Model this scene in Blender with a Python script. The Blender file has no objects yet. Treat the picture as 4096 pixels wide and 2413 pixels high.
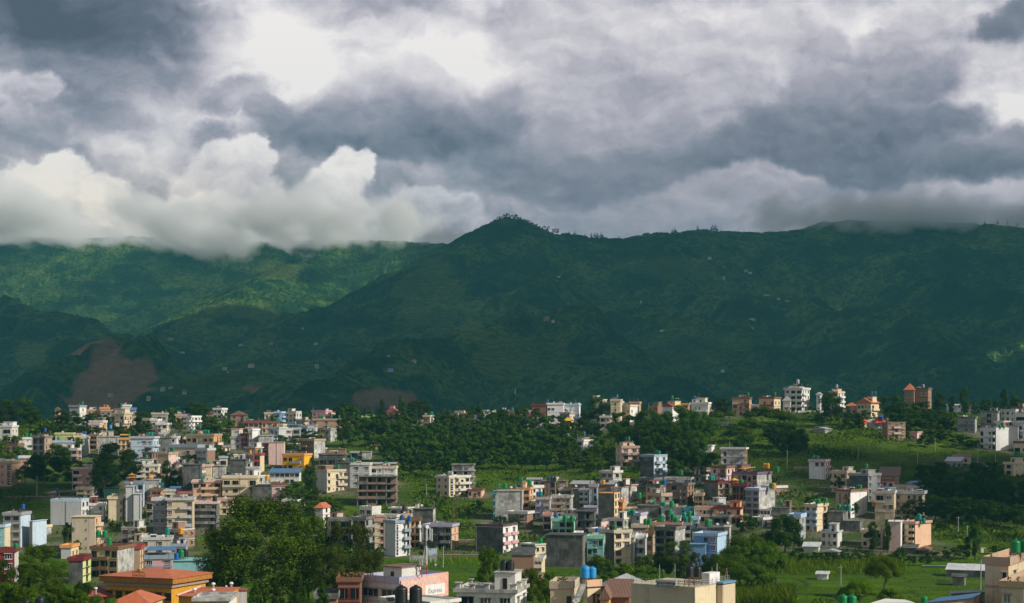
import bpy, bmesh, math, random
import numpy as np
from mathutils import Vector, Matrix
R = math.radians
scene = bpy.context.scene
COL = scene.collection
# ------------------------------------------------------------------ camera
F = 6500.0          # focal length in photograph pixels (photograph 4096 x 2413)
HY = 1700.0         # row of the horizon
CZ = 42.0           # camera height above the rice fields
cam_data = bpy.data.cameras.new('camera')
cam = bpy.data.objects.new('camera', cam_data); COL.objects.link(cam)
cam_data.sensor_width = 36.0
cam_data.lens = 36.0 * F / 4096.0
cam_data.shift_y = (HY - 1206.5) / 4096.0
cam_data.clip_start = 1.0; cam_data.clip_end = 60000.0
cam.location = (0, 0, CZ); cam.rotation_euler = (R(90), 0, 0)
scene.camera = cam
# ------------------------------------------------------------------ sun
SUN = Vector((0.80, -0.34, 0.56)).normalized()      # towards the sun: right of the view and a little behind the camera
sun_data = bpy.data.lights.new('sun', 'SUN')
sun_data.energy = 5.0; sun_data.angle = R(0.5); sun_data.color = (1.0, 0.94, 0.82)
sun = bpy.data.objects.new('sun', sun_data); COL.objects.link(sun)
sun.rotation_euler = SUN.to_track_quat('Z', 'Y').to_euler()
sun.location = (0, 0, 300)
# ------------------------------------------------------------------ colour management
scene.render.engine = 'CYCLES'
scene.view_settings.view_transform = 'Standard'
scene.view_settings.look = 'None'
scene.view_settings.exposure = 0.0
scene.view_settings.gamma = 1.0
scene.view_settings.use_curve_mapping = False
cy = scene.cycles
cy.use_denoising = True
cy.max_bounces = 4; cy.diffuse_bounces = 2; cy.glossy_bounces = 2; cy.transmission_bounces = 2
cy.transparent_max_bounces = 12; cy.volume_bounces = 2
cy.use_adaptive_sampling = True; cy.adaptive_threshold = 0.01
cy.volume_step_rate = 1.0; cy.volume_max_steps = 256
cy.caustics_reflective = False; cy.caustics_refractive = False

# ------------------------------------------------------------------ node helper
class NT:
    def __init__(s, tree): s.t = tree; s.n = tree.nodes; s.l = tree.links
    def node(s, typ, **kw):
        nd = s.n.new(typ)
        for k, v in kw.items(): setattr(nd, k, v)
        return nd
    def put(s, sock, v):
        if isinstance(v, bpy.types.NodeSocket): s.l.new(v, sock)
        elif v is not None: sock.default_value = v
    def math(s, op, a, b=None, c=None, clamp=False):
        nd = s.node('ShaderNodeMath', operation=op, use_clamp=clamp)
        s.put(nd.inputs[0], a); s.put(nd.inputs[1], b); s.put(nd.inputs[2], c)
        return nd.outputs[0]
    def vmath(s, op, a, b=None, sc=None):
        nd = s.node('ShaderNodeVectorMath', operation=op)
        s.put(nd.inputs[0], a); s.put(nd.inputs[1], b)
        if sc is not None: s.put(nd.inputs['Scale'], sc)
        return nd.outputs['Value'] if op in ('LENGTH', 'DOT_PRODUCT') else nd.outputs[0]
    def sep(s, v):
        nd = s.node('ShaderNodeSeparateXYZ'); s.put(nd.inputs[0], v); return nd.outputs
    def comb(s, x, y, z):
        nd = s.node('ShaderNodeCombineXYZ')
        for i, v in enumerate((x, y, z)): s.put(nd.inputs[i], v)
        return nd.outputs[0]
    def noise(s, v, scale, detail=4, rough=0.5, color=False, dist=0.0):
        nd = s.node('ShaderNodeTexNoise'); s.put(nd.inputs['Vector'], v)
        s.put(nd.inputs['Scale'], scale); nd.inputs['Detail'].default_value = detail
        nd.inputs['Roughness'].default_value = rough; nd.inputs['Distortion'].default_value = dist
        return nd.outputs['Color'] if color else nd.outputs['Fac']
    def voro(s, v, scale, feature='F1', rnd=1.0):
        nd = s.node('ShaderNodeTexVoronoi', feature=feature); s.put(nd.inputs['Vector'], v)
        s.put(nd.inputs['Scale'], scale); nd.inputs['Randomness'].default_value = rnd
        return nd
    def ramp(s, v, stops, interp='LINEAR'):
        nd = s.node('ShaderNodeValToRGB'); s.put(nd.inputs[0], v)
        e = nd.color_ramp.elements; nd.color_ramp.interpolation = interp
        while len(e) < len(stops): e.new(0.5)
        for i, (p, c) in enumerate(stops):
            e[i].position = p
            c = (c, c, c) if isinstance(c, (int, float)) else c
            e[i].color = (c[0], c[1], c[2], 1)
        return nd.outputs[0]
    def mix(s, f, a, b, mode='MIX'):
        nd = s.node('ShaderNodeMix', data_type='RGBA', blend_type=mode)
        s.put(nd.inputs[0], f)
        for i, v in ((6, a), (7, b)):
            if isinstance(v, (tuple, list)) and len(v) == 3: v = (*v, 1)
            s.put(nd.inputs[i], v)
        return nd.outputs[2]
    def mr(s, v, a, b, c, d, t='LINEAR'):
        nd = s.node('ShaderNodeMapRange', interpolation_type=t)
        for i, x in enumerate((v, a, b, c, d)): s.put(nd.inputs[i], x)
        return nd.outputs[0]
def srgb(r, g, b):
    f = lambda c: (c / 255 / 12.92) if c / 255 <= 0.04045 else ((c / 255 + 0.055) / 1.055) ** 2.4
    return (f(r), f(g), f(b))

# ------------------------------------------------------------------ world: Nishita sky behind a broken cloud layer
world = bpy.data.worlds.new('World'); scene.world = world; world.use_nodes = True
w = NT(world.node_tree); w.n.clear()
out = w.node('ShaderNodeOutputWorld'); bg = w.node('ShaderNodeBackground'); bg.inputs['Strength'].default_value = 0.1
w.l.new(bg.outputs[0], out.inputs[0])
sky = w.node('ShaderNodeTexSky', sky_type='NISHITA'); sky.sun_disc = False
sky.sun_elevation = math.asin(SUN.z); sky.sun_rotation = math.atan2(SUN.x, SUN.y)
sky.altitude = 1400; sky.air_density = 1.2; sky.dust_density = 1.5
tc = w.node('ShaderNodeTexCoord')
dirv = tc.outputs['Generated']
sx, sy, sz = w.sep(dirv)
# bearing and height of each direction (tangent space round the northern heading, smooth over the whole sky)
ys = w.math('MAXIMUM', w.math('ABSOLUTE', sy), 0.12)
U = w.math('DIVIDE', sx, ys); V = w.math('DIVIDE', sz, ys)
SC = F / 1000.0      # one unit = 1000 photograph pixels
uv0 = w.comb(w.math('MULTIPLY', U, SC), w.math('MULTIPLY', V, SC), w.math('MULTIPLY', w.math('LESS_THAN', sy, 0), 7.3))
half = (0.5, 0.5, 0.5)
def cen(c): return w.vmath('SUBTRACT', c, half)
wn1 = w.noise(uv0, 1.3, 3, 0.55, True); wn2 = w.noise(uv0, 5.0, 6, 0.62, True)
uvw = w.vmath('ADD', uv0, w.vmath('ADD', w.vmath('SCALE', cen(wn1), sc=0.20), w.vmath('SCALE', cen(wn2), sc=0.16)))
uvw = w.vmath('MULTIPLY', uvw, (1, 1, 0))
soft = w.vmath('MULTIPLY', w.vmath('ADD', uv0, w.vmath('SCALE', cen(wn1), sc=0.35)), (1, 1, 0))
def blobf(vec, b, typ):
    bx, by, rx, ry, rot = b
    mp = w.node('ShaderNodeMapping', vector_type='TEXTURE')
    mp.inputs['Location'].default_value = ((bx - 2048) / 1000, (HY - by) / 1000, 0)
    mp.inputs['Rotation'].default_value = (0, 0, R(rot)); mp.inputs['Scale'].default_value = (rx / 1000, ry / 1000, 1)
    w.l.new(vec, mp.inputs['Vector'])
    g = w.node('ShaderNodeTexGradient', gradient_type=typ); w.l.new(mp.outputs[0], g.inputs[0]); return g.outputs['Fac']
# smooth background deck: (x, y, rx, ry, tilt, amount) in the photograph's pixels
BASE = [(250, 40, 1150, 480, -14, -.50), (500, 480, 620, 620, 20, -.10), (1120, 130, 480, 560, 28, .42), (900, 430, 560, 420, 35, .36), (650,620,300,240,0,.18), (1750, 240, 800, 330, -4, .40), (2700, 150, 1300, 420, 0, .22), (3500, 80, 800, 220, 0, .30), (4000, 450, 420, 400, 0, .36), (2000, 760, 2600, 220, 0, -.16), (2900, 930, 1600, 160, 0, .10)]
tone = None
for b in BASE: tone = w.math('MULTIPLY_ADD', blobf(soft, b[:5], 'QUADRATIC_SPHERE'), b[5] * 1.5, .60 if tone is None else tone)
# light on the upper right flank of every swelling, three sizes
st = w.vmath('MULTIPLY', uvw, (0.8, 1.25, 1.0))
def lit(vec, sc_, off, det, rough=.55):
    return w.math('SUBTRACT', w.noise(vec, sc_, det, rough), w.noise(w.vmath('ADD', vec, (off * .55, off, 0)), sc_, det, rough))
b1 = lit(st, 2.2, .13, 5); b2 = lit(w.vmath('ADD', st, (4, 2, 0)), 6.0, .045, 6, .6)
bill = w.math('MULTIPLY_ADD', b2, .75, b1)
edge = w.math('SUBTRACT', w.noise(w.vmath('ADD', uv0, (2, 9, 0)), 4.2, 8, .62), .5)
edge2 = w.math('SUBTRACT', w.noise(w.vmath('ADD', uv0, (7, 3, 0)), 13.0, 6, .6), .5)
edge = w.math('MULTIPLY_ADD', edge2, .35, edge)
tone = w.math('MULTIPLY_ADD', bill, .70, tone)
tone = w.math('MULTIPLY_ADD', w.math('SUBTRACT', w.noise(w.vmath('ADD', soft, (11, 5, 0)), 3.0, 6, .6), .5), .32, tone)
def hx(y): return (HY - y) / 1000
vw = w.sep(w.vmath('ADD', uv0, w.vmath('SCALE', cen(wn1), sc=.16)))[1]
# cloud bodies back to front: blobs, upper row, lower row, tone above, tone below, opacity, edge softness, raggedness, billow
CL = [
 ([(2350, 180, 420, 300, 10), (2750, 330, 700, 330, 5), (2250, 420, 420, 240, 15), (3000, 200, 500, 260, 0), (2500, 520, 700, 200, 0)], 60, 620, .76, .56, .9, .22, .55, .34),
 ([(1560, 420, 420, 190, 4), (1780, 470, 430, 190, -6), (1330, 520, 340, 150, 10), (1620, 330, 260, 150, 0), (1500, 560, 620, 120, 0)], 230, 600, .82, .24, .95, .20, .55, .35),
 ([(930, 400, 210, 110, 12), (1060, 450, 150, 90, 0), (850, 560, 150, 100, 0)], 350, 640, .52, .44, .85, .25, .95, .40),
 ([(3620, 260, 420, 260, 35), (3420, 420, 520, 240, 25), (3700, 180, 240, 150, 0), (3180, 560, 520, 190, 12), (3560, 560, 520, 150, 10), (3300, 250, 170, 200, -20)], 100, 660, .72, .18, .95, .16, .50, .38),
 ([(2250, 680, 520, 140, -2), (2700, 640, 480, 120, 6), (2050, 640, 420, 110, 0), (2350, 780, 420, 110, 0)], 560, 820, .34, .28, .85, .45, .55, .22),
 ([(3900, 650, 520, 110, -6), (3400, 690, 460, 90, 4), (4050, 600, 260, 130, 0)], 560, 740, .40, .20, .9, .30, .50, .25),
 ([(2900, 790, 320, 150, 8), (3120, 800, 260, 150, 0), (2740, 860, 300, 120, 0), (3000, 920, 620, 110, 0), (2500, 920, 420, 80, 0)], 650, 980, .66, .46, .92, .14, .45, .30),
 ([(3720, 820, 330, 100, 4), (3980, 810, 260, 90, 0), (3500, 860, 200, 80, 25), (3800, 890, 620, 60, 0)], 730, 930, .70, .38, .92, .16, .45, .25),
 ([(60, 400, 180, 130, 10), (190, 360, 120, 90, 20), (40, 500, 160, 110, 0)], 290, 560, .80, .44, .9, .18, .7, .45),
 ([(480, 640, 150, 130, 0), (560, 740, 170, 160, 0), (400, 740, 150, 130, 0)], 560, 850, .82, .56, .8, .25, .8, .50),
 ([(1680, 830, 180, 110, 0), (1800, 860, 150, 90, 0), (1560, 880, 200, 90, 0), (1750, 960, 480, 80, 0)], 750, 1000, .78, .54, .9, .16, .6, .45),
 ([(1360, 720, 120, 150, 0), (1310, 850, 180, 170, 0), (1430, 680, 90, 90, 0), (1200, 940, 330, 110, 0)], 600, 980, 1.0, .58, .95, .12, .65, .50),
 ([(900, 700, 170, 150, 0), (1000, 660, 110, 110, 0), (820, 790, 170, 110, 0), (960, 800, 180, 130, 0)], 580, 880, 1.0, .62, .95, .12, .65, .50),
 ([(820, 890, 240, 120, 0), (1000, 930, 260, 110, 0), (650, 920, 260, 110, 0), (1150, 990, 420, 70, 0), (900, 1000, 700, 70, 0)], 780, 1060, .92, .66, .95, .12, .55, .45),
 ([(260, 720, 150, 130, 0), (100, 760, 170, 120, 0), (380, 800, 160, 130, 0), (240, 860, 330, 190, 0), (40, 900, 260, 160, 0), (480, 920, 220, 120, 0), (250, 980, 520, 90, 0)], 640, 1100, 1.08, .74, .97, .10, .55, .55),
 ([(4000, 110, 150, 90, 10), (4080, 60, 130, 80, 0)], 40, 220, .30, .18, .95, .25, .7, .20),
]
for (bl, yt_, yb_, t0, t1, op, sf, rg, bi) in CL:
    f_ = None
    for b in bl:
        g = blobf(uvw, (b[0], b[1], b[2] * 1.25, b[3] * 1.25, b[4]), 'SPHERICAL'); f_ = g if f_ is None else w.math('MAXIMUM', f_, g)
    f_ = w.math('MULTIPLY_ADD', edge, rg * .55, f_)
    m_ = w.mr(f_, .18, .25 + sf * 1.7, 0, op, 'SMOOTHERSTEP')
    sh = w.mr(vw, hx(yb_), hx(yt_), t1, t0, 'SMOOTHSTEP')
    sh = w.math('MULTIPLY_ADD', bill, bi * 1.5, sh)
    d_ = w.math('SUBTRACT', sh, tone)
    tone = w.math('MULTIPLY_ADD', d_, m_, tone)
# colours of cloud from shaded base to sunlit top (display tones / strength)
cl = w.ramp(tone, [(0.0, srgb(84, 87, 103)), (0.2, srgb(108, 111, 129)), (0.42, srgb(147, 147, 163)), (0.58, srgb(180, 175, 188)), (0.72, srgb(210, 204, 213)), (0.86, srgb(236, 230, 234)), (1.0, srgb(256, 250, 248))])
# low clouds at the left are warmer, the right ones violet grey
warm = w.math('MULTIPLY', w.mr(V, 0.12, 0.19, 1, 0, 'SMOOTHSTEP'), w.mr(U, -.22, .02, 1, 0, 'SMOOTHSTEP'))
cl = w.mix(warm, cl, w.mix(1.0, cl, (1.12, 1.02, 0.88), 'MULTIPLY'))
cl10 = w.vmath('SCALE', cl, sc=10.6)
# gaps of blue
hole = w.mr(w.noise(w.vmath('ADD', uvw, (5.2, 1.7, 3)), 1.4, 4, .5), 0.66, 0.78, 0.0, 0.5, 'SMOOTHSTEP')
fin = w.mix(hole, cl10, w.vmath('SCALE', sky.outputs[0], sc=.55))
# below the horizon: dull valley air
low = w.mr(sz, -0.03, 0.0, 0.0, 1.0)
fin = w.mix(low, (0.9, 1.2, 1.3), fin)
w.l.new(fin, bg.inputs['Color'])
world.cycles.sampling_method = 'MANUAL'; world.cycles.sample_map_resolution = 512

# ------------------------------------------------------------------ numpy noise
def _h(ix, iy, seed):
    n = (ix.astype(np.int64) * 374761393 + iy.astype(np.int64) * 668265263 + seed * 974634777) & 0xffffffff
    n = ((n ^ (n >> 13)) * 1274126177) & 0xffffffff
    n = n ^ (n >> 16)
    return (n & 0xffff) / 65535.0
def vnoise(x, y, seed=0):
    ix = np.floor(x); iy = np.floor(y); fx = x - ix; fy = y - iy
    fx = fx * fx * fx * (fx * (fx * 6 - 15) + 10); fy = fy * fy * fy * (fy * (fy * 6 - 15) + 10)
    a = _h(ix, iy, seed); b = _h(ix + 1, iy, seed); c = _h(ix, iy + 1, seed); d = _h(ix + 1, iy + 1, seed)
    return (a + (b - a) * fx + (c - a) * fy + (a - b - c + d) * fx * fy) * 2 - 1
def fbm(x, y, o=5, seed=0, g=0.5):
    s = 0; a = 1; t = 0
    for i in range(o):
        s = s + a * vnoise(x * 2 ** i + 17.3 * i, y * 2 ** i - 9.1 * i, seed + i); t += a; a *= g
    return s / t
def ridged(x, y, o=5, seed=0, g=0.5):
    s = 0; a = 1; t = 0
    for i in range(o):
        s = s + a * (1 - np.abs(vnoise(x * 2 ** i + 7.3 * i, y * 2 ** i + 3.1 * i, seed + i))); t += a; a *= g
    return s / t
def cells(x, y, seed=0):        # bumpy crowns: 1 at each cell point falling to 0
    ix = np.floor(x); iy = np.floor(y); best = np.full(np.broadcast(x, y).shape, 9.0)
    for dx in (-1, 0, 1):
        for dy in (-1, 0, 1):
            cx = ix + dx; cy_ = iy + dy
            px = cx + .15 + .7 * _h(cx, cy_, seed); py = cy_ + .15 + .7 * _h(cx, cy_, seed + 5)
            r = .55 + .4 * _h(cx, cy_, seed + 9)
            best = np.minimum(best, ((x - px) ** 2 + (y - py) ** 2) / (r * r))
    return np.sqrt(np.maximum(0, 1 - best))

# ------------------------------------------------------------------ terrain of the near hill and valley
def wpx(px, Y): return (px - 2048.0) / F * Y
def wz(py, Y): return CZ + (HY - py) / F * Y
CREST_PX = [-800, 0, 500, 1000, 1400, 2100, 2300, 2700, 3000, 3400, 3700, 4096, 4900]
CREST_PY = [1690, 1690, 1676, 1694, 1704, 1702, 1690, 1655, 1642, 1640, 1652, 1668, 1680]
CREST_Y = [870, 870, 870, 880, 880, 880, 870, 835, 825, 825, 835, 840, 850]
TK = np.array([0, .13, .27, .40, .53, .66, .79, .90, 1.0])
TV = np.array([0, .16, .34, .50, .645, .765, .87, .955, 1.0])
def ground_h(x, y):
    x = np.asarray(x, float); y = np.asarray(y, float)
    px = x / np.maximum(y, 30) * F + 2048
    cpy = np.interp(px, CREST_PX, CREST_PY); cY = np.interp(px, CREST_PX, CREST_Y)
    t = (y - 500) / (cY - 500)
    tt = np.interp(np.clip(t, 0, 1), TK, TV)
    s = 2246 - (2246 - cpy) * tt
    zs = CZ + (HY - s) / F * y
    zc = CZ + (HY - cpy) / F * cY
    z = np.where(t < 0, 0.0, np.where(t < 1, zs, zc - (y - cY) * 0.09))
    z = np.maximum(z, -6)
    n = fbm(x / 60, y / 60, 4, 3) * 1.0 * np.clip(t * 6, 0, 1) * np.clip((1.02 - t) * 8, 0, 1)
    return z + n
def solve_Y(px, py):
    """distance at which the ground shows at this bearing and height"""
    Y = np.linspace(150, 900, 1501)
    z = ground_h((px - 2048) / F * Y, Y)
    s = HY - (z - CZ) / Y * F
    k = np.where(s <= py)[0]
    return float(Y[k[0]]) if len(k) else 860.0

def mesh_obj(name, verts, faces, mats, parent=None, smooth=False, mi=None):
    me = bpy.data.meshes.new(name)
    me.from_pydata(verts, [], faces)
    for m in (mats if isinstance(mats, (list, tuple)) else [mats]): me.materials.append(m)
    if mi is not None: me.polygons.foreach_set('material_index', mi)
    if smooth: me.shade_smooth()
    o = bpy.data.objects.new(name, me); COL.objects.link(o)
    if parent is not None: o.parent = parent
    return o
def grid_obj(name, X, Y, Z, mat):
    n, m = X.shape
    v = np.stack([X, Y, Z], -1).reshape(-1, 3).astype(np.float32)
    i = np.arange(n - 1)[:, None] * m + np.arange(m - 1)[None, :]
    f = np.stack([i, i + 1, i + m + 1, i + m], -1).reshape(-1)
    me = bpy.data.meshes.new(name)
    me.vertices.add(len(v)); me.vertices.foreach_set('co', v.ravel())
    nf = len(f) // 4
    me.loops.add(len(f)); me.loops.foreach_set('vertex_index', f.astype(np.int32))
    me.polygons.add(nf); me.polygons.foreach_set('loop_start', np.arange(0, nf * 4, 4, dtype=np.int32))
    me.polygons.foreach_set('loop_total', np.full(nf, 4, dtype=np.int32))
    me.update(calc_edges=True); me.shade_smooth(); me.materials.append(mat)
    o = bpy.data.objects.new(name, me); COL.objects.link(o)
    return o
def material(name, rough=0.85, spec=0.2):
    m = bpy.data.materials.new(name); m.use_nodes = True
    t = NT(m.node_tree); b = t.n['Principled BSDF']
    b.inputs['Roughness'].default_value = rough; b.inputs['Specular IOR Level'].default_value = spec
    return m, t, b

# ------------------------------------------------------------------ materials of the land
def mat_ground():
    m, t, b = material('green_slope_ground', 0.95, 0.1)
    geo = t.node('ShaderNodeNewGeometry'); p = geo.outputs['Position']
    n1 = t.noise(p, 0.018, 5, .6); n2 = t.noise(p, 0.35, 5, .65); n3 = t.noise(p, .06, 3, .5)
    slope_c = t.ramp(n1, [(.3, (.040, .075, .005)), (.5, (.085, .145, .008)), (.62, (.13, .20, .012)), (.75, (.055, .095, .008))])
    slope_c = t.mix(t.mr(n2, .35, .7, 0, .7), slope_c, (.014, .028, .006))
    # paddy on the valley floor: flat bright green with darker bunds
    px_, py_, pz_ = t.sep(p)
    flat = t.mr(pz_, 0.25, 1.2, 1, 0)
    rot = t.node('ShaderNodeVectorRotate', rotation_type='Z_AXIS'); t.put(rot.inputs['Vector'], p); rot.inputs['Angle'].default_value = .12
    q = t.vmath('ADD', rot.outputs[0], t.vmath('SCALE', t.vmath('SUBTRACT', t.noise(p, .03, 2, .5, True), (.5, .5, .5)), sc=14))
    q = t.vmath('MULTIPLY', q, (.035, .07, 0))
    v = t.voro(q, 1.0, 'DISTANCE_TO_EDGE', .6); vc = t.voro(q, 1.0, 'F1', .6)
    bund = t.mr(v.outputs['Distance'], 0.0, 0.05, 1, 0, 'SMOOTHSTEP')
    cellv = t.sep(vc.outputs['Color'])[0]
    pad = t.mix(cellv, (.055, .115, .002), (.090, .165, .002))
    pad = t.mix(t.mr(t.noise(p, .5, 4, .7), .3, .75, 0, .45), pad, (.020, .050, .004))
    pad = t.mix(t.math('MULTIPLY', bund, .75), pad, (.022, .040, .008))
    col = t.mix(flat, slope_c, pad)
    ta = t.node('ShaderNodeAttribute', attribute_name='yards'); ta = t.sep(ta.outputs['Vector'])[0]
    yard = t.mix(t.noise(p, .16, 5, .7), (.10, .085, .06), (.24, .21, .16)); yard = t.mix(t.mr(t.noise(p, .09, 4, .6), .45, .58, 0, .85), yard, (.04, .07, .012))
    col = t.mix(t.math('MULTIPLY', ta, .85), col, yard)
    # trodden earth here and there
    e = t.mr(t.noise(p, .045, 4, .6), .66, .72, 0, .7)
    col = t.mix(t.math('MULTIPLY', e, t.math('SUBTRACT', 1.0, flat)), col, (.16, .12, .075))
    t.put(b.inputs['Base Color'], col)
    bp = t.node('ShaderNodeBump'); bp.inputs['Strength'].default_value = .9; bp.inputs['Distance'].default_value = .5
    t.put(bp.inputs['Height'], t.noise(p, 1.2, 5, .7)); t.put(b.inputs['Normal'], bp.outputs[0])
    return m
def mat_mountain():
    m, t, b = material('forested_mountain', 1.0, 0.0)
    geo = t.node('ShaderNodeNewGeometry'); p = geo.outputs['Position']
    n1 = t.noise(p, .0022, 6, .6); n2 = t.noise(p, .02, 5, .7)
    n3 = t.noise(p, .0075, 4, .6)
    col = t.ramp(t.math('ADD', t.math('ADD', t.math('MULTIPLY', n1, .35), t.math('MULTIPLY', n3, .35)), t.math('MULTIPLY', n2, .3)),
                 [(.41, (.006, .024, .012)), (.48, (.022, .060, .020)), (.53, (.075, .135, .030)), (.60, (.13, .20, .038))])
    vt = t.voro(p, .10, 'F1'); cr = t.sep(vt.outputs['Color'])[0]
    col = t.mix(t.mr(cr, 0, 1, .0, .8), col, (.010, .026, .009))
    a = t.node('ShaderNodeAttribute', attribute_name='cover')
    ar, ag, ab = t.sep(a.outputs['Vector'])
    # terraced fields: treads of grass, risers of shrub
    pz = t.sep(p)[2]
    tr = t.math('PINGPONG', t.math('ADD', pz, t.math('MULTIPLY', t.noise(p, .016, 5, .6), 46)), 4.5)
    ter = t.mix(t.mr(tr, .6, 3.0, .35, 1), (.040, .070, .014), (.13, .175, .035))
    col = t.mix(t.math('MULTIPLY', ag, 0.8), col, ter)
    soil = t.mix(t.noise(p, .03, 5, .7), (.17, .085, .05), (.36, .20, .13))
    soil = t.mix(t.mr(tr, .6, 2.2, .16, 0), soil, (.03, .04, .02))
    col = t.mix(ar, col, soil)
    t.put(b.inputs['Base Color'], col)
    bp = t.node('ShaderNodeBump'); bp.inputs['Strength'].default_value = 1.0; bp.inputs['Distance'].default_value = 9.0
    hgt = t.math('SUBTRACT', t.noise(p, .05, 4, .65), t.math('MULTIPLY', vt.outputs['Distance'], .55))
    t.put(bp.inputs['Height'], hgt); t.put(b.inputs['Normal'], bp.outputs[0])
    return m

# ------------------------------------------------------------------ ground sheet
def build_ground():
    Yv = np.concatenate([np.linspace(20, 300, 30), np.linspace(305, 1000, 360), np.geomspace(1010, 30000, 60)])
    Pv = np.concatenate([np.linspace(-2600, -400, 20), np.linspace(-380, 4480, 300), np.linspace(4560, 6700, 20)])
    Yg, Pg = np.meshgrid(Yv, Pv, indexing='ij')
    X = wpx(Pg, Yg); Z = ground_h(X, Yg)
    dd = np.clip((Yg - 1500) / 500, 0, 1); Z = Z * (1 - dd) - 60 * dd
    o = grid_obj('ground', X, Yg, Z, mat_ground()); o['kind'] = 'structure'
    return o
# ------------------------------------------------------------------ the mountain
RIDGES = [  # (crest points (px, py, Y), slope)
 ([(-900,960,5600),(-300,950,5600),(200,960,5500),(700,950,5500),(1100,975,5400),(1340,955,5300),(1600,965,5200),(1900,985,5000)], .52),
 ([(1830,1000,4300),(1950,928,4350),(2010,888,4400),(2050,884,4400),(2105,905,4400),(2150,925,4400),(2200,936,4400),(2290,950,4400),(2400,955,4400),(2500,962,4400),(2600,945,4400),(2700,942,4400),(2800,925,4400),(2900,930,4400),(3000,935,4400),(3150,932,4400),(3300,893,4400),(3500,888,4400),(3750,898,4400),(4000,900,4350),(4110,915,4300),(4500,940,4300),(5200,1000,4200)], .55),
 ([(2020,890,4400),(1830,1000,4150),(1700,1095,3950),(1500,1230,3750),(1300,1330,3550),(1050,1440,3200),(850,1540,2800)], .52),
 ([(1340,960,5300),(1250,1010,5000),(1130,1075,4700),(1040,1125,4500),(900,1210,4250),(700,1290,4000),(520,1370,3700),(380,1460,3300)], .50),
 ([(-500,1190,4500),(-200,1220,4200),(0,1235,4000),(130,1245,3900),(230,1270,3700),(350,1340,3400),(450,1400,3200),(600,1490,2800)], .50),
 ([(250,1560,2300),(330,1440,2600),(420,1345,2800),(520,1400,2700),(620,1520,2400)], .75),
 ([(1200,1600,2000),(1350,1530,2100),(1500,1478,2250),(1750,1400,2500),(1950,1285,2750),(2080,1252,2800),(2230,1245,2800),(2340,1310,2700),(2500,1400,2500),(2680,1490,2250),(2850,1590,2000)], .60),
 ([(2620,945,4400),(2700,1020,4150),(2850,1080,3900),(3080,1170,3600),(3350,1240,3350),(3650,1330,3000),(3900,1440,2700)], .60),
 ([(2290,950,4400),(2330,1060,4050),(2280,1150,3750),(2330,1230,3500)], .62),
 ([(3400,893,4400),(3480,1000,4100),(3640,1100,3800),(3850,1200,3500),(4150,1330,3100),(4400,1450,2800)], .60),
 ([(2700,1020,4150),(2600,1130,3800),(2700,1280,3300),(2900,1400,2900),(3100,1500,2500)], .62),
 ([(1500,1250,3650),(1650,1290,3500),(1800,1400,3200)], .65),
 ([(3080,1170,3600),(3000,1330,3150),(3250,1450,2700)], .62),
 ([(700,1560,2300),(900,1500,2450),(1100,1540,2300)], .5),
]
def ridge_height(X, Y):
    best = np.full(X.shape, -200.0)
    for pts, k in RIDGES:
        P = [(wpx(a, c), c, wz(b, c)) for a, b, c in pts]
        h = np.full(X.shape, -1e9)
        for (x0, y0, z0), (x1, y1, z1) in zip(P[:-1], P[1:]):
            dx, dy = x1 - x0, y1 - y0; L2 = dx * dx + dy * dy
            t = np.clip(((X - x0) * dx + (Y - y0) * dy) / L2, 0, 1)
            d = np.hypot(X - x0 - t * dx, Y - y0 - t * dy)
            h = np.maximum(h, z0 + (z1 - z0) * t - k * (np.sqrt(d * d + 900) - 30))
        # smooth union
        kk = 30.0
        e = np.clip((h - best) / kk * .5 + .5, 0, 1)
        best = best * (1 - e) + h * e + kk * e * (1 - e) * .5
    return best
def mountain_h(X, Y):
    base = 10 + (Y - 1500) * .03
    wx = X + 170 * fbm(X / 380, Y / 380, 4, 41); wy = Y + 170 * fbm(X / 380 + 9, Y / 380, 4, 47)
    wcrest = np.clip((Y - 3850) / 420, 0, 1)
    rh = ridge_height(X * .0 + wx * (1 - wcrest) + X * wcrest, wy * (1 - wcrest) + Y * wcrest)
    h = np.maximum(rh, base)
    amp = np.clip((h - 60) / 300, 0, 1) * np.clip((4550 - Y) / 500 + .25, .15, 1)
    h = h + np.clip((3300 - Y) / 300, 0, 1) * np.clip((h - 60) / 150, 0, 1) * (ridged(X / 160, Y / 220, 4, 19) - .62) * 45 + (ridged(X / 430, Y / 560, 5, 11) - .62) * 190 * amp * np.where(Y < 4600, np.clip((4380 - Y) / 350, 0, 1), .5) + fbm(X / 110, Y / 110, 4, 23) * 16 * np.clip((h - 30) / 100, .1, 1) * np.clip((4400 - Y) / 300 + .3, .3, 1)
    return h
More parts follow.
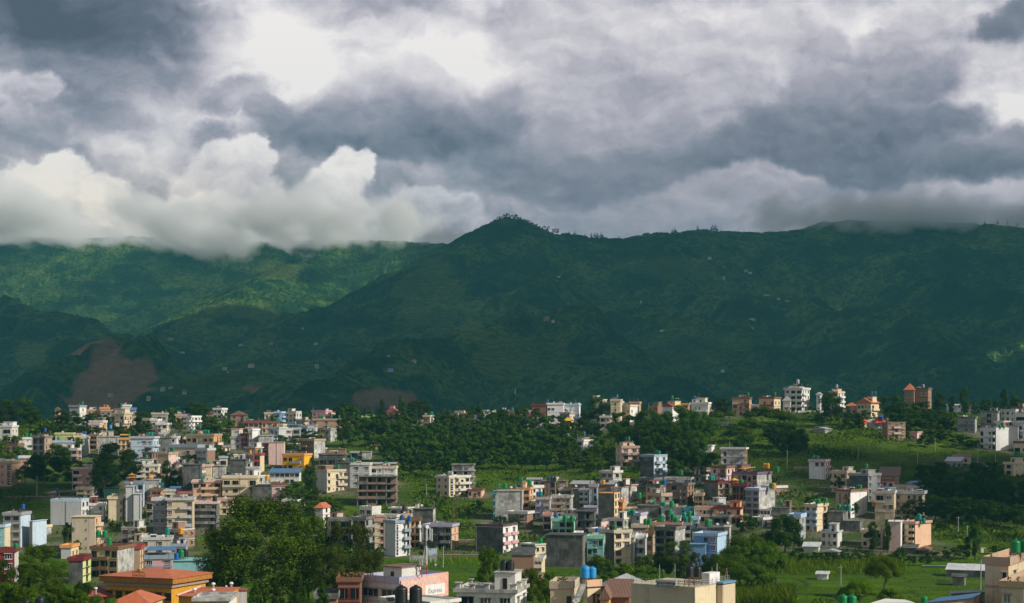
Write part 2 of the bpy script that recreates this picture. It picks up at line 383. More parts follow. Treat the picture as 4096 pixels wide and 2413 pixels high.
def build_mountain():
    Yv = np.concatenate([np.linspace(1450, 2000, 40), np.linspace(2010, 3300, 190), np.linspace(3308, 4700, 190), np.linspace(4720, 6200, 60)])
    Pv = np.linspace(-650, 4750, 1000)
    Yg, Pg = np.meshgrid(Yv, Pv, indexing='ij')
    X = wpx(Pg, Yg); Z = mountain_h(X, Yg)
    # cover: red = bare cut soil, green = terraced fields
    S = HY - (Z - CZ) / Yg * F
    def blob(cx, cy, rx, ry, y0, y1):
        n = fbm(X / 170, Yg / 170, 3, 77) * .7 + fbm(X / 40, Yg / 40, 3, 79) * .35
        d = np.sqrt(((Pg - cx) / rx) ** 2 + ((S - cy) / ry) ** 2) + n
        return np.clip((1 - d) * 5, 0, 1) * ((Yg > y0) & (Yg < y1))
    soil = np.maximum.reduce([blob(420, 1480, 150, 170, 1500, 3300), blob(370,1540,90,90,1500,3200), blob(560, 1480, 70, 60, 1500, 3200), blob(1000, 1560, 40, 14, 1500, 3200), blob(1560, 1600, 170, 42, 1500, 3200)])
    terr = np.maximum.reduce([blob(2080, 1440, 200, 90, 1500, 3200) * .8, blob(1620, 1490, 110, 35, 1500, 3000), blob(1900, 1330, 60, 50, 1500, 4500), blob(950, 1250, 260, 60, 1500, 4600) * .6, blob(1700, 1180, 160, 120, 1500, 4600) * .5, blob(130, 1430, 70, 60, 1500, 3700) * .9, blob(850, 1520, 300, 70, 1500, 3300) * .5, blob(1120, 1080, 100, 40, 1500, 6000) * .8, blob(2750,1400,200,100,1500,4000)*.3, blob(2650,1080,180,50,1500,4600)*.4])
    forest = 1 - np.clip(soil + terr, 0, 1)
    Z = Z + cells(X / 13, Yg / 13, 5) * 11 * (.25 + .75 * forest) * np.clip((Z - 30) / 60, .2, 1)
    Z = Z + cells(X / 34, Yg / 34, 8) * 7 * forest - 11 * forest
    o = grid_obj('mountain', X, Yg, Z, mat_mountain()); o['kind'] = 'structure'
    at = o.data.attributes.new('cover', 'FLOAT_VECTOR', 'POINT')
    at.data.foreach_set('vector', np.stack([soil, terr, soil * 0], -1).reshape(-1).astype(np.float32))
    return o
ground = build_ground()
mountain = build_mountain()
# ------------------------------------------------------------------ haze
mh = bpy.data.materials.new('haze'); mh.use_nodes = True
ht = NT(mh.node_tree); ht.n.clear()
ho = ht.node('ShaderNodeOutputMaterial'); hv = ht.node('ShaderNodeVolumePrincipled')
hv.inputs['Color'].default_value = (0.16, 0.60, 0.72, 1); hv.inputs['Density'].default_value = 7.4e-5; hv.inputs['Anisotropy'].default_value = 0.0
ht.l.new(hv.outputs[0], ho.inputs['Volume'])
def box(name, x0, x1, y0, y1, z0, z1, mat):
    v = [(x, y, z) for x in (x0, x1) for y in (y0, y1) for z in (z0, z1)]
    f = [(0, 1, 3, 2), (4, 6, 7, 5), (0, 4, 5, 1), (2, 3, 7, 6), (0, 2, 6, 4), (1, 5, 7, 3)]
    return mesh_obj(name, v, f, mat)
hz = box('haze', -7000, 7000, -400, 7000, -64, 900, mh); hz['kind'] = 'stuff'

# ------------------------------------------------------------------ unseen clouds added overhead to shade and dapple the mountain
def shade_cloud_lumps(name, pts, mat, seed):
    rng = np.random.RandomState(seed)
    bm = bmesh.new(); bmesh.ops.create_icosphere(bm, subdivisions=3, radius=1)
    base = np.array([v.co[:] for v in bm.verts]); fc = np.array([[v.index for v in f.verts] for f in bm.faces]); bm.free()
    V = []; Fc = []; o = 0
    for (x, y, z, r) in pts:
        n = 1 + .30 * fbm(base[:, 0] * 1.6 + rng.rand() * 50, base[:, 1] * 1.6 + base[:, 2] * 1.3, 4, int(rng.randint(99)))
        v = base * n[:, None] * np.array([r * rng.uniform(.9, 1.3), r * rng.uniform(.9, 1.3), r * rng.uniform(.35, .5)])
        V.append(v + np.array([x, y, z])); Fc.append(fc + o); o += len(v)
    ob = mesh_obj(name, np.concatenate(V).tolist(), np.concatenate(Fc).tolist(), mat, smooth=True)
    ob['kind'] = 'structure'
    return ob
mcl, tcl, bcl = material('shade_cloud_white', 1.0, 0.0); bcl.inputs['Base Color'].default_value = (.8, .8, .82, 1)
def shadow_px(x, y, z):
    """where on the mountain the shadow of a cloud at this place falls (photograph pixels)"""
    t = (z - 350) / SUN.z; X = x - SUN.x * t; Y = y - SUN.y * t
    return X / Y * F + 2048, Y
rng = np.random.RandomState(4)
pts = []
for gy in np.arange(750, 5400, 330):
    for gx in np.arange(-2600, 6300, 330):
        x = gx + rng.uniform(-120, 120); y = gy + rng.uniform(-120, 120); z = 1900 + rng.uniform(-120, 120)
        spx, sY = shadow_px(x, y, z)
        lit = max(0, 1 - math.hypot((spx - 430) / 1250, (sY - 4750) / 1100)) * 2.2; lit = min(lit, .9)
        lit = max(lit, 1.6 * max(0, 1 - math.hypot((spx - 100) / 200, (sY - 3100) / 260)))
        lit = max(lit, .22 if spx < 1300 else .035)
        t6 = (z - 650) / SUN.z; y6 = y - SUN.y * t6; p6 = (x - SUN.x * t6) / y6 * F + 2048
        if (p6 < 1700 and 3900 < y6 < 6500) or (2500 < p6 < 3900 and 4150 < y6 < 4950 and rng.rand() < .6): continue
        if rng.rand() < lit: continue
        pts.append((x, y, z, rng.uniform(210, 300)))
for gy in np.arange(-1500, 750, 360):  # more cloud added above the town to cut the sky's fill light
    for gx in np.arange(-2300, 1000, 360):
        pts.append((gx + rng.uniform(-120, 120), gy + rng.uniform(-120, 120), 1950 + rng.uniform(-100, 100), rng.uniform(230, 300)))
for (tx, ty, tr) in ((205, 640, 62), (150, 665, 40), (-190, 612, 45)):  # small added clouds that shade the right wood and left terraces
    pts.append((tx + SUN.x / SUN.z * 1870, ty + SUN.y / SUN.z * 1870, 1900, tr))
shade_cloud_lumps('added_shade_clouds', pts, mcl, 5)
# ------------------------------------------------------------------ low cloud lying on the ridge
def cloud_volume(name, x0, x1, xa, xb, y0, y1, z0, za, zb, zc, z1, dens, rate):
    m = bpy.data.materials.new(name); m.use_nodes = True
    t = NT(m.node_tree); t.n.clear()
    o_ = t.node('ShaderNodeOutputMaterial'); v = t.node('ShaderNodeVolumePrincipled')
    v.inputs['Color'].default_value = (1, 1, 1, 1); v.inputs['Anisotropy'].default_value = -0.1
    p = t.node('ShaderNodeNewGeometry').outputs['Position']; x, y, z = t.sep(p)
    g = t.vmath('MULTIPLY', p, (1, .16, 1.25))
    n = t.math('ADD', t.math('MULTIPLY', t.noise(g, .0034, 3, .5), .55), t.math('MULTIPLY', t.noise(g, .012, 6, .65), .45))
    b = t.math('ADD', t.mr(z, za, zb, -.60, -.36), t.mr(z, zb - 20, zc, 0, -.26))
    b = t.math('ADD', b, t.mr(x, xa, xb, 0, -.40))
    if x0 > 0: b = t.math('ADD', b, t.mr(x, x0, x0 + 350, -.40, 0))
    t.put(v.inputs['Density'], t.math('MULTIPLY', t.math('MAXIMUM', t.math('ADD', n, b), 0.0), dens))
    t.l.new(v.outputs[0], o_.inputs['Volume']); m.cycles.volume_step_rate = rate
    c = box('low_cloud', x0, x1, y0, y1, z0, z1, m); c['kind'] = 'structure'
cloud_volume('low_cloud_left', -3600, 260, -330, 140, 4460, 5500, 530, 560, 660, 770, 800, .085, .15)
cloud_volume('low_cloud_right', 380, 2500, 1500, 2400, 4200, 4620, 520, 535, 600, 690, 720, .075, .15)

# ================================================================== building kit
PAL = {  # paint albedos
 'white': (.78, .77, .74), 'offwhite': (.66, .64, .58), 'cream': (.72, .60, .40), 'beige': (.55, .47, .35), 'sand': (.62, .50, .34),
 'yellow': (.82, .44, .03), 'paleyellow': (.74, .62, .28), 'olive': (.50, .50, .22), 'orange': (.80, .34, .07), 'peach': (.78, .46, .26), 'salmon': (.62, .33, .24),
 'pink': (.76, .50, .44), 'rose': (.68, .34, .36), 'red': (.40, .05, .04), 'maroon': (.20, .035, .04), 'brown': (.22, .12, .075), 'tan': (.46, .34, .23),
 'blue': (.12, .29, .52), 'sky': (.38, .56, .78), 'paleblue': (.55, .66, .76), 'turq': (.22, .55, .56), 'teal': (.03, .26, .30), 'mint': (.30, .66, .46), 'lime': (.62, .74, .32),
 'purple': (.22, .10, .26), 'lilac': (.45, .43, .55), 'grey': (.34, .34, .33), 'palegrey': (.52, .53, .52), 'bluegrey': (.30, .36, .42), 'darkgrey': (.15, .15, .15),
 'green': (.02, .28, .10), 'dgreen': (.04, .10, .07)}
for k_ in ('orange', 'peach', 'salmon', 'pink', 'rose', 'purple', 'teal', 'mint', 'turq', 'red', 'sky', 'blue'):
    c_ = PAL[k_]; l_ = sum(c_) / 3; PAL[k_] = tuple(q * .80 + l_ * .20 for q in c_)
MC = {}
def paint(name):
    """painted or bare cement plaster with rain streaks, patches and grain"""
    if name in MC: return MC[name]
    raw = name.endswith('*'); c = PAL.get(name.rstrip('*'))
    if name == 'brick':
        m, t, b = material('brick_wall', .95, .05)
        p = t.node('ShaderNodeNewGeometry').outputs['Position']; x, y, z = t.sep(p)
        br = t.node('ShaderNodeTexBrick'); br.inputs['Scale'].default_value = 1.0
        t.put(br.inputs['Vector'], t.comb(t.math('ADD', x, t.math('MULTIPLY', y, .73)), z, 0))
        br.inputs['Brick Width'].default_value = .46; br.inputs['Row Height'].default_value = .17; br.inputs['Mortar Size'].default_value = .018
        br.inputs['Color1'].default_value = (.33, .15, .085, 1); br.inputs['Color2'].default_value = (.22, .10, .06, 1); br.inputs['Mortar'].default_value = (.38, .33, .27, 1)
        col = t.mix(t.mr(t.noise(p, .7, 4, .6), .35, .7, 0, .6), br.outputs[0], (.24, .17, .12))
    elif name == 'cement' or name == 'cementdark' or name == 'cementpale':
        m, t, b = material({'cement': 'bare_cement_render', 'cementdark': 'dark_weathered_cement', 'cementpale': 'pale_weathered_cement'}[name], .95, .05)
        p = t.node('ShaderNodeNewGeometry').outputs['Position']
        k = {'cement': 1, 'cementdark': .55, 'cementpale': 2.2}[name]
        blk = t.vmath('SNAP', p, (1.4, 1.4, 1.05)); wv = t.sep(t.node('ShaderNodeTexWhiteNoise').outputs[0])
        wn = t.node('ShaderNodeTexWhiteNoise'); t.put(wn.inputs['Vector'], blk)
        n = t.math('ADD', t.math('MULTIPLY', t.noise(p, .35, 5, .65), .75), t.math('MULTIPLY', wn.outputs['Value'], .16))
        col = t.ramp(n, [(.3, (.10 * k, .10 * k, .095 * k)), (.5, (.21 * k, .205 * k, .19 * k)), (.68, (.34 * k, .325 * k, .30 * k))])
        s = t.noise(t.vmath('MULTIPLY', p, (1.6, 1.6, .09)), 1.0, 4, .6)
        col = t.mix(t.mr(s, .52, .72, 0, .55), col, (.05, .05, .045))
    elif name == 'tin' or name.startswith('tin_'):
        cc = {'tin': (.42, .43, .44), 'tin_blue': (.06, .22, .46), 'tin_red': (.36, .08, .06), 'tin_brown': (.24, .12, .08), 'tin_orange': (.60, .16, .06), 'tin_yellow': (.78, .45, .04), 'tin_white': (.72, .73, .74)}[name]
        m, t, b = material('sheet_metal_' + name, .55, .4)
        tc_ = t.node('ShaderNodeTexCoord').outputs['Object']; p = t.node('ShaderNodeNewGeometry').outputs['Position']
        x, y, z = t.sep(tc_)
        wv = t.math('SINE', t.math('MULTIPLY', x, 26.0))
        col = t.mix(t.mr(t.noise(p, .45, 6, .7), .42, .68, 0, .6), cc, tuple(q * .5 + .04 for q in cc)); col = t.mix(t.mr(t.noise(t.vmath('MULTIPLY', p, (2.5, .3, 2.5)), 1.0, 5, .7), .5, .7, 0, .45), col, (.16, .10, .07))
        bp = t.node('ShaderNodeBump'); bp.inputs['Strength'].default_value = .7; bp.inputs['Distance'].default_value = .04
        t.put(bp.inputs['Height'], wv); t.put(b.inputs['Normal'], bp.outputs[0])
    else:
        m, t, b = material('painted_plaster_' + name.rstrip('*'), .9, .1)
        p = t.node('ShaderNodeNewGeometry').outputs['Position']
        gcol = tuple(q * .42 + .02 for q in c)
        col = t.mix(t.mr(t.noise(p, .25, 5, .6), .35, .75, 0, .45), c, tuple(q * .82 for q in c))
        s = t.noise(t.vmath('MULTIPLY', p, (1.3, 1.3, .07)), 1.0, 5, .65)
        col = t.mix(t.mr(s, .52, .74, 0, .75 if raw else .6), col, gcol)
        s2 = t.noise(p, .8, 5, .72)
        col = t.mix(t.mr(s2, .56, .66, 0, .42), col, gcol)
    t.put(b.inputs['Base Color'], col)
    if not name.startswith('tin'):
        bp = t.node('ShaderNodeBump'); bp.inputs['Strength'].default_value = .4; bp.inputs['Distance'].default_value = .03
        t.put(bp.inputs['Height'], t.noise(p, 6.0, 3, .6)); t.put(b.inputs['Normal'], bp.outputs[0])
    MC[name] = m
    return m
def plain(name, c, rough=.7, spec=.3, metal=0.0, var=.15, sc=1.5):
    if name in MC: return MC[name]
    m, t, b = material(name, rough, spec); b.inputs['Metallic'].default_value = metal
    p = t.node('ShaderNodeNewGeometry').outputs['Position']
    t.put(b.inputs['Base Color'], t.mix(t.mr(t.noise(p, sc, 4, .6), .3, .7, 0, 1), c, tuple(q * (1 - 2 * var) for q in c)))
    MC[name] = m
    return m
GLASS = [plain('window_glass_dark', (.012, .018, .030), .12, .6), plain('window_glass_blue', (.02, .04, .075), .1, .7), plain('window_curtained', (.10, .09, .085), .3, .5), plain('window_painted_reflection', (.16, .19, .22), .15, .7), plain('window_warm_curtain', (.22, .12, .07), .5, .4)]  # the palest grey pane has the sky's reflection painted into its colour
DARK = plain('painted_opening_shade', (.012, .012, .014), .9, .1)  # flat dark colour painted on as the shade inside openings
FR = {'w': plain('white_window_frame', (.72, .72, .70), .6), 'b': plain('brown_window_frame', (.10, .045, .03), .6), 'g': plain('grey_window_frame', (.25, .25, .25), .6)}
STEEL = plain('galvanised_steel', (.45, .46, .47), .5, .5, .4); RUST = plain('rusty_steel', (.16, .09, .06), .8)
CONC = None
class MB:
    def __init__(s): s.v = []; s.f = []; s.m = []; s.mats = []
    def mi(s, mat):
        if mat not in s.mats: s.mats.append(mat)
        return s.mats.index(mat)
    def box(s, x0, x1, y0, y1, z0, z1, mat, bottom=True):
        o = len(s.v); k = s.mi(mat)
        s.v += [(x, y, z) for x in (x0, x1) for y in (y0, y1) for z in (z0, z1)]
        fs = [(2, 6, 7, 3), (0, 1, 5, 4), (0, 2, 3, 1), (4, 5, 7, 6), (1, 3, 7, 5)] + ([(0, 4, 6, 2)] if bottom else [])
        s.f += [tuple(o + i for i in f) for f in fs]; s.m += [k] * len(fs); return s
    def poly(s, pts, faces, mat):
        o = len(s.v); k = s.mi(mat); s.v += [tuple(p) for p in pts]
        s.f += [tuple(o + i for i in f) for f in faces]; s.m += [k] * len(faces); return s
    def tube(s, a, b, r, mat, n=6, r2=None):
        a = Vector(a); b = Vector(b); d = (b - a).normalized(); r2 = r if r2 is None else r2
        u = d.orthogonal().normalized(); w_ = d.cross(u)
        pts = [a + (u * math.cos(q) + w_ * math.sin(q)) * r for q in [2 * math.pi * i / n for i in range(n)]]
        pts += [b + (u * math.cos(q) + w_ * math.sin(q)) * r2 for q in [2 * math.pi * i / n for i in range(n)]]
        return s.poly(pts, [(i, (i + 1) % n, n + (i + 1) % n, n + i) for i in range(n)] + [tuple(range(n))[::-1], tuple(range(n, 2 * n))], mat)
    def lathe(s, prof, mat, n=14, cx=0, cy=0):
        pts = []; fs = []
        for (r, z) in prof: pts += [(cx + r * math.cos(2 * math.pi * i / n), cy + r * math.sin(2 * math.pi * i / n), z) for i in range(n)]
        for j in range(len(prof) - 1): fs += [(j * n + i, j * n + (i + 1) % n, (j + 1) * n + (i + 1) % n, (j + 1) * n + i) for i in range(n)]
        fs += [tuple(range(n))[::-1], tuple(range((len(prof) - 1) * n, len(prof) * n))]
        return s.poly(pts, fs, mat)
    def mesh(s, name):
        me = bpy.data.meshes.new(name); me.from_pydata(s.v, [], s.f)
        for m in s.mats: me.materials.append(m)
        me.polygons.foreach_set('material_index', s.m); return me
    def build(s, name, parent=None, loc=None, rot=None, smooth=False):
        me = s.mesh(name)
        if smooth: me.shade_smooth()
        return link(name, me, parent, loc, rot)
def link(name, me, parent=None, loc=None, rot=None):
    o = bpy.data.objects.new(name, me); COL.objects.link(o)
    if parent is not None: o.parent = parent
    if loc is not None: o.location = loc
    if rot is not None: o.rotation_euler = (0, 0, rot) if isinstance(rot, (int, float)) else rot
    return o
def thing(name, label, cat, loc, rot=0, group=None):
    o = link(name, None, None, loc, rot); o['label'] = label; o['category'] = cat
    if group: o['group'] = group
    return o
def tag(o, label, cat, group=None):
    o['label'] = label; o['category'] = cat
    if group: o['group'] = group
    return o
WM = {}
def window_mesh(kind, w_, h, fr, gl, trim):
    w_ = round(w_, 1); h = round(h, 1); key = (kind, w_, h, fr, gl, trim)
    if key in WM: return WM[key]
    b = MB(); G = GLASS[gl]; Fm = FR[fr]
    if kind == 'O':       # opening: flat dark panel painted as its inner shade, jambs standing proud
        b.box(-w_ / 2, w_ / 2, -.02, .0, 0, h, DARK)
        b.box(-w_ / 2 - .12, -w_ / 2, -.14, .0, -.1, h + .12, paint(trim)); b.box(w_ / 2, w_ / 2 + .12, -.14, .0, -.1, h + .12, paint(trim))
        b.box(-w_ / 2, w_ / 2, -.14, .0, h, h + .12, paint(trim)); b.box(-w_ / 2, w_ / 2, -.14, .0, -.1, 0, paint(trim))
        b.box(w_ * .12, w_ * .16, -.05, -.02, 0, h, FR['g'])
    else:
        t = .07
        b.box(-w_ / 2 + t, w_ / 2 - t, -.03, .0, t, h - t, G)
        b.box(-w_ / 2, -w_ / 2 + t, -.09, .0, 0, h, Fm); b.box(w_ / 2 - t, w_ / 2, -.09, .0, 0, h, Fm)
        b.box(-w_ / 2 + t, w_ / 2 - t, -.09, .0, 0, t, Fm); b.box(-w_ / 2 + t, w_ / 2 - t, -.09, .0, h - t, h, Fm)
        nm = 2 if w_ > 1.3 else (1 if w_ > .8 else 0)
        for i in range(nm):
            x = -w_ / 2 + w_ * (i + 1) / (nm + 1); b.box(x - .045, x + .045, -.08, -.03, t, h - t, Fm)
        b.box(-w_ / 2 - .1, w_ / 2 + .1, -.2, .0, -.1, 0, paint(trim))
        if kind in 'WBwb': b.box(-w_ / 2 - .2, w_ / 2 + .2, -.5, .0, h + .08, h + .17, paint(trim))
    WM[key] = b.mesh('window'); return WM[key]
COLW = {'g': 'green', 't': 'teal', 'b': 'blue', 'k': 'black', 'y': 'yellow', 's': 'steel', 'c': 'light blue'}
TCOL = {'g': (.0, .22, .055), 't': (.0, .24, .17), 'b': (.01, .10, .34), 'k': (.012, .014, .016), 'y': (.75, .33, .01), 's': (.55, .56, .57), 'c': (.02, .32, .70)}
TM = {}
def tank_parts(c, size=1.0, stand=1.2, big=False):
    key = (c, size, stand)
    if key in TM: return TM[key]
    m = plain('tank_plastic_' + COLW[c].replace(' ', '_'), TCOL[c], .42, .45) if c != 's' else STEEL
    r = .62 * size; h = 1.35 * size; z = stand
    prof = [(r * .97, z)]
    k = 5 if not big else 8
    for i in range(k):
        z0 = z + h * i / k; z1 = z + h * (i + 1) / k; d = (z1 - z0)
        prof += [(r * .97, z0 + .05 * d), (r, z0 + .25 * d), (r, z0 + .75 * d), (r * .97, z0 + .95 * d)]
    prof += [(r * .93, z + h + .05 * h), (r * .6, z + h + .16 * h), (r * .28, z + h + .2 * h), (r * .28, z + h + .27 * h), (.02, z + h + .28 * h)]
    body = MB().lathe(prof, m, 14 if not big else 26).mesh('body')
    body.shade_smooth()
    s = MB(); q = r * .8
    if stand > .25:
        for sx_ in (-q, q):
            for sy_ in (-q, q): s.tube((sx_, sy_, 0), (sx_, sy_, stand), .05, RUST, 4)
            s.tube((sx_, -q, stand * .15), (sx_, q, stand * .9), .03, RUST, 4)
        for sy_ in (-q, q): s.tube((-q, sy_, stand * .15), (q, sy_, stand * .9), .03, RUST, 4)
    s.box(-q * 1.15, q * 1.15, -q * 1.15, q * 1.15, stand - .06, stand - .004, RUST)
    TM[key] = (body, s.mesh('stand')); return TM[key]
def tank(world, c, label, size=1.0, stand=1.2, big=False):
    t = thing('water_tank', label, 'water tank', world, random.uniform(0, .5), 'plastic water tanks on the rooftops')
    b, s = tank_parts(c, size, stand, big)
    link('body', b, t); link('stand', s, t)
    return t
def solar(world, label, rz=0.0, s=1.0):
    t = thing('solar_water_heater', label, 'solar water heater', world, rz, 'solar water heaters on the rooftops')
    gl = plain('solar_tubes', (.02, .025, .05), .15, .6); wh = plain('white_enamel', (.78, .78, .76), .4)
    a = MB(); a.poly([(-.9 * s, 0, .25), (.9 * s, 0, .25), (.9 * s, 1.0 * s, 1.1 * s), (-.9 * s, 1.0 * s, 1.1 * s), (-.9 * s, .05, .15), (.9 * s, .05, .15), (.9 * s, 1.05 * s, 1.0 * s), (-.9 * s, 1.05 * s, 1.0 * s)],
        [(0, 1, 2, 3), (4, 7, 6, 5), (0, 4, 5, 1), (2, 6, 7, 3), (0, 3, 7, 4), (1, 5, 6, 2)], gl).build('collector', t)
    MB().tube((-1.0 * s, 1.15 * s, 1.2 * s), (1.0 * s, 1.15 * s, 1.2 * s), .22 * s, wh, 10).build('drum', t, smooth=False)
    f = MB()
    for x in (-.8 * s, .8 * s): f.tube((x, 0, 0), (x, 0, .3), .03, STEEL, 4); f.tube((x, 1.1 * s, 0), (x, 1.1 * s, 1.1 * s), .03, STEEL, 4)
    f.tube((-.8 * s, 1.1 * s, .3), (.8 * s, 1.1 * s, .3), .03, STEEL, 4); f.tube((-.8 * s, 0, .12), (-.8 * s, 1.1 * s, .3), .03, STEEL, 4); f.tube((.8 * s, 0, .12), (.8 * s, 1.1 * s, .3), .03, STEEL, 4)
    f.build('stand', t)
    return t
CL_ = ['white', 'rose', 'blue', 'red', 'paleyellow', 'sky', 'orange', 'white', 'teal', 'purple']
def laundry(loc, rot, L, label, r_):
    t = thing('washing_line', label, 'washing line', tuple(loc), rot, 'washing lines on the roofs')
    f = MB(); f.tube((0, 0, 0), (0, 0, 1.9), .03, STEEL, 4); f.tube((L, 0, 0), (L, 0, 1.9), .03, STEEL, 4); f.tube((0, 0, 1.85), (L, 0, 1.85), .015, STEEL, 3); f.build('line', t)
    x = .2
    while x < L - .5:
        w_ = r_.uniform(.3, .8); h = r_.uniform(.5, 1.1); c = r_.choice(CL_)
        MB().poly([(x, -.02, 1.85), (x + w_, -.02, 1.85), (x + w_, .06, 1.85 - h), (x, -.05, 1.85 - h * .95), (x, .01, 1.85), (x + w_, .01, 1.85), (x + w_, .09, 1.85 - h), (x, -.02, 1.85 - h * .95)], [(0, 3, 2, 1), (4, 5, 6, 7), (0, 1, 5, 4), (2, 3, 7, 6), (0, 4, 7, 3), (1, 2, 6, 5)], plain('cloth_' + c, PAL[c], .9)).build('garment', t)
        x += w_ + .12
def dish(loc, rot, label):
    t = thing('satellite_dish', label, 'satellite dish', tuple(loc), rot, 'satellite dishes on the roofs')
    if 'dish' not in TM: TM['dish'] = (MB().lathe([(.02, 0), (.3, .05), (.5, .17), (.5, .2), (.02, .05)], plain('dish_grey', (.5, .5, .5), .6), 12).mesh('bowl'), MB().tube((0, 0, 0), (0, 0, 1.0), .04, STEEL, 5).mesh('pole'))
    o = link('bowl', TM['dish'][0], t, (0, 0, 1.0)); o.rotation_euler = (R(55), 0, R(30)); link('pole', TM['dish'][1], t)
def hip_roof(b, x0, x1, y0, y1, z, h, mat, gable=False, over=.5, mono=False, t=.12):
    x0 -= over; x1 += over; y0 -= over; y1 += over
    cxm = (x0 + x1) / 2; cym = (y0 + y1) / 2
    if mono:      # one slope falling to the front
        pts = [(x0, y0, z), (x1, y0, z), (x1, y1, z + h), (x0, y1, z + h)]
        pts += [(p[0], p[1], p[2] + t) for p in pts]
        b.poly(pts, [(0, 3, 2, 1), (4, 5, 6, 7), (0, 1, 5, 4), (1, 2, 6, 5), (2, 3, 7, 6), (3, 0, 4, 7)], mat); return
    if (x1 - x0) >= (y1 - y0):
        d = 0 if gable else (y1 - y0) / 2 * .95
        rr = [(x0 + d, cym, z + h), (x1 - d, cym, z + h)]
        pts = [(x0, y0, z), (x1, y0, z), (x1, y1, z), (x0, y1, z)] + rr
        fs = [(0, 1, 5, 4), (2, 3, 4, 5), (1, 2, 5), (3, 0, 4), (0, 3, 2, 1)]
    else:
        d = 0 if gable else (x1 - x0) / 2 * .95
        rr = [(cxm, y0 + d, z + h), (cxm, y1 - d, z + h)]
        pts = [(x0, y0, z), (x1, y0, z), (x1, y1, z), (x0, y1, z)] + rr
        fs = [(0, 1, 4), (1, 2, 5, 4), (2, 3, 5), (3, 0, 4, 5), (0, 3, 2, 1)]
    b.poly(pts, fs, mat)
    b.box(x0, x1, y0, y1, z - .12, z - .002, mat)
NB = {}; BOX = []
def frame_of(x0, x1, x2, Y, dep=9.0, th=None):
    """world corner, rotation, width and depth of a block whose front spans x0..x1 and whose side reaches x2"""
    right = x2 >= x1
    cxp = x1 if right else x0
    C = Vector((wpx(cxp, Y), Y)); phi = math.atan2(C.x, C.y)
    b_m = (abs(x2 - x1) if right else abs(x0 - x2)) / F * Y
    if th is None: th = math.asin(min(.80, max(b_m / dep, .05)))
    rot = -phi - th if right else -phi + th
    fx = Vector((math.cos(rot), math.sin(rot))); sy_ = Vector((-math.sin(rot), math.cos(rot)))
    def solve(d, px):
        k = (px - 2048) / F; return (C.x - k * C.y) / (d.x * -1 + k * d.y) if False else (k * C.y - C.x) / (d.x - k * d.y)
    if right:
        W = -solve(fx, x0); D = solve(sy_, x2) if b_m > 0.6 else dep
        O = C - fx * W
    else:
        W = solve(fx, x1); D = solve(sy_, x2) if b_m > .6 else dep
        O = C
    D = min(max(D, 2.5), 30)
    return O, rot, abs(W), D
def face_windows(T, L, n, H, spec, fr, trim, side, W, base, fh0=None):
    """windows of one face; bays left to right, floors top first"""
    fl = spec.split('/'); fh = H / n
    for k in range(n):
        s = fl[min(k, len(fl) - 1)]
        if not s: continue
        z = base + H - (k + 1) * fh
        bw = L / len(s)
        for i, ch in enumerate(s):
            if ch in '.G': continue
            u = (i + .5) * bw
            w_, h, zo = {'W': (min(1.9, bw * .62), 1.35, .95), 'B': (min(1.9, bw * .62), 1.35, .95), 'w': (min(1.0, bw * .5), 1.2, 1.0), 'b': (min(1.0, bw * .5), 1.2, 1.0), 'O': (bw * .74, 1.85, .55),
                         'D': (min(1.2, bw * .6), 2.1, .12), 'N': (.55, 1.3, .8), 'V': (.45, .45, 1.6), 'L': (bw * .84, 1.5, .8)}[ch]
            h = min(h, fh * .62); zo = min(zo, fh - h - .35)
            kind = ch if ch != 'L' else 'W'
            f2 = 'b' if ch in 'BbD' else fr
            if ch in 'NV': f2 = 'g'
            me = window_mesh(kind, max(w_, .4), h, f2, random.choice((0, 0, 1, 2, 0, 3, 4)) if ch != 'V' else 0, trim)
            if side == 'f': loc = (u, -.004, z + zo); r = 0
            elif side == 'r': loc = (W + .004, u, z + zo); r = math.pi / 2
            else: loc = (-.004, L - u, z + zo); r = -math.pi / 2
            link('window' if ch != 'D' else 'door', me, T, loc, r)
        
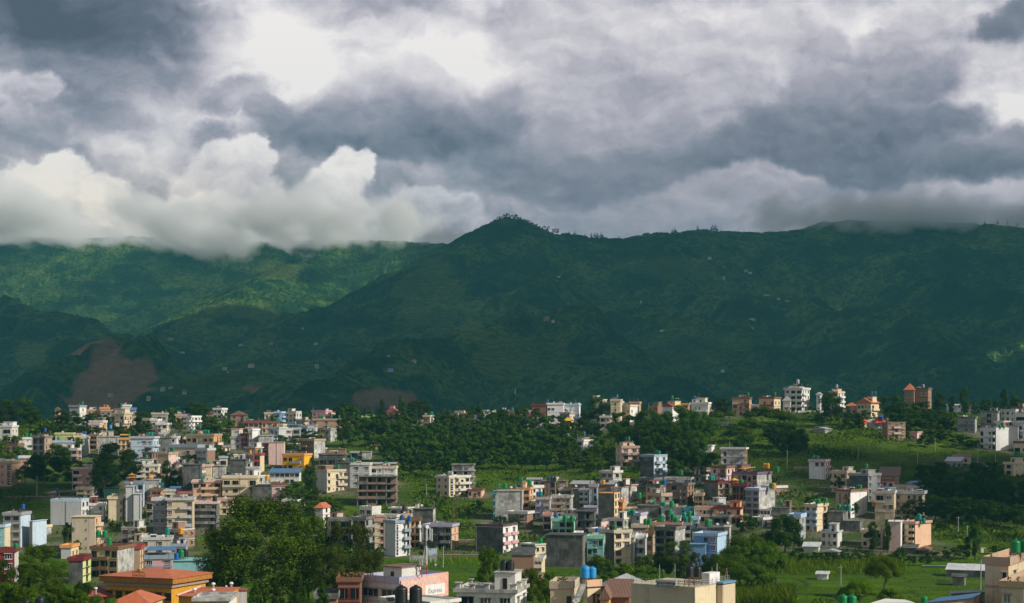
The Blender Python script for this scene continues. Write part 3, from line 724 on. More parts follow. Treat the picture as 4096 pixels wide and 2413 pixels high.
def parapet(b, W, D, z, h, mat, over=.15, th=.14, cope=None):
    x0, x1, y0, y1 = -over, W + over, -over, D + over
    b.box(x0, x1, y0, y0 + th, z, z + h, mat); b.box(x0, x1, y1 - th, y1, z, z + h, mat)
    b.box(x0, x0 + th, y0 + th, y1 - th, z, z + h, mat); b.box(x1 - th, x1, y0 + th, y1 - th, z, z + h, mat)
def B(label, x0, x1, x2, yt, yb, n, wall, front='', side='', **k):
    """one house.  x0..x1 front, ..x2 flank, yt/yb roof and foot rows, n storeys"""
    xc = x1 if x2 >= x1 else x0
    Y = k.get('Y') or solve_Y(xc, yb)
    O, rot, W, D = frame_of(x0, x1, x2, Y, k.get('dep', 9.0), k.get('th'))
    zb = wz(yb, Y); zt = wz(yt, Y); H = zt - zb
    par = k.get('par', .8 if H > 4 else .4)
    roof = k.get('roof', 'flat'); trim = k.get('trim', wall); fr = k.get('fr', 'w'); sw = k.get('sw', wall)
    if roof != 'flat': par = 0
    H -= par if roof == 'flat' else 0
    T = thing(k.get('name', 'house'), label, k.get('cat', 'house'), (O.x, O.y, zb), rot, k.get('group', 'houses of the hillside town'))
    NB[label] = (T, W, D, H, rot); BOX.append((min(x0, x2), max(x1, x2), yt, yb, Y))
    rnd = random.Random(hash(label) & 0xffff if False else sum(map(ord, label)))
    random.seed(sum(map(ord, label)))
    tm = paint(trim); wm = paint(wall); sm = paint(sw)
    over = k.get('over', .35)
    fd = k.get('fd', 5.0)
    if k.get('frame'):       # open concrete frame: slabs and columns round a dark core
        nb = k.get('bays', 3); fh = H / n; cm = paint(k.get('cm', 'cement'))
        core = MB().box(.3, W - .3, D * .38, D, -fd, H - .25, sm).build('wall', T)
        for i in range(n):
            MB().box(-.3, W + .3, -.3, D + .002, (i + 1) * fh - .28, (i + 1) * fh, cm).build('slab', T)
        cb = MB()
        for j in range(nb + 1):
            x = (W - .35) * j / nb
            for i in range(n): MB().box(x, x + .35, 0, .35, i * fh if i else -fd, (i + 1) * fh - .28, cm).build('column', T)
        for i in range(n):
            for j in range(nb):
                if rnd.random() < k.get('rail', .7):
                    x = (W - .35) * j / nb + .35; xe = (W - .35) * (j + 1) / nb
                    MB().box(x, xe, .05, .17, i * fh, i * fh + rnd.choice((.5, .9, .9)), paint(rnd.choice(('brick', 'cement', wall)))).build('parapet', T)
                if rnd.random() < .5:
                    x = (W - .35) * j / nb + .35; xe = (W - .35) * (j + 1) / nb
                    MB().box(x + .1, x + (xe - x) * .35, D * .38 - .02, D * .38, i * fh + .1, i * fh + 2.0, DARK).build('door', T)  # doorway panel in the painted opening shade
    else:
        fh = H / n
        b = MB(); b.box(0, W, 0, D, -fd, H, wm)
        o = b.build('wall', T)
        if sw != wall:
            if x2 >= x1: MB().box(W, W + .03, 0, D, -fd, H, sm).build('side_wall', T)
            else: MB().box(-.03, 0, 0, D, -fd, H, sm).build('side_wall', T)
        if not k.get('noslab'):
            for i in range(n - 1):
                z = (i + 1) * fh - .1
                bb = MB(); pr = k.get('pr', .12)
                if front.strip('./'): bb.box(-pr if front.strip('./') else 0.002, W + .06, -pr, 0 if not side.strip('./') else 0, z, z + .2, tm)
                if side.strip('./'):
                    if x2 >= x1: bb.box(W, W + pr + .03, 0, D, z, z + .2, tm)
                    else: bb.box(-pr - .03, 0, 0, D, z, z + .2, tm)
                if front.strip('./') or side.strip('./'): bb.build('slab', T)
        face_windows(T, W, n, H, front, fr, k.get('wt', trim), 'f', W, 0)
        if x2 >= x1: face_windows(T, D, n, H, side, fr, k.get('wt', trim), 'r', W + (.03 if sw != wall else 0), 0)
        else: face_windows(T, D, n, H, side, fr, k.get('wt', trim), 'l', W, 0)
        for (fs, uu) in (('f', front), ('r', side)):
            s0 = uu.split('/')[0]
            for i, ch in enumerate(s0):
                if ch == 'G':
                    L = W if fs == 'f' else D; bw = L / len(s0); u = (i + .5) * bw; g = MB()
                    w_ = min(bw * .5, 1.4); x = u - w_ / 2
                    if fs == 'f': g.box(x, x + w_, -.03, -.003, .4, H - .5, GLASS[1])
                    else: g.box(W + .033, W + .06, x, x + w_, .4, H - .5, GLASS[1])
                    z = .4
                    while z < H - .6:
                        if fs == 'f': g.box(x - .05, x + w_ + .05, -.08, -.031, z, z + .12, FR['w'])
                        else: g.box(W + .061, W + .10, x - .05, x + w_ + .05, z, z + .12, FR['w'])
                        z += 1.0
                    g.build('glass_strip', T)
        # balconies
        def balc(x0_, x1_, lvl, face, bm):
            z = lvl * fh - .12; bb = MB(); d = k.get('bd', 1.0); hh = .95
            if face == 'f':
                bb.box(x0_, x1_, -d, -.003, z, z + .14, bm); bb.box(x0_, x1_, -d, -d + .1, z + .14, z + hh, bm)
                bb.box(x0_, x0_ + .1, -d + .1, -.003, z + .14, z + hh, bm); bb.box(x1_ - .1, x1_, -d + .1, -.003, z + .14, z + hh, bm)
            else:
                e = W + .034
                bb.box(e, e + d, x0_, x1_, z, z + .14, bm); bb.box(e + d - .1, e + d, x0_, x1_, z + .14, z + hh, bm)
                bb.box(e, e + d - .1, x0_, x0_ + .1, z + .14, z + hh, bm); bb.box(e, e + d - .1, x1_ - .1, x1_, z + .14, z + hh, bm)
            bb.build('balcony', T)
        bm = paint(k.get('bc', trim))
        for key, L, face in (('bal', W, 'f'), ('sbal', D, 'r')):
            if key in k:
                for (a, c) in k[key]:
                    for lv in range(1, n):
                        if lv in k.get('skip', ()): continue
                        balc(a * L, c * L, lv, face, bm)
    # roof
    if roof == 'flat':
        ov = over if not k.get('frame') else .3
        if not k.get('frame'):
            rb = MB()
            rb.box(-ov, W + ov, -ov, D + ov, H, H + .16, tm); rb.build('roof', T)
        zr = H + (.16 if not k.get('frame') else 0)
        if par > .2:
            pb = MB(); parapet(pb, W, D, zr, par, paint(k.get('pc', trim)), ov); pb.build('parapet', T)
    else:
        rb = MB(); rm = paint(k.get('rc', 'tin'))
        rh = k.get('rh', 2.0)
        hip_roof(rb, 0, W, 0, D, H, rh, rm, roof == 'gable', k.get('ro', .5), roof == 'shed')
        rb.build('roof', T)
        if roof == 'shed':
            MB().poly([(0, 0, H - .3), (W, 0, H - .3), (W, D, H - .3), (0, D, H - .3), (.05, .3, H), (W - .05, .3, H), (W, D, H + rh * .93), (0, D, H + rh * .93)],
                      [(0, 3, 2, 1), (4, 5, 6, 7), (0, 1, 5, 4), (1, 2, 6, 5), (2, 3, 7, 6), (3, 0, 4, 7)], wm).build('gable_wall', T)
        zr = H + .1
        if roof == 'gable':
            g = MB(); x_ = W / 2
            if W >= D:
                for xx in (0, W - .1): g.poly([(xx, 0, H), (xx, D, H), (xx, D / 2, H + rh * .95), (xx + .1, 0, H), (xx + .1, D, H), (xx + .1, D / 2, H + rh * .95)], [(0, 2, 1), (3, 4, 5), (0, 3, 5, 2), (1, 2, 5, 4)], wm)
            else:
                g.poly([(0, 0, H), (W, 0, H), (W / 2, 0, H + rh * .95), (0, .1, H), (W, .1, H), (W / 2, .1, H + rh * .95)], [(0, 1, 2), (3, 5, 4), (0, 2, 5, 3), (1, 4, 5, 2)], wm)
            g.build('gable_wall', T)
    # rooms and towers on the roof: (u0, u1, height, paint[, v0, v1])
    tops = []
    for st in k.get('st', ()):
        u0, u1, hh, cc = st[:4]; v0, v1 = (st[4], st[5]) if len(st) > 4 else (.35, .95)
        X0, X1, Y0, Y1 = u0 * W, u1 * W, v0 * D, v1 * D
        s = MB(); s.box(X0, X1, Y0, Y1, zr, zr + hh - .15, paint(cc)); so = s.build('roof_room', T)
        s = MB(); s.box(X0 - .25, X1 + .25, Y0 - .25, Y1 + .25, zr + hh - .15, zr + hh, paint(k.get('stt', trim))); s.build('slab', T)
        if hh > 1.9 and X1 - X0 > 1.6: link('door', window_mesh('D', .8, 1.9, 'b', 0, trim), T, ((X0 + X1) / 2, Y0 - .004, zr + .05), 0)
        tops.append((X0, X1, Y0, Y1, zr + hh))
    for (u, v, hh) in k.get('cols', ()):
        c = MB().box(u * W, u * W + .3, v * D, v * D + .3, zr + .002, zr + hh, paint('cement'))
        for dx in (.06, .24): c.tube((u * W + dx, v * D + .1, zr + hh), (u * W + dx, v * D + .1, zr + hh + .7), .02, RUST, 3)
        c.build('column', T)
    if k.get('aw'):      # metal lean-to on the roof (u0,u1,height,paint)
        for (u0, u1, hh, cc) in k['aw']:
            a = MB(); hip_roof(a, u0 * W, u1 * W, .15 * D, .9 * D, zr + hh, .5, paint(cc), over=.3, mono=True); a.build('awning', T)
            a = MB()
            for u in (u0, (u0 + u1) / 2, u1):
                for v in (.15, .9): a.tube((u * W, v * D, zr), (u * W, v * D, zr + hh), .05, STEEL, 4)
            a.tube((u0 * W, .15 * D, zr + hh), (u1 * W, .15 * D, zr + hh), .05, STEEL, 4); a.tube((u0 * W, .9 * D, zr + hh), (u1 * W, .9 * D, zr + hh), .05, STEEL, 4); a.build('awning_frame', T)
    # tanks, heaters, poles and plants stand on the roof: things of their own
    R3 = Matrix.Rotation(rot, 3, 'Z'); base = Vector((O.x, O.y, zb))
    wl = lambda u, v, z: base + R3 @ Vector((u * W, v * D, z))
    short = label
    tk = k.get('tk', ())
    cnt = {}
    for t_ in tk: cnt[t_[0]] = cnt.get(t_[0], 0) + 1
    seen = {}
    for t_ in sorted(tk, key=lambda q: q[1]):
        c, u = t_[0], t_[1]; v = t_[2] if len(t_) > 2 else .5; st_h = t_[3] if len(t_) > 3 else 1.0; sz = t_[4] if len(t_) > 4 else 1.0
        z = zr
        for (X0, X1, Y0, Y1, zz) in tops:
            if X0 - .1 <= u * W <= X1 + .1 and Y0 - .1 <= v * D <= Y1 + .1: z = zz
        i = seen.get(c, 0); seen[c] = i + 1
        pos = '' if cnt[c] == 1 else (['left', 'right'] if cnt[c] == 2 else ['leftmost', 'middle', 'rightmost', 'far right'])[min(i, 3)] + ' '
        tank(wl(u, v, z + .003), c, f'{pos}{COLW[c]} tank atop the {short}', sz, st_h, k.get('bigtank', False))
    for i, s_ in enumerate(k.get('sol', ())):
        u = s_[0]; v = s_[1] if len(s_) > 1 else .4; z = zr
        for (X0, X1, Y0, Y1, zz) in tops:
            if X0 - .1 <= u * W <= X1 + .1 and Y0 - .1 <= v * D <= Y1 + .1: z = zz
        solar(wl(u, v, z + .003), f'solar water heater on the {short}', rot)
    for i, p_ in enumerate(k.get('pl', ())):
        u, v = p_[0], p_[1]; hh = p_[2] if len(p_) > 2 else 1.2
        ps = {1: [''], 2: ['left ', 'right '], 3: ['leftmost ', 'middle ', 'rightmost '], 4: ['leftmost ', 'left of middle ', 'right of middle ', 'rightmost ']}[len(k['pl'])][i]
        roof_plant(wl(u, v, zr + .003), hh, f'{ps}leafy potted plant on the {short}')
    if roof == 'flat' and 480 < Y < 900 and H > 4 and not k.get('frame'):
        q = rnd.random()
        if q < .38 and not k.get('cols'):
            for (u, v) in rnd.sample([(.02, .04), (.92, .04), (.92, .92), (.02, .92), (.45, .04)], 3):
                hh = rnd.choice((1.2, 1.5, 2.2)); c = MB().box(u * W, u * W + .28, v * D, v * D + .28, zr + .002, zr + hh, paint('cement'))
                c.tube((u * W + .14, v * D + .14, zr + hh), (u * W + .14, v * D + .14, zr + hh + .8), .03, RUST, 3); c.build('column', T)
        if q > .55 and len(label.split()) <= 8: laundry(wl(rnd.uniform(.1, .4), .12, zr + .003), rot, min(W * .5, 4), f'washing line with clothes on the {short}', rnd)
        if .30 < q < .62 and len(label.split()) <= 9: dish(wl(rnd.uniform(.3, .8), .15, zr + .003), rot, f'satellite dish on the {short}')
        dp = MB(); xx = rnd.choice((.12, W - .2, W * .5)); dp.box(xx, xx + .09, -.16, -.01, -2, H, FR['g']); dp.build('drain_pipe', T)
    for i, (u, v, hh) in enumerate(k.get('po', ())):
        o = MB().tube((0, 0, 0), (0, 0, hh), .05, STEEL, 5).tube((-.5, 0, hh * .92), (.5, 0, hh * .92), .03, STEEL, 4).build('antenna_pole', None, wl(u, v, zr + .002), rot)
        tag(o, f'{["", "second ", "third "][i]}thin metal antenna pole on the {short}', 'antenna', 'antenna poles on roofs')
    return T
# ------------------------------------------------------------------ foliage
def leaf_mat(name, dark, light, hue=(.5, .5)):
    m = bpy.data.materials.new(name); m.use_nodes = True
    t = NT(m.node_tree); t.n.clear()
    o = t.node('ShaderNodeOutputMaterial'); d = t.node('ShaderNodeBsdfDiffuse'); tr = t.node('ShaderNodeBsdfTranslucent'); mx = t.node('ShaderNodeMixShader')
    g = t.node('ShaderNodeNewGeometry'); oi = t.node('ShaderNodeObjectInfo')
    c = t.mix(g.outputs['Random Per Island'], dark, light)
    c = t.mix(t.mr(t.noise(g.outputs['Position'], .45, 3, .6), .35, .7, 0, .55), c, dark)
    hs = t.node('ShaderNodeHueSaturation'); t.put(hs.inputs['Color'], c)
    t.put(hs.inputs['Hue'], t.mr(oi.outputs['Random'], 0, 1, .485, .515)); t.put(hs.inputs['Value'], t.mr(oi.outputs['Random'], 0, 1, .7, 1.35))
    t.put(d.inputs[0], hs.outputs[0]); t.put(tr.inputs[0], hs.outputs[0]); mx.inputs[0].default_value = .22
    t.l.new(d.outputs[0], mx.inputs[1]); t.l.new(tr.outputs[0], mx.inputs[2]); t.l.new(mx.outputs[0], o.inputs[0])
    return m
LEAF = {'broad': leaf_mat('broadleaf_foliage', (.020, .046, .004), (.135, .21, .012)),
        'deep': leaf_mat('dark_foliage', (.010, .030, .005), (.080, .14, .012)),
        'bright': leaf_mat('bright_foliage', (.065, .125, .004), (.16, .25, .010)),
        'bamboo': leaf_mat('bamboo_foliage', (.012, .038, .005), (.11, .19, .012)),
        'reddish': leaf_mat('reddish_foliage', (.022, .040, .006), (.12, .155, .018)),
        'far': leaf_mat('far_forest_foliage', (.012, .026, .010), (.035, .06, .016))}
BARK = plain('bark', (.11, .085, .065), .95, .1)
def leaf_quads(C, S, rng, up=0.0, out=None):
    """random oriented leaf sprays centred on C (n,3) with sizes S"""
    n = len(C)
    nrm = rng.normal(size=(n, 3)) * (1 if out is None else .42); nrm[:, 2] += up
    if out is not None: nrm += out
    nrm /= np.linalg.norm(nrm, axis=1)[:, None]
    a = np.cross(nrm, rng.normal(size=(n, 3))); a /= np.linalg.norm(a, axis=1)[:, None]; b = np.cross(nrm, a)
    S = S[:, None]
    P = np.stack([C - a * S, C - b * S * .45 + nrm * S * .12, C + a * S, C + b * S * .45 + nrm * S * .12], 1)
    return P.reshape(-1, 3)
def quads_mesh(name, P, mat):
    n = len(P) // 4; me = bpy.data.meshes.new(name)
    me.vertices.add(len(P)); me.vertices.foreach_set('co', P.astype(np.float32).ravel())
    me.loops.add(len(P)); me.loops.foreach_set('vertex_index', np.arange(len(P), dtype=np.int32))
    me.polygons.add(n); me.polygons.foreach_set('loop_start', np.arange(0, n * 4, 4, dtype=np.int32)); me.polygons.foreach_set('loop_total', np.full(n, 4, dtype=np.int32))
    me.update(calc_edges=True); me.materials.append(mat); return me
def crown_proto(kind, seed, leaves, mat, lobes=26, leaf=.045):
    """crown of unit height (0..1) and unit width: lobed clumps of leaf sprays with gaps"""
    rng = np.random.RandomState(seed); C = []; S = []; O = []
    for i in range(lobes):
        if kind == 'round':
            ph = rng.uniform(0, 2 * np.pi); zz = rng.uniform(.10, .93); rr = .37 * np.sqrt(max(.05, 1 - ((zz - .48) / .54) ** 2)) * rng.uniform(.55, 1.12)
            c = np.array([rr * np.cos(ph), rr * np.sin(ph), zz]); r = rng.uniform(.08, .15) * (1 if lobes < 60 else .82)
        elif kind == 'tall':
            ph = rng.uniform(0, 2 * np.pi); zz = rng.uniform(.05, .95); rr = .30 * (1 - abs(zz - .45) * 1.1) * rng.uniform(.3, 1.1)
            c = np.array([rr * np.cos(ph), rr * np.sin(ph), zz]); r = rng.uniform(.07, .13)
        elif kind == 'cone':
            ph = rng.uniform(0, 2 * np.pi); zz = rng.uniform(0, 1) ** 1.2; rr = .42 * (1 - zz) * rng.uniform(.5, 1)
            c = np.array([rr * np.cos(ph), rr * np.sin(ph), zz * .95]); r = .05 + .10 * (1 - zz)
        elif kind == 'spread':
            ph = rng.uniform(0, 2 * np.pi); rr = .46 * np.sqrt(rng.rand()); zz = .5 + .35 * (1 - (rr / .5) ** 2) * rng.uniform(.3, 1.2)
            c = np.array([rr * np.cos(ph), rr * np.sin(ph), zz]); r = rng.uniform(.08, .14)
        else:       # bamboo: plumes on arching culms that fan out from a narrow foot
            ph = rng.uniform(0, 2 * np.pi); tt = rng.uniform(.30, 1.0); rr = (.06 + .36 * tt ** 1.5) * rng.uniform(.3, 1.1)
            c = np.array([rr * np.cos(ph), rr * np.sin(ph), tt * rng.uniform(.80, .92) + .02]); r = rng.uniform(.07, .125)
        m_ = int(leaves / lobes * (r / .13) ** 2)
        d = rng.normal(size=(m_, 3)); d /= np.linalg.norm(d, axis=1)[:, None]; O.append(d * .9 + c * np.array([1, 1, 0]) * .8)
        d *= (r * rng.uniform(.55, 1.08, m_))[:, None]; d[:, 2] *= .8
        C.append(c + d); S.append(rng.uniform(.6, 1.3, m_) * leaf)
    C = np.concatenate(C); S = np.concatenate(S)
    return quads_mesh('crown', leaf_quads(C, S, rng, .25, np.concatenate(O)), mat)
def trunk_mesh(seed, branches=5, top=.62, r=.028, lean=.05):
    rng = random.Random(seed); b = MB()
    p0 = Vector((0, 0, -.06)); p = p0; rr = r
    pts = [p0]
    for i in range(4): pts.append(Vector((rng.uniform(-lean, lean) * (i + 1) / 2, rng.uniform(-lean, lean) * (i + 1) / 2, top * (i + 1) / 4)))
    for i in range(4): b.tube(pts[i], pts[i + 1], r * (1 - i * .2), BARK, 7, r * (1 - (i + 1) * .2))
    for i in range(branches):
        a = rng.uniform(0, 6.28); k = rng.choice((2, 3, 3, 4)); s = pts[k]
        e = s + Vector((math.cos(a) * rng.uniform(.15, .3), math.sin(a) * rng.uniform(.15, .3), rng.uniform(.12, .3)))
        b.tube(s, e, r * .4, BARK, 5, r * .12)
    return b.mesh('trunk')
PROTO = {}
def proto(kind, mat, lod=1):
    key = (kind, mat, lod)
    if key not in PROTO:
        nl = {0: 1500, 1: 4200, 2: 15000, 3: 46000}[lod]; lf = {0: .050, 1: .034, 2: .020, 3: .0125}[lod]
        lb = {0: 18, 1: 28, 2: 44, 3: 78}[lod]
        if kind == 'bamboo': lb = 24
        PROTO[key] = ([crown_proto(kind, 11 + 7 * j + len(kind), nl, LEAF[mat], lb, lf) for j in range(3 if lod < 3 else 1)], [trunk_mesh(5 + j) for j in range(3)])
    return PROTO[key]
def tree(px, yt, yb, wid, kind='round', mat='broad', label='', group=None, lod=1, Y=None, name=None, cf=None):
    """yt/yb = top and foot rows, wid = crown width in photograph pixels"""
    Y = Y or solve_Y(px, yb); x = wpx(px, Y); zb = float(ground_h(x, Y)) if 340 < Y < 1500 else wz(yb, Y)
    H = wz(yt, Y) - zb; Wd = wid / F * Y * 1.12
    P, Tm = proto(kind, mat, lod); r = random.Random(int(px * 7 + yt)); j = r.randrange(len(P))
    nm = name or {'bamboo': 'bamboo_clump', 'cone': 'conifer_tree'}.get(kind, 'tree')
    t = thing(nm, label, 'bamboo' if kind == 'bamboo' else ('bush' if name == 'bush' else 'tree'), (x, Y, zb), r.uniform(0, 6.28), group)
    c0 = {'round': .16, 'spread': .0, 'tall': .10, 'cone': .06, 'bamboo': .02}[kind] if cf is None else cf
    c = link('crown', P[j], t, (0, 0, H * c0)); c.scale = (Wd, Wd, H * (1.02 - c0))
    tr = link('trunk', Tm[j], t); tr.scale = (min(H, 12), min(H, 12), H)
    return t
def roof_plant(loc, h, label):
    P, _ = proto('round', 'broad', 0)
    t = thing('potted_plant', label, 'potted plant', loc, random.uniform(0, 6), 'plants on the roof terraces')
    c = link('foliage', P[random.randrange(3)], t, (0, 0, .25)); c.scale = (h, h, h)
    MB().lathe([(.16, 0), (.22, .32), (.2, .32)], plain('clay_pot', (.30, .12, .07), .9), 8).build('pot', t)
    return t

# ================================================================== the town, house by house
# ---- crest, left to centre
B('white house with upper room at left edge', -30,46,72,1703,1768,2,'offwhite','wO','ww',st=[(.45,.95,2.6,'white')],tk=())
B('small white annex left of the open frame', 92,130,130,1751,1800,2,'white*','V',tk=[('g',.35),('g',.75)])
B('dark unfinished house with open floors', 130,178,208,1745,1830,3,'cementdark','OO','b.',sw='tan',trim='cement',tk=[('b',.75)],st=[(.5,.75,1.6,'salmon')])
B('olive yellow long block with green windows', 221,291,300,1732,1800,2,'olive','..B','',noslab=True)
B('pale yellow wing beside the olive block', 296,340,352,1743,1800,2,'paleyellow','.b','',tk=[('b',.7),('b',.9)],sol=[(.3,)])
B('pale house with blue roof edge', 212,318,330,1764,1812,1,'offwhite','','',trim='sky',tk=[('t',.15)])
B('plain pale grey slab block', 327,352,358,1748,1824,3,'palegrey','','',noslab=True)
B('brown house left of the wide cement block', 358,388,391,1738,1800,3,'tan','O','',trim='brown',bal=[(.1,.9)])
B('wide grey cement block near brown house', 391,470,474,1746,1830,3,'cementpale','','',st=[(.2,.75,2.6,'beige')],tk=[('y',.3,.6,1.2),('c',.62)],par=.3)
B('grey house with white stair tower on crest', 277,318,345,1622,1700,3,'grey','','.b.',sw='white',tk=[('t',.95)])
B('tiny cream cottage among crest trees', 220,238,242,1638,1668,1,'peach','b','',roof='gable',rc='tin_brown',rh=1.2)
B('pink low terrace left of orange house', 345,400,402,1638,1690,2,'salmon','bb','',st=[(.2,.4,1.8,'white')])
B('orange roofed small house on left crest', 400,434,438,1630,1690,2,'peach','wb','',trim='orange',st=[(.4,.9,2.0,'orange')])
B('long grey brown house behind cream mansion', 404,446,450,1640,1690,2,'grey','wb','',trim='salmon')
B('cream mansion with octagonal top on left crest', 446,496,528,1652,1712,2,'sand','B.O','bNb',trim='beige',st=[(.1,.95,2.9,'cream',.2,.8)],tk=[('g',.45,.5),('k',.3,.5)],bal=[(.4,.95)])
B('white box house behind cream mansion', 483,520,525,1620,1690,3,'white','','',tk=())
B('dark blue roofed wing behind cream mansion', 520,540,545,1642,1700,2,'beige','b','',roof='shed',rc='tin_blue',rh=1.5)
B('grey flat house above the rounded house', 607,668,672,1652,1715,2,'grey','bOb','',trim='beige')
B('white house with rounded balconies', 603,630,645,1677,1735,2,'offwhite','b','Bb',trim='white')
B('white corner house with dark windows', 628,668,684,1693,1742,2,'cream','bB','wN',trim='white',bal=[(.5,1.0)])
B('salmon house behind white three storey house', 702,742,746,1658,1712,2,'peach','bb','',trim='salmon',tk=[('t',.2),('b',.8)])
B('white three storey house with round terraces', 733,765,803,1664,1722,3,'offwhite','b.','bBb',trim='white',sw='white',bal=[(.1,.9)],sbal=[(.0,1.0)],bd=.8)
B('white villa with sloping wing on crest', 853,886,908,1633,1678,2,'offwhite','bO','bw',trim='white')
B('low red roofed house left of brick barn', 826,878,882,1654,1692,1,'tan','bb','',roof='gable',rc='tin_red',rh=1.3)
B('brown brick barn with wide roof', 922,985,990,1660,1700,2,'brick','bb','',roof='gable',rc='tin_brown',rh=2.2)
B('red edged restaurant with row of windows', 974,1036,1042,1684,1735,2,'cream','LLL','',trim='red',tk=[('g',.2)],fr='b',sol=[(.45,)])
B('tan low house with red eaves', 1046,1114,1118,1686,1735,2,'sand','bWb','',trim='tin_red',tk=[('g',.85),('t',.95)])
B('cream wing left of bright blue house', 1058,1098,1100,1650,1700,2,'cream','bb','',trim='beige')
B('bright blue house on the crest', 1098,1124,1140,1647,1705,3,'sky','b','bb',sw='blue',trim='sky',sbal=[(.1,.9)])
B('pink crest house with buttressed end', 1248,1302,1342,1642,1690,2,'pink','b..','.b.',trim='rose',st=[(.92,1.0,1.6,'pink',.1,.3)],tk=())
B('brown terrace house below the pink one', 1250,1365,1372,1676,1722,2,'tan','b.b.b','',trim='salmon',tk=[('g',.22),('g',.3),('t',.62),('g',.9)])
B('low grey house with blue awning', 1142,1200,1206,1712,1760,2,'grey','bO','',trim='palegrey',aw=[(.1,.9,2.0,'tin_blue')])
B('long grey house below the blue one', 1172,1228,1256,1706,1756,2,'bluegrey','OO','bb',trim='grey',tk=())
B('white and pink narrow house with balconies', 1136,1166,1172,1716,1762,2,'pink','ww','',trim='white',bal=[(.1,.9)])
B('grey house with dark door in trees', 1298,1322,1347,1714,1770,2,'grey','b','.b',sw='cementpale')
B('light grey house below pink crest house', 1204,1262,1270,1700,1748,2,'palegrey','bwb','',trim='grey',tk=[('b',.6)])
# ---- left slope second tier
B('pale blue four storey house with white windows', 522,614,634,1747,1850,3,'paleblue','.VWw','bb',trim='palegrey',tk=[('t',.7),('t',.82)],sol=[(.5,)],over=.5,sbal=[(.1,.9)])
B('red and yellow shack roofs behind pale blue house', 470,520,524,1752,1800,2,'cream','bBb','',trim='orange',aw=[(.2,.9,1.8,'tin_yellow')],tk=[('g',.9)])
B('rough cement block right of pale blue house', 632,682,688,1750,1830,3,'cement','','',par=.3)
B('small white house with round blue tank', 681,706,719,1746,1800,2,'offwhite','b','w',sw='white',tk=[('b',.95,.2,.1)],st=[(.2,.6,1.8,'white')])
B('beige low house with wide grey parapet', 672,788,818,1780,1858,2,'beige','.N.b.','www',trim='bluegrey',sw='white',par=1.2,sbal=[(.1,.9)])
B('tan house with white pilaster and orange end', 745,855,886,1737,1806,2,'sand','BO.BB','.GG',trim='tan',sw='orange',tk=[('t',.05,.5,1.6),('g',.35,.5),('t',.5),('t',.58),('t',.66),('g',.12,.2,.3)],st=[(.2,.35,2.2,'tan')])
B('pale pink tower block with tiny windows', 632,674,711,1810,1908,4,'tan','','V.V',sw='pink',noslab=True,tk=[('b',.85),('g',.98)],pl=[(.2,.4),(.5,.6),(.7,.3)])  # tan front paint stands in for the pink wall's shaded face
B('white narrow house with red roof edge', 926,957,971,1714,1796,3,'offwhite','.w','..',trim='white',pc='red',par=.3)
B('grey annex below the red edged white house', 922,980,986,1748,1800,2,'palegrey','.bN','',trim='grey')
B('white tower with bright blank end', 995,1009,1038,1716,1804,3,'offwhite','w','',sw='white',trim='white')
B('maroon balconies house between white towers', 962,992,995,1735,1800,3,'rose','bb','',trim='maroon',bal=[(.1,.9)])
B('grey square house with dark windows', 1076,1116,1148,1709,1772,2,'palegrey','.b','',sw='palegrey',tk=[('k',.3,.2,.1)])
B('mottled grey low block beside blank cream block', 1034,1088,1094,1741,1806,2,'cementpale','','',par=.3,tk=[('k',.95)])
B('large blank cream walled block', 1075,1136,1140,1768,1860,3,'pink','','',noslab=True,sw='cream',par=.2)
B('narrow brown house left of blank cream block', 1050,1072,1075,1774,1850,3,'tan','B','',trim='maroon')
B('brown house with weathered concrete end', 1202,1256,1300,1757,1836,3,'brown','bN','',sw='cementpale',trim='tan',sol=[(.5,)],bal=[(.0,.5)])
B('bright yellow two storey villa', 1130,1216,1247,1816,1884,2,'yellow','BO.w','.',trim='yellow',pc='orange',bal=[(.35,.85)],bc='bluegrey',over=.3,dep=10)
B('long white hall with blue roof', 1080,1198,1204,1890,1938,2,'white*','LLLLLL/...OO.','',roof='shed',rc='tin_blue',rh=1.3,fr='b')
B('low dark concrete house with brick roof room', 1275,1380,1388,1816,1862,1,'cementdark','OOO','',trim='cement',st=[(.3,.98,2.4,'brick')],par=.3)
B('brick hut with white trim above dark house', 1283,1302,1306,1793,1818,1,'brick','','',trim='white')
B('cream house with plain grey flank', 1265,1308,1388,1880,1972,3,'palegrey','','b.DWb',sw='cream',trim='beige',th=R(50),dep=10,st=[(.15,.9,2.4,'brick',.0,.35)],tk=[('g',.9,.6)],sbal=[(.5,.95)])
B('dark grey wall house behind grey cream block', 1352,1398,1402,1850,1960,3,'cementdark','','',par=.3)
B('grey cream block with pillared parapet', 1398,1478,1487,1853,1952,3,'palegrey','.W.W','',trim='offwhite',tk=[('b',.02,.5),('g',.12,.5)],sol=[(.4,)])
B('grey white house behind the brick frame', 1483,1582,1590,1866,1940,3,'offwhite','OwVw','',trim='white',pc='pink',aw=[(.05,.4,1.6,'tin'),(.65,.98,1.6,'tin')],tk=[('g',.55)])
B('unfinished brick and concrete frame house', 1428,1585,1593,1905,2024,4,'brick','','',frame=True,bays=4,par=.0,cm='cement',dep=10)
B('small shed with red roof in the grove', 1501,1528,1530,1783,1800,1,'grey','','',roof='shed',rc='tin_red',rh=.8)
B('whitewashed shack with leaning roof', 1402,1432,1434,1812,1834,1,'cementpale','O','',roof='shed',rc='tin',rh=.6)
B('pale ruined wall house in the grove', 1448,1484,1488,1806,1838,1,'cementpale','','',par=.2)
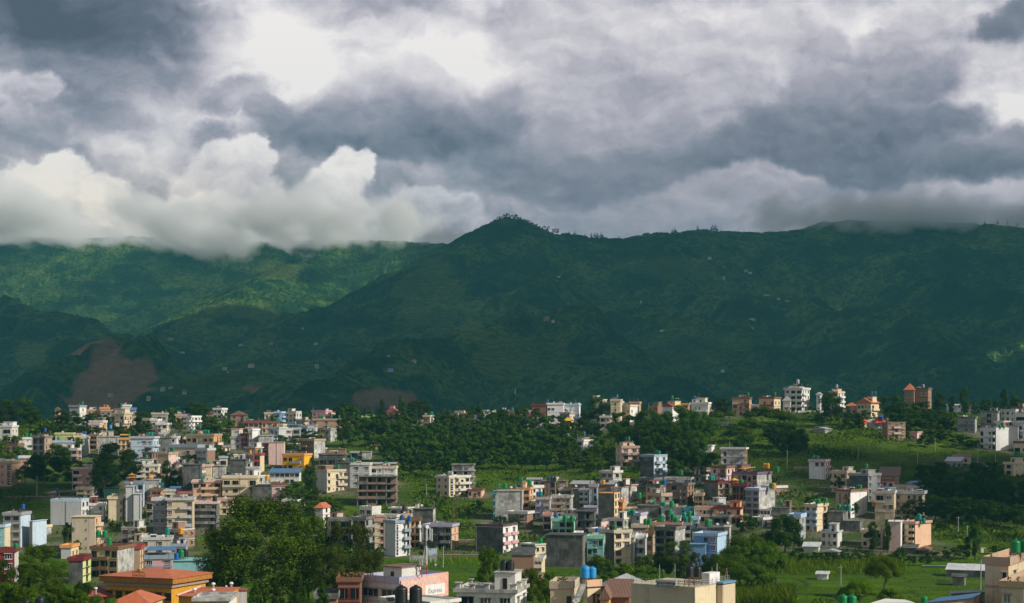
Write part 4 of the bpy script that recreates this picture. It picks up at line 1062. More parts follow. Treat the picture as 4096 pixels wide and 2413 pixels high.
# ---- crest centre
B('white and pink low terrace house', 1372,1418,1422,1664,1710,2,'salmon','bb','',trim='white',tk=[('b',.3),('t',.45),('g',.95)])
B('pale green low house behind bamboo', 1448,1508,1522,1664,1704,1,'mint','','',trim='lime',tk=[('t',.45)],sol=[(.2,)])
B('pink gabled villa between tall trees', 1540,1592,1604,1650,1700,2,'rose','b.b','b',roof='gable',rc='tin_red',rh=2.6,st=[(.3,.6,3.4,'pink',.4,.7)],trim='pink')
B('brick house with cream pillared parapet', 1693,1720,1738,1662,1716,2,'brick','b.','b',sw='white',trim='cream',tk=[('g',.8),('t',.95)])
B('low grey house with twin green tanks', 1648,1690,1694,1680,1716,2,'grey','bb','',trim='beige',tk=[('g',.1),('g',.35)])
B('long pale yellow house with square tower', 1761,1880,1912,1660,1712,2,'paleyellow','bbbW.','.w.',trim='cream',st=[(.4,.72,3.0,'cream',.3,.8)],tk=[('s',.6,.0,.1),('k',.93,.0,.1)],noslab=True)
B('white house with rooftop green tank', 1896,1936,1990,1653,1702,2,'white','','b.w',st=[(.05,.85,2.4,'white')],tk=[('g',.98,.5)],trim='offwhite')
B('small white block with green sheeting', 1785,1842,1846,1690,1724,1,'turq','','',roof='shed',rc='tin_blue',rh=.8)
B('brown roofed low house on centre crest', 2000,2060,2064,1646,1690,1,'tan','bb','',trim='brown',tk=[('t',.8),('s',.3),('s',.15)],sol=[(.6,)])
B('low pink walled house left of brown hall', 2070,2122,2128,1642,1690,2,'salmon','bOb','',trim='beige',sol=[(.6,)])
B('brown flat hall left of long white building', 2128,2184,2188,1618,1680,2,'brown','b','',trim='maroon')
B('long white flat building on centre crest', 2188,2254,2256,1613,1680,2,'white','bb..','',trim='white',tk=[('b',.0)],sol=[(.8,)])
B('blue roofed white building with grey ground floor', 2256,2312,2322,1616,1690,2,'white','','',pc='sky',trim='bluegrey',st=[(.7,.98,1.4,'white')],po=[(.75,.5,3)])
B('weathered white house amid dark bamboo', 2107,2185,2190,1670,1716,1,'offwhite','','',trim='cementpale',par=1.0)
B('brick house with blue grey eaves', 2240,2278,2298,1650,1712,2,'brick','B','ww',sw='cream',trim='bluegrey',st=[(.9,1.0,1.8,'cream',.3,.6)],tk=[('t',.3)])
B('peach wing with blue eaves', 2296,2320,2328,1668,1714,2,'tan','','ww',sw='peach',trim='sky')
B('brick and coral house with orange pavilion roof', 2240,2280,2315,1697,1732,1,'brick','O','ww',sw='orange',trim='salmon',par=.5)
B('small grey house under the coral house', 2252,2276,2281,1727,1756,1,'palegrey','.w','')
B('white house with bare concrete columns and tank', 2304,2334,2373,1760,1806,2,'white','B','.W',trim='white',cols=[(.0,.1,3.4),(.4,.1,2.5),(.95,.05,4.4),(.95,.9,3.2),(.5,.9,3)],tk=[('b',.6,.4,1.3)],st=[(.1,.6,1.6,'brick')])
B('cream tower house on the right centre crest', 2443,2482,2488,1598,1704,4,'cream','.b.','',trim='cream',tk=[('t',.55,.6,1.6)],sol=[(.2,.6)])
B('cream side wing with bright balcony', 2488,2520,2550,1620,1690,2,'sand','.b','b.',sw='white',trim='cream')
B('beige house with white pillared parapet', 2400,2442,2450,1664,1714,2,'beige','Ob','',trim='offwhite',sol=[(.3,)])
B('brown lookout house with dark tank', 2517,2556,2564,1608,1660,2,'tan','bb','',trim='salmon',tk=[('k',.65)])
B('white gabled house with red roof', 2650,2690,2728,1626,1690,2,'white','','.b',roof='gable',rc='tin_red',rh=1.9,sw='white',st=[(.2,.9,2.6,'paleyellow')],tk=[('g',.4,.6,1.2)],sol=[(.75,.6)])
B('low salmon terrace at right of red gable', 2722,2754,2758,1614,1650,2,'salmon','bb','',trim='orange')
B('white stepped mansion with cream top', 2763,2832,2848,1610,1676,2,'offwhite','.NN..','.',trim='white',st=[(.25,.75,3.0,'cream'),(.0,.25,2.2,'white')],tk=[('b',.1,.5,.2),('k',.3,.6,.8)],bal=[(.0,.95)])
B('small rose hut beside white stepped mansion', 2835,2850,2855,1642,1672,1,'rose','b','',tk=[('b',.5)])
B('peach house with brown bands and green tank', 2929,2998,3006,1590,1662,3,'peach','.b/BDB/bDb','b',trim='brown',tk=[('g',.85,.6,1.6)],bal=[(.5,1.0)])
B('peach villa with brown roof and bay', 3036,3096,3122,1589,1655,2,'peach','.b.b','bb',trim='brown',sw='cream',roof='flat',st=[(.1,.35,1.6,'orange')],tk=[('g',.8,.6,1.6)],sol=[(.45,)],bal=[(.1,1.0)])
B('green roofed lean-to between peach houses', 3003,3034,3037,1622,1655,1,'palegrey','','',roof='shed',rc='tin',rh=.8,tk=[('t',.7,.5,1)])
B('tall white mansion with glazed balconies', 3139,3208,3238,1552,1648,4,'white','WOO','wwb',trim='offwhite',bal=[(.35,1.0)],sbal=[(.0,.5)],tk=[('s',.5,.6,1.6,1.3)],st=[(.05,.7,1.4,'white')],sol=[(.3,.6)],po=[(.9,.2,3),(.6,.9,3),(.98,.8,3)],over=.5)
B('grey hipped annex before the tall white mansion', 3132,3162,3172,1603,1648,1,'offwhite','W','w',roof='hip',rc='tin',rh=2.6)
B('white mansion half hidden by a round tree', 3318,3350,3377,1566,1648,4,'offwhite','.w','bw',trim='white',pc='peach',st=[(.0,.7,2.0,'peach')],tk=[('s',.5,.5,.6)],sbal=[(.1,.9)])
B('small white tower left of round tree', 3266,3282,3290,1578,1648,3,'white','w','',roof='hip',rc='tin',rh=1.2)
B('orange roofed cream villa on right crest', 3430,3484,3516,1612,1672,2,'cream','BBww','B.',trim='cream',roof='gable',rc='tin_orange',rh=2.6,ro=.8,st=[(.62,1.0,3.0,'cream',.2,.7)],tk=[('b',.75,.5,1),('g',.95,.6,1.2)],sbal=[(.1,.9)])
B('low orange roofed lodge left of cream villa', 3382,3428,3432,1624,1660,1,'salmon','bb','',roof='hip',rc='tin_orange',rh=1.8)
B('brick mansion with flat roofed right wing', 3660,3712,3726,1552,1622,2,'brick','.ww','w',trim='brown',wt='white',tk=[('s',.5,.5,1)],st=[(.0,.2,1.4,'cream')],fr='w')
B('red turreted brick mansion wing', 3617,3656,3662,1560,1622,2,'brick','w.w','',trim='salmon',roof='hip',rc='tin_orange',rh=3.6,dep=5.5)
B('brick four window house below the tarpaulins', 3530,3551,3622,1688,1760,3,'brick','.','wDw',sw='brick',trim='beige',th=R(62),dep=11,sbal=[(.3,.7)],roof='flat',par=.2,tk=())
B('tiny pink hut amid bushes', 3642,3668,3688,1728,1760,1,'rose','','b',sw='pink',par=.4)
B('grey two storey house on the dark right slope', 3830,3900,3908,1668,1734,2,'grey','.WW','',trim='cement',st=[(.05,.45,1.6,'beige')],bal=[(.1,.95)])
B('dark grey three storey house at upper right', 3922,3990,3998,1645,1722,3,'grey','.ON','',trim='cement',st=[(.5,.9,2.4,'grey')],po=[(.7,.5,3)],bal=[(.0,.5)])
B('white two storey house behind right cluster', 4003,4060,4072,1638,1712,3,'offwhite','wbN','',trim='palegrey')
B('white house with red roof at right edge', 4058,4110,4160,1650,1800,4,'white','O/b/W/O','',trim='white',pc='salmon',par=.4,bal=[(.3,1.0)])
B('big white block with bright blank flank', 3920,3984,4034,1713,1804,3,'white','O.bO','',sw='white',trim='white',bal=[(.3,.95)],tk=[('g',1.0,.3,.6),('t',.98,.6,.6)],over=.1,dep=9)
B('ribbed grey block behind big white block', 4030,4072,4078,1704,1800,3,'palegrey','','',trim='grey',par=.3,tk=[('k',.2,.5,.2)])
B('low yellow house at right edge of slope', 4056,4110,4120,1766,1815,1,'cream','Ob','',trim='brown')
B('stepped cream house at right edge', 4016,4054,4130,1850,1906,2,'beige','B','V.V',sw='cream',trim='cream',st=[(.5,1.0,2.6,'cream',.1,.5)],tk=[('g',.6,.3,.8),('t',.95,.3,.8)],th=R(35),dep=18)
B('tin roofed farm shed on the right slope', 3812,3880,3884,1828,1858,1,'beige','bb','',roof='shed',rc='tin_brown',rh=1.0)
B('white tin shelter below the farm shed', 3782,3840,3852,1846,1872,1,'grey','','',roof='shed',rc='tin_white',rh=1.6)
B('long white roof shed on right ridge', 3786,3850,3852,1622,1645,1,'palegrey','','',roof='shed',rc='tin_white',rh=.7)
B('red roofed shed on the right ridge', 3866,3908,3910,1622,1645,1,'offwhite','b','',roof='gable',rc='tin_red',rh=1.0)
B('grey shack with curved white sheets', 3252,3300,3326,1716,1736,1,'grey','','',roof='gable',rc='tin',rh=.9)
B('white hut showing between dark trees', 2796,2846,2858,1782,1810,1,'white','','',par=.3)
B('pink four storey house alone before dark trees', 2487, 2556, 2463, 1785, 1874, 3, 'pink', 'WW/BB/BwB', 'w', trim='tan', pc='tan', bal=[(.0,.5),(.58,1.0)], bc='tan', st=[(.2,.8,2.4,'pink')], tk=[('g',.62,.6,.6),('k',.45,.6,.6)], po=[(.8,.5,3)], dep=8)
B('tall grey wall house with blue grey banded side', 2561, 2616, 2669, 1820, 1936, 4, 'cementdark', '', 'WW', sw='paleblue', trim='bluegrey', pc='bluegrey', noslab=False, sbal=[(.05,.5)], bc='bluegrey', tk=[('g',.75,.5,.5,1.1),('g',.88,.5,.5,1.1)], dep=10, over=.1)
# ---- left slope third tier
B('cream house with planted roof terrace', 547,632,640,1859,1930,3,'cream','O.O.N','',trim='offwhite',bc='offwhite',bal=[(.0,.42),(.78,1.0)],st=[(.2,.7,2.6,'offwhite')],pl=[(.08,.1),(.2,.1),(.75,.1),(.9,.1)],tk=[('t',.4,.6,.4)])
B('pale blue house with gilded rooftop shrine', 502,574,580,1927,2030,3,'paleblue','.bO','',trim='bluegrey',bal=[(.4,1.0)],dep=9)
B('stepped pale grey slab tower', 534,562,566,1976,2096,4,'palegrey','','',noslab=True,par=.1)
B('taller pale strip left of stepped slab tower', 503,533,535,1946,2094,5,'palegrey','','',noslab=True,par=.1)
B('cream tall house with notched left windows', 432,490,496,1988,2090,3,'cream','....N','',noslab=True)
B('white strip house with vertical small windows', 496,508,510,1984,2088,4,'white','N','',trim='white')
B('mottled whitewashed wall house', 580,638,644,1919,2010,3,'cementpale','','',par=.1,tk=[('y',.25,.6,.2),('y',.4,.6,.2)])
B('brown banded house with red ground floor', 603,646,652,1955,2022,2,'tan','O','',trim='brown',tk=[('g',.85,.5,1.2),('b',.98,.5,1.2)])
B('dark brick wall house with bunting', 732,802,808,1859,1980,4,'cementdark','','',par=.1)
B('narrow beige stair tower of dark house', 715,730,733,1868,1960,3,'tan','b','',trim='beige')
B('cream house with salmon parapet', 805,846,853,1859,1935,2,'cream','b.','',trim='pink',tk=[('g',.5,.2,.1),('g',.7,.2,.1)])
B('rough stone walled house beside salmon parapet', 852,900,905,1862,1930,2,'cementpale','','',par=.2)
B('peach house with arched verandas', 770,884,890,1922,2010,3,'peach','OODO/.b.B','',trim='peach',pc='pink',bal=[(.3,.95)],pl=[(.5,.1),(.7,.1)],tk=[('t',.35,-.05,.1)])
B('small house with green parapet left of peach one', 768,806,808,1926,1992,2,'mint','O','',trim='mint')
B('dark grey windowless tower of cement', 919,982,988,1838,1915,3,'cementdark','','',par=.3,st=[(.0,.4,1.8,'cement'),(.5,.9,2.8,'cementpale')],po=[(.3,.5,4)])
B('white washed shack with blue tank box', 878,908,912,1826,1866,1,'offwhite','O','',trim='palegrey',tk=[('b',.95,.5,.2)])
B('cream slab tower with red balconies', 1016,1040,1057,1815,1896,3,'maroon','O','',sw='cream',trim='red',bal=[(.1,.9)],tk=[('t',.6),('y',.1),('y',-.9,.4,.4)])
B('white small house with triple window', 984,1034,1042,1868,1912,1,'offwhite','.bW','',trim='palegrey',st=[(.0,.35,2.6,'offwhite')])
B('cream veranda house with arched blue window', 890,1028,1036,1906,2014,3,'cream','OO.O/bB.b','',trim='cream',bal=[(.0,.7)],bc='beige')
B('cement low house with green tank', 1000,1048,1052,1950,2014,2,'beige','b.','',trim='brown',tk=[('g',.3,.5,.1)])
B('brick roof room on long cement wall', 1014,1038,1042,1935,1980,1,'brick','','',trim='white',par=.1)
B('long dark cement wall house', 1010,1084,1088,1940,2020,2,'cementdark','','',par=.2,tk=[('y',.75,.6,1.6,1.2)])
B('pale pink house with brown parapet', 1086,1142,1148,1932,2010,2,'pink','.WV','',trim='pink',pc='brown',over=.3,par=1.2)
B('white low house behind the great tree', 1132,1188,1224,2000,2050,1,'offwhite','','',sw='white',tk=[('b',.75,.5,.3)],trim='white')
B('grey row house with four window storeys', 612,664,668,1994,2135,4,'grey','WW','',trim='palegrey',pr=.3,over=.6)
B('cream row house with trimmed balconies', 668,770,778,1992,2140,4,'sand','W..B','',trim='palegrey',pr=.3,bal=[(.5,.95)],over=.6,st=[(.1,.5,1.8,'cream')],aw=[(.4,.95,2.0,'tin_red')])
B('dilapidated grey house with red white awnings', 778,868,878,2008,2120,4,'cement','OO.O/b.O','',trim='cement',bal=[(.0,.9)],tk=[('k',.85,.4,.6,1.3)],pc='pink')
B('cream and brown strip house above great tree', 846,930,934,1996,2060,2,'cream','b.Bb','',trim='salmon')
B('tan shop house with teal awning', 652,700,704,1958,2004,1,'cream','O','',trim='palegrey',aw=[(.6,1.4,1.0,'tin_blue')])
B('small terrace house with red sloping roof', 700,766,770,1974,2004,1,'sand','bOb','',roof='shed',rc='tin_red',rh=1.0)
B('grey shed with dark panel roofs', 415,474,476,1950,1992,1,'dgreen','','',par=.2)
B('cream flat house left of grey panel shed', 306,370,412,1950,1996,2,'cream','Ob','',sw='cementpale',trim='cream',bal=[(.1,.6)],tk=[('g',.95,.2,.6)])
B('pink house with verandas below dark trees', 288,390,428,1870,1962,3,'salmon','O.w/O.WN','w.',trim='pink',tk=[('t',.4,.6,1.0),('b',.52,.6,1.0)],bal=[(.08,.45)],sbal=[(.2,.9)],dep=11)
B('salmon stair tower house at left edge', -26,46,80,1846,1946,3,'salmon','bwG','',sw='peach',trim='tan',tk=[('t',.95,.7,1.2)],dep=10)
B('grey roofed pink house behind left edge house', 72,112,120,1834,1900,2,'salmon','.b','',roof='shed',rc='tin_white',rh=1.0)
B('shack with blue drum by the terraces', 190,222,240,1972,1992,1,'brown','','',roof='gable',rc='tin',rh=.6,tk=[('b',1.2,.1,.1)])
# ---- left foreground tier
B('grey house with high pale blue flank', 13,82,122,2052,2192,4,'grey','BB','',sw='paleblue',trim='grey',tk=[('b',.8,.6,1.6),('k',.6,.6,.4)],dep=10)
B('pale blue lower annex wall', 118,130,186,2084,2192,4,'grey','','',sw='paleblue',trim='paleblue',par=.2,dep=10)
B('cream house with diagonal stair wall', -30,18,48,2100,2204,3,'turq','b','',sw='cream',trim='paleblue')
B('big windowless grey block with white flank', 202,325,356,1998,2100,3,'palegrey','','BB',sw='white',trim='paleblue',noslab=True,over=.05,dep=10)
B('small white house behind red terrace', 360,416,424,2014,2080,2,'offwhite','.w','',trim='white',st=[(.0,.4,3.0,'red')],bal=[(.3,1.0)])
B('tall beige windowless block with side balconies', 286,380,404,2066,2214,4,'beige','..V.','b.',sw='peach',trim='cream',noslab=True,sbal=[(.1,.9)],par=.2,tk=[])
B('cream house with small yellow eaves', 244,284,314,2182,2236,1,'palegrey','','bb',sw='cream',trim='orange')
B('maroon fronted house with large window', -40,58,74,2199,2330,3,'maroon','.W','',trim='maroon',wt='white',tk=[('g',.98,.5,.4)],sw='offwhite',pl=[(.6,.2)])
B('dark grey house with lime yellow windowed side', 274,331,363,2232,2336,3,'cementdark','','B',sw='lime',trim='maroon',tk=[],dep=9)
B('olive brown house with gabled balcony', 364,470,536,2188,2316,3,'olive','O.BO/OOO','',sw='cementpale',trim='brown',bal=[(.3,.65)],tk=[('g',.3,.6,.6,1.3),('g',.15,.2,3.0,1.2),('g',.4,.2,3.0,1.2)],dep=12)
B('narrow cream house behind weathered flank', 534,560,576,2186,2280,3,'tan','','bb',sw='cream',trim='red')
B('purple brick house with blue shed roof', 580,690,702,2222,2296,2,'rose','W.W','',trim='bluegrey',aw=[(.05,1.0,2.2,'tin_blue')],par=1.0,tk=[])
B('turquoise windowless block behind great tree', 692,836,846,2240,2330,3,'turq','','',sw='turq',par=.2,noslab=True,tk=[('g',.2,.3,.5,1.3),('b',.08,.2,.1,1.1),('k',.3,.6,.5,1.2)])
B('terrace house with tall yellow tank', 684,744,750,2176,2262,2,'lilac','bOb','',trim='bluegrey',tk=[('y',.6,.5,1.3,1.2)],st=[(.5,.9,2.0,'palegrey')])
B('cream low terraces left of yellow tank', 570,684,690,2150,2230,2,'beige','b.b.','',trim='palegrey',sol=[(.35,)],tk=[('t',.85,.5,1.2,1.3)],pl=[(.7,.3),(.8,.5)])
# ---- centre and left centre
B('narrow white house with red hipped roof', 1262,1291,1320,2032,2118,3,'grey','','B/B',sw='white',roof='hip',rc='tin_orange',rh=1.8,trim='salmon',fr='b')
B('grey three storey house with blue windows', 1318,1398,1410,2076,2170,3,'grey','OO','',trim='cement')
B('grey side house behind dense tree', 1410,1462,1500,2070,2180,3,'grey','BO','B.B',trim='cement')
B('cream house with zigzag rooftop', 1499,1538,1542,2077,2200,4,'cream','.b','',trim='salmon',st=[(.1,.9,1.4,'salmon')])
B('grey block with white blue glazed side', 1538,1582,1640,2084,2228,4,'palegrey','','G.wB',sw='white',trim='bluegrey',sbal=[(.5,.95)],bc='bluegrey',tk=[('b',.8,.6,.4,1.2),('b',1.2,.8,.4,1.1)],th=R(52),dep=11)
B('orange peach stair tower', 1606,1640,1644,2062,2200,4,'peach','','',noslab=True,tk=[('k',.2,.5,2.0)])
B('yellow cream house with brown balcony', 1642,1678,1682,2074,2195,4,'cream','bB/bB/OO','',trim='brown')
B('windowless dark cement block on the slope', 1656,1732,1742,2035,2130,3,'cementdark','','',par=.2,po=[(.25,.5,3)],sw='cementpale',st=[(.0,.15,1.8,'beige')])
B('dark veranda house with peach latticed end', 1694,1806,1833,2100,2202,3,'cementdark','O.BO/N.OO','N',sw='peach',trim='cement',pc='lilac',bal=[(.6,.95)],dep=9)
B('yellow cream hill house with blue glazing', 1744,1796,1880,1904,1990,3,'sand','bb','GBDB',sw='cream',trim='offwhite',th=R(50),dep=12,wt='white',sbal=[(.45,1.0)],tk=[('s',.05,.6,.6),('s',.25,.6,.6)])
B('low pink wing of the cream hill house', 1872,1926,1938,1958,1992,1,'peach','bDb','',trim='brown',par=.4)
B('empty concrete column frame above hill house', 1808,1896,1900,1856,1958,4,'cement','','',frame=True,bays=2,par=0,rail=.1,cm='cementpale',sw='cementpale',dep=3)
B('large pale rendered windowless block', 1984,2088,2095,1962,2082,4,'cementpale','','',par=.2,noslab=True,tk=[('g',.05,.6,.6,1.1),('g',.3,.6,.6,1.2)],st=[])
B('teal edged strip left of pale block', 1972,1982,1984,1970,2082,4,'turq','b','',trim='teal')
B('orange banded house beside pale block', 2067,2118,2132,1952,2062,4,'cream','bB/.BB/BB/OB','b',trim='orange',pc='orange',sw='peach',bal=[(.45,1.0)],bd=.6,tk=[('t',-.1,.8,.6,1.2),('g',.0,.8,2.6),('g',.15,.8,2.6),('t',.65,.8,1.4,1.1),('g',.8,.8,1.4,1.2)],st=[(.35,.6,2.6,'cream')])
B('brown garage house right of orange bands', 2122,2142,2150,2012,2072,2,'grey','O','',trim='tan')
B('lilac grey house with white windows', 2142,2200,2210,1990,2076,3,'lilac','W.W','',trim='lilac',pc='beige',bal=[(.55,1.0)],bc='tan',pl=[(.1,.1),(.3,.1),(.5,.1),(.7,.1)],tk=[('b',.0,.9,.6,1.1),('t',.2,.9,.6,1.1)])
B('pale concrete house with tan balcony band', 2204,2282,2292,1984,2066,3,'cementpale','.b.b','',trim='tan',pc='cementpale',bal=[(.0,.7)],tk=[])
B('cement house with small gabled roof room', 2238,2288,2292,1955,2010,2,'cement','bb','',trim='grey',st=[(.0,.3,1.8,'palegrey')],pc='sand')
B('unfinished brick house with missing roof', 2160,2222,2228,1925,1984,2,'brick','O.O','',trim='cement',par=.1,tk=[('b',.6,.0,.2),('k',.75,.0,.1),('k',.95,.0,.1)])
B('low shed with grey slab roof above brick house', 2108,2162,2166,1915,1950,1,'cementdark','O','',trim='palegrey',tk=[])
B('square brick wall house with pale edges', 2236,2266,2270,1924,1975,1,'brick','','',trim='cement',par=.1)
B('white chimney like hut on the slope', 2212,2228,2232,1912,1930,1,'white','V','')
B('long tin roofed hall in the centre', 2284,2458,2468,1938,2000,2,'brick','','',roof='shed',rc='tin',rh=1.0,sw='white',tk=[('k',.55,.4,.6),('k',.62,.4,.6)])
B('white terrace before the tin roofed hall', 2352,2452,2462,1946,2000,2,'white*','','',trim='white',tk=[('k',.65,.1,.6),('k',.4,.0,.2,1.2),('y',.62,.0,.6,1.2),('k',.72,.5,1.0)],par=.3)
B('white balconied narrow house with laundry', 2316,2354,2358,1960,2034,3,'offwhite','bb','',trim='palegrey',bal=[(.0,1.0)],bc='offwhite')
B('dark frame house with blue grey walls', 2358,2388,2392,1940,2040,3,'bluegrey','.O','',trim='grey')
B('brown grey bare tower house', 2290,2314,2317,1957,2040,3,'cement','','',par=.1)
B('lavender low house below dark frame', 2338,2388,2392,2028,2070,1,'lilac','.b','',trim='lilac')
B('tall grey block with orange window strip', 2392,2457,2480,1972,2096,4,'cementdark','','BB',sw='cream',trim='orange',pc='cementdark',noslab=False,over=.03,par=.2,dep=9,tk=[])
B('bright orange bay tower', 2480,2492,2500,2000,2080,3,'orange','N','',trim='orange')
B('weathered concrete block behind orange strip', 2444,2486,2514,1950,2050,3,'cementpale','','',sw='cementpale',par=.1,tk=[('k',.6,.4,.1,1.2),('k',.75,.4,.1,1.2),('k',.95,.3,.1,1.1)])
B('mint green house with cement base', 2208,2290,2300,2074,2142,2,'mint','.OO/OOO','',trim='mint',pc='mint',sw='mint',tk=[('b',.15,.3,.3,1.2),('g',.72,-.6,.1,1.4),('g',1.05,-.6,.1,1.3)],over=.4,par=1.1)
B('salmon house with brown garage', 2172,2204,2210,2056,2122,2,'pink','O','',trim='salmon',wt='brown')
B('black voided frame with brick pier', 2302,2378,2386,2044,2152,3,'cementdark','','',frame=True,bays=2,par=0,rail=.3,cm='cementdark',sw='darkgrey',dep=8)
B('massive dark windowless block over rice field', 2185,2330,2347,2140,2270,4,'cementdark','','',sw='cement',par=.2,noslab=True,dep=10)
B('white stair strip behind massive dark block', 2296,2320,2330,2132,2180,2,'white','b','',trim='white')
B('grey block with red banded white side', 1904,2012,2070,2100,2214,3,'cementdark','','WW',sw='white',trim='rose',pc='cementdark',pr=.3,sbal=[(.0,.45),(.55,1.0)],bd=.5,dep=12,over=.08)
B('low cream cottage with cement flank', 2084,2140,2183,2178,2220,1,'cementdark','','bb',sw='cream',trim='palegrey',tk=[('g',.8,.8,.1,1.1)],th=R(45),dep=9)
B('old brick house with slanting roof', 2048,2134,2140,2222,2330,3,'brick','','',roof='shed',rc='cementdark',rh=1.5,ro=.3)
B('white narrow house right of old brick house', 2138,2168,2180,2232,2322,3,'cream','wb','',trim='offwhite',bal=[(.0,1.0)])
B('sea green house with blue tin lean-to', 2348,2414,2423,2146,2226,2,'turq','.bO/OB.','',trim='mint',pc='mint',sw='mint',tk=[('b',.55,.4,1.2,1.1)])
B('cream house with bright blue bay', 2421,2457,2524,2122,2268,4,'cementdark','','BW/WW/B.',sw='cream',trim='beige',pc='beige',th=R(55),dep=12,noslab=False,tk=[('k',.5,.1,.3,1.1),('g',.85,.1,.4,1.1)])
B('grey white slab house right of blue bay', 2520,2538,2546,2140,2264,4,'palegrey','','N',sw='white',trim='white')
B('white house with curved white balconies', 2546,2580,2587,2144,2260,3,'palegrey','b','',trim='white',bal=[(.0,1.0)],bc='white',pc='white')
B('brown slim house with orange arches', 2587,2612,2620,2128,2248,3,'tan','b','',trim='brown')
B('brick terrace with red pergola', 2528,2590,2594,2102,2160,2,'brick','','',trim='beige',tk=[('g',.85,.3,.6,1.3),('g',1.1,.3,.6,1.3)])
B('concrete house with black window openings', 2620,2700,2740,2110,2276,5,'cement','OO','',sw='cementpale',trim='cement',pr=.35,over=.3,dep=10)
B('long salmon parapet house with many tanks', 2612,2725,2738,2092,2150,2,'peach','b.b','',trim='salmon',tk=[('g',.15,.6,.4,1.4),('g',.22,.6,1.2,1.4),('k',.45,.6,1.4,1.2),('g',.62,.7,1.4,1.4),('g',.8,.2,.4,1.5),('t',1.0,.9,2.0,1.3)],par=1.2)
B('ribbed cream end house with dark window', 2524,2560,2588,2054,2112,2,'palegrey','.b','',sw='offwhite',trim='lilac',tk=[('k',-.2,.1,.1),('k',.1,.1,.1),('t',-.05,-.3,.1,1.2),('t',.5,-.3,.1,1.2)])
B('yellow cream strip house with lattice', 2491,2548,2556,2034,2070,1,'cream','BBB','',trim='cream',par=.3)
B('broad cement block wall house', 2550,2636,2644,2021,2070,2,'cement','','',par=.2,tk=[('g',.02,.6,2.2,1.3),('t',.6,.6,.3,1.1),('g',.7,.6,.3,1.2)],st=[])
B('cement house with white wall and orange parapet', 2644,2730,2742,2028,2072,1,'palegrey','.w..','',trim='grey',tk=[('g',.0,.2,.1,1.1),('t',.12,.2,.1,1.1),('g',.5,.0,.1,1.4)],st=[(.1,.65,.9,'orange')])
B('white low wall house with green and black tanks', 2645,2722,2728,2064,2100,1,'white*','','',trim='palegrey',par=.5,tk=[('k',.25,.3,.1,1.2),('g',.42,.3,.3,1.4)])
B('brown brick house with terraces and columns', 2664,2750,2776,1934,2022,3,'brick','.O.b/O.b/OOb','bb',trim='cement',tk=[('g',.35,1.2,3.4),('b',.02,-.3,.1,1.2),('g',-.12,-.3,.1,1.1)],bal=[(.15,.7)],bc='cement',cols=[(.05,.1,2.4),(.95,.1,2.4)])
B('brick upper storey with deep loggia', 2660,2762,2772,1912,1960,1,'cement','OO.','',trim='cementpale',sw='brick')
B('low brown rooms right of brick house', 2776,2810,2816,1976,2030,2,'brown','bO','',trim='tan')
B('turquoise house with dark windows', 2736,2774,2780,2032,2082,1,'turq','bO','',trim='teal')
B('cream house with red dotted balustrades', 2780,2842,2848,2030,2094,2,'cream','.Vbb/.B.','',trim='cream',pc='salmon',bal=[(.2,1.0)],bc='salmon')
B('slim dark green grey balcony house', 2738,2762,2768,2092,2190,3,'dgreen','O','',trim='grey',bal=[(.0,1.0)],tk=[('t',.2,.2,.4,1.3),('g',.9,.2,.4,1.4),('g',.6,.8,2.2,1.2)])
B('blue grey roofed house behind slim one', 2766,2792,2798,2072,2120,1,'bluegrey','.b','',trim='sky')
B('bright blue house with white bay', 2776,2868,2904,2136,2276,4,'blue','.bW/..W/..b','',sw='sky',trim='lilac',pc='sky',tk=[],dep=10,po=[(.3,.5,2)])
B('low blue front block of the bright blue house', 2762,2822,2826,2176,2280,3,'blue','','',par=.2,noslab=True)
B('weathered cement house behind bright blue house', 2792,2896,2902,2110,2190,2,'cement','.w..','',par=.3,tk=[('g',.35,.3,.3,1.5),('g',.42,.5,.3,1.4)],st=[])
B('white ramp walled house right of bright blue', 2896,2918,2924,2108,2204,2,'cementpale','','',par=.1)
B('orange two storey house with maroon bands', 2854,2962,2972,2030,2100,2,'peach','.bBD.B/....OO','',trim='maroon',st=[(.58,.95,2.6,'orange')],stt='red',par=.7,pl=[(.2,.2),(.4,.2)])
B('dark weathered low house under orange house', 2848,2914,2926,2066,2130,2,'cementdark','O','',trim='cement',par=.4)
B('tan maroon house with grey left flank', 2873,2918,2816,1925,2004,3,'sand','bB','',sw='cement',trim='brown',pc='maroon',over=.2,dep=13,tk=[('t',.0,.5,.6,1.2),('t',.2,.5,.6,1.2)])
B('dark green veranda house with maroon parapet', 2928,2986,2992,1934,2004,2,'dgreen','OO','',trim='maroon',par=1.1,st=[(.0,.35,1.6,'paleyellow')],tk=[('g',.6,.5,.2,1.3)])
B('olive grey block with weathered cement flank', 2982,3036,3100,1954,2060,4,'grey','BB','',sw='cementpale',trim='lilac',pr=.25,over=.3,dep=12,tk=[('g',1.3,.5,.5,1.2),('y',1.5,.5,.5,1.2)],st=[])
B('purple parapet house with mottled flank', 2928,3028,3086,1890,1958,2,'tan','.bODB','',sw='cementpale',trim='purple',pc='purple',st=[(-.0,.18,3.4,'brown')],tk=[('y',.85,.8,2.0,1.2),('y',.97,.8,2.0,1.2),('g',1.35,.8,.6,1.3)],aw=[(.2,.38,1.8,'tin_yellow')],dep=12)
B('low white house with blue paned windows', 3040,3082,3090,2038,2072,1,'offwhite','BBB','',trim='palegrey',par=.3)
B('wide low cement block with brick room', 3088,3158,3166,2030,2072,1,'cement','','',par=.2,st=[(.72,1.0,2.2,'brick')],tk=[('g',.4,.5,.8,1.1)])
B('large weathered concrete block with end balconies', 2884,2980,2990,1792,1912,4,'cementpale','D..','',trim='offwhite',over=.5,par=.6,po=[(.3,.5,3)],sw='brown',dep=9,bal=[(.0,.1),(.92,1.05)],st=[])
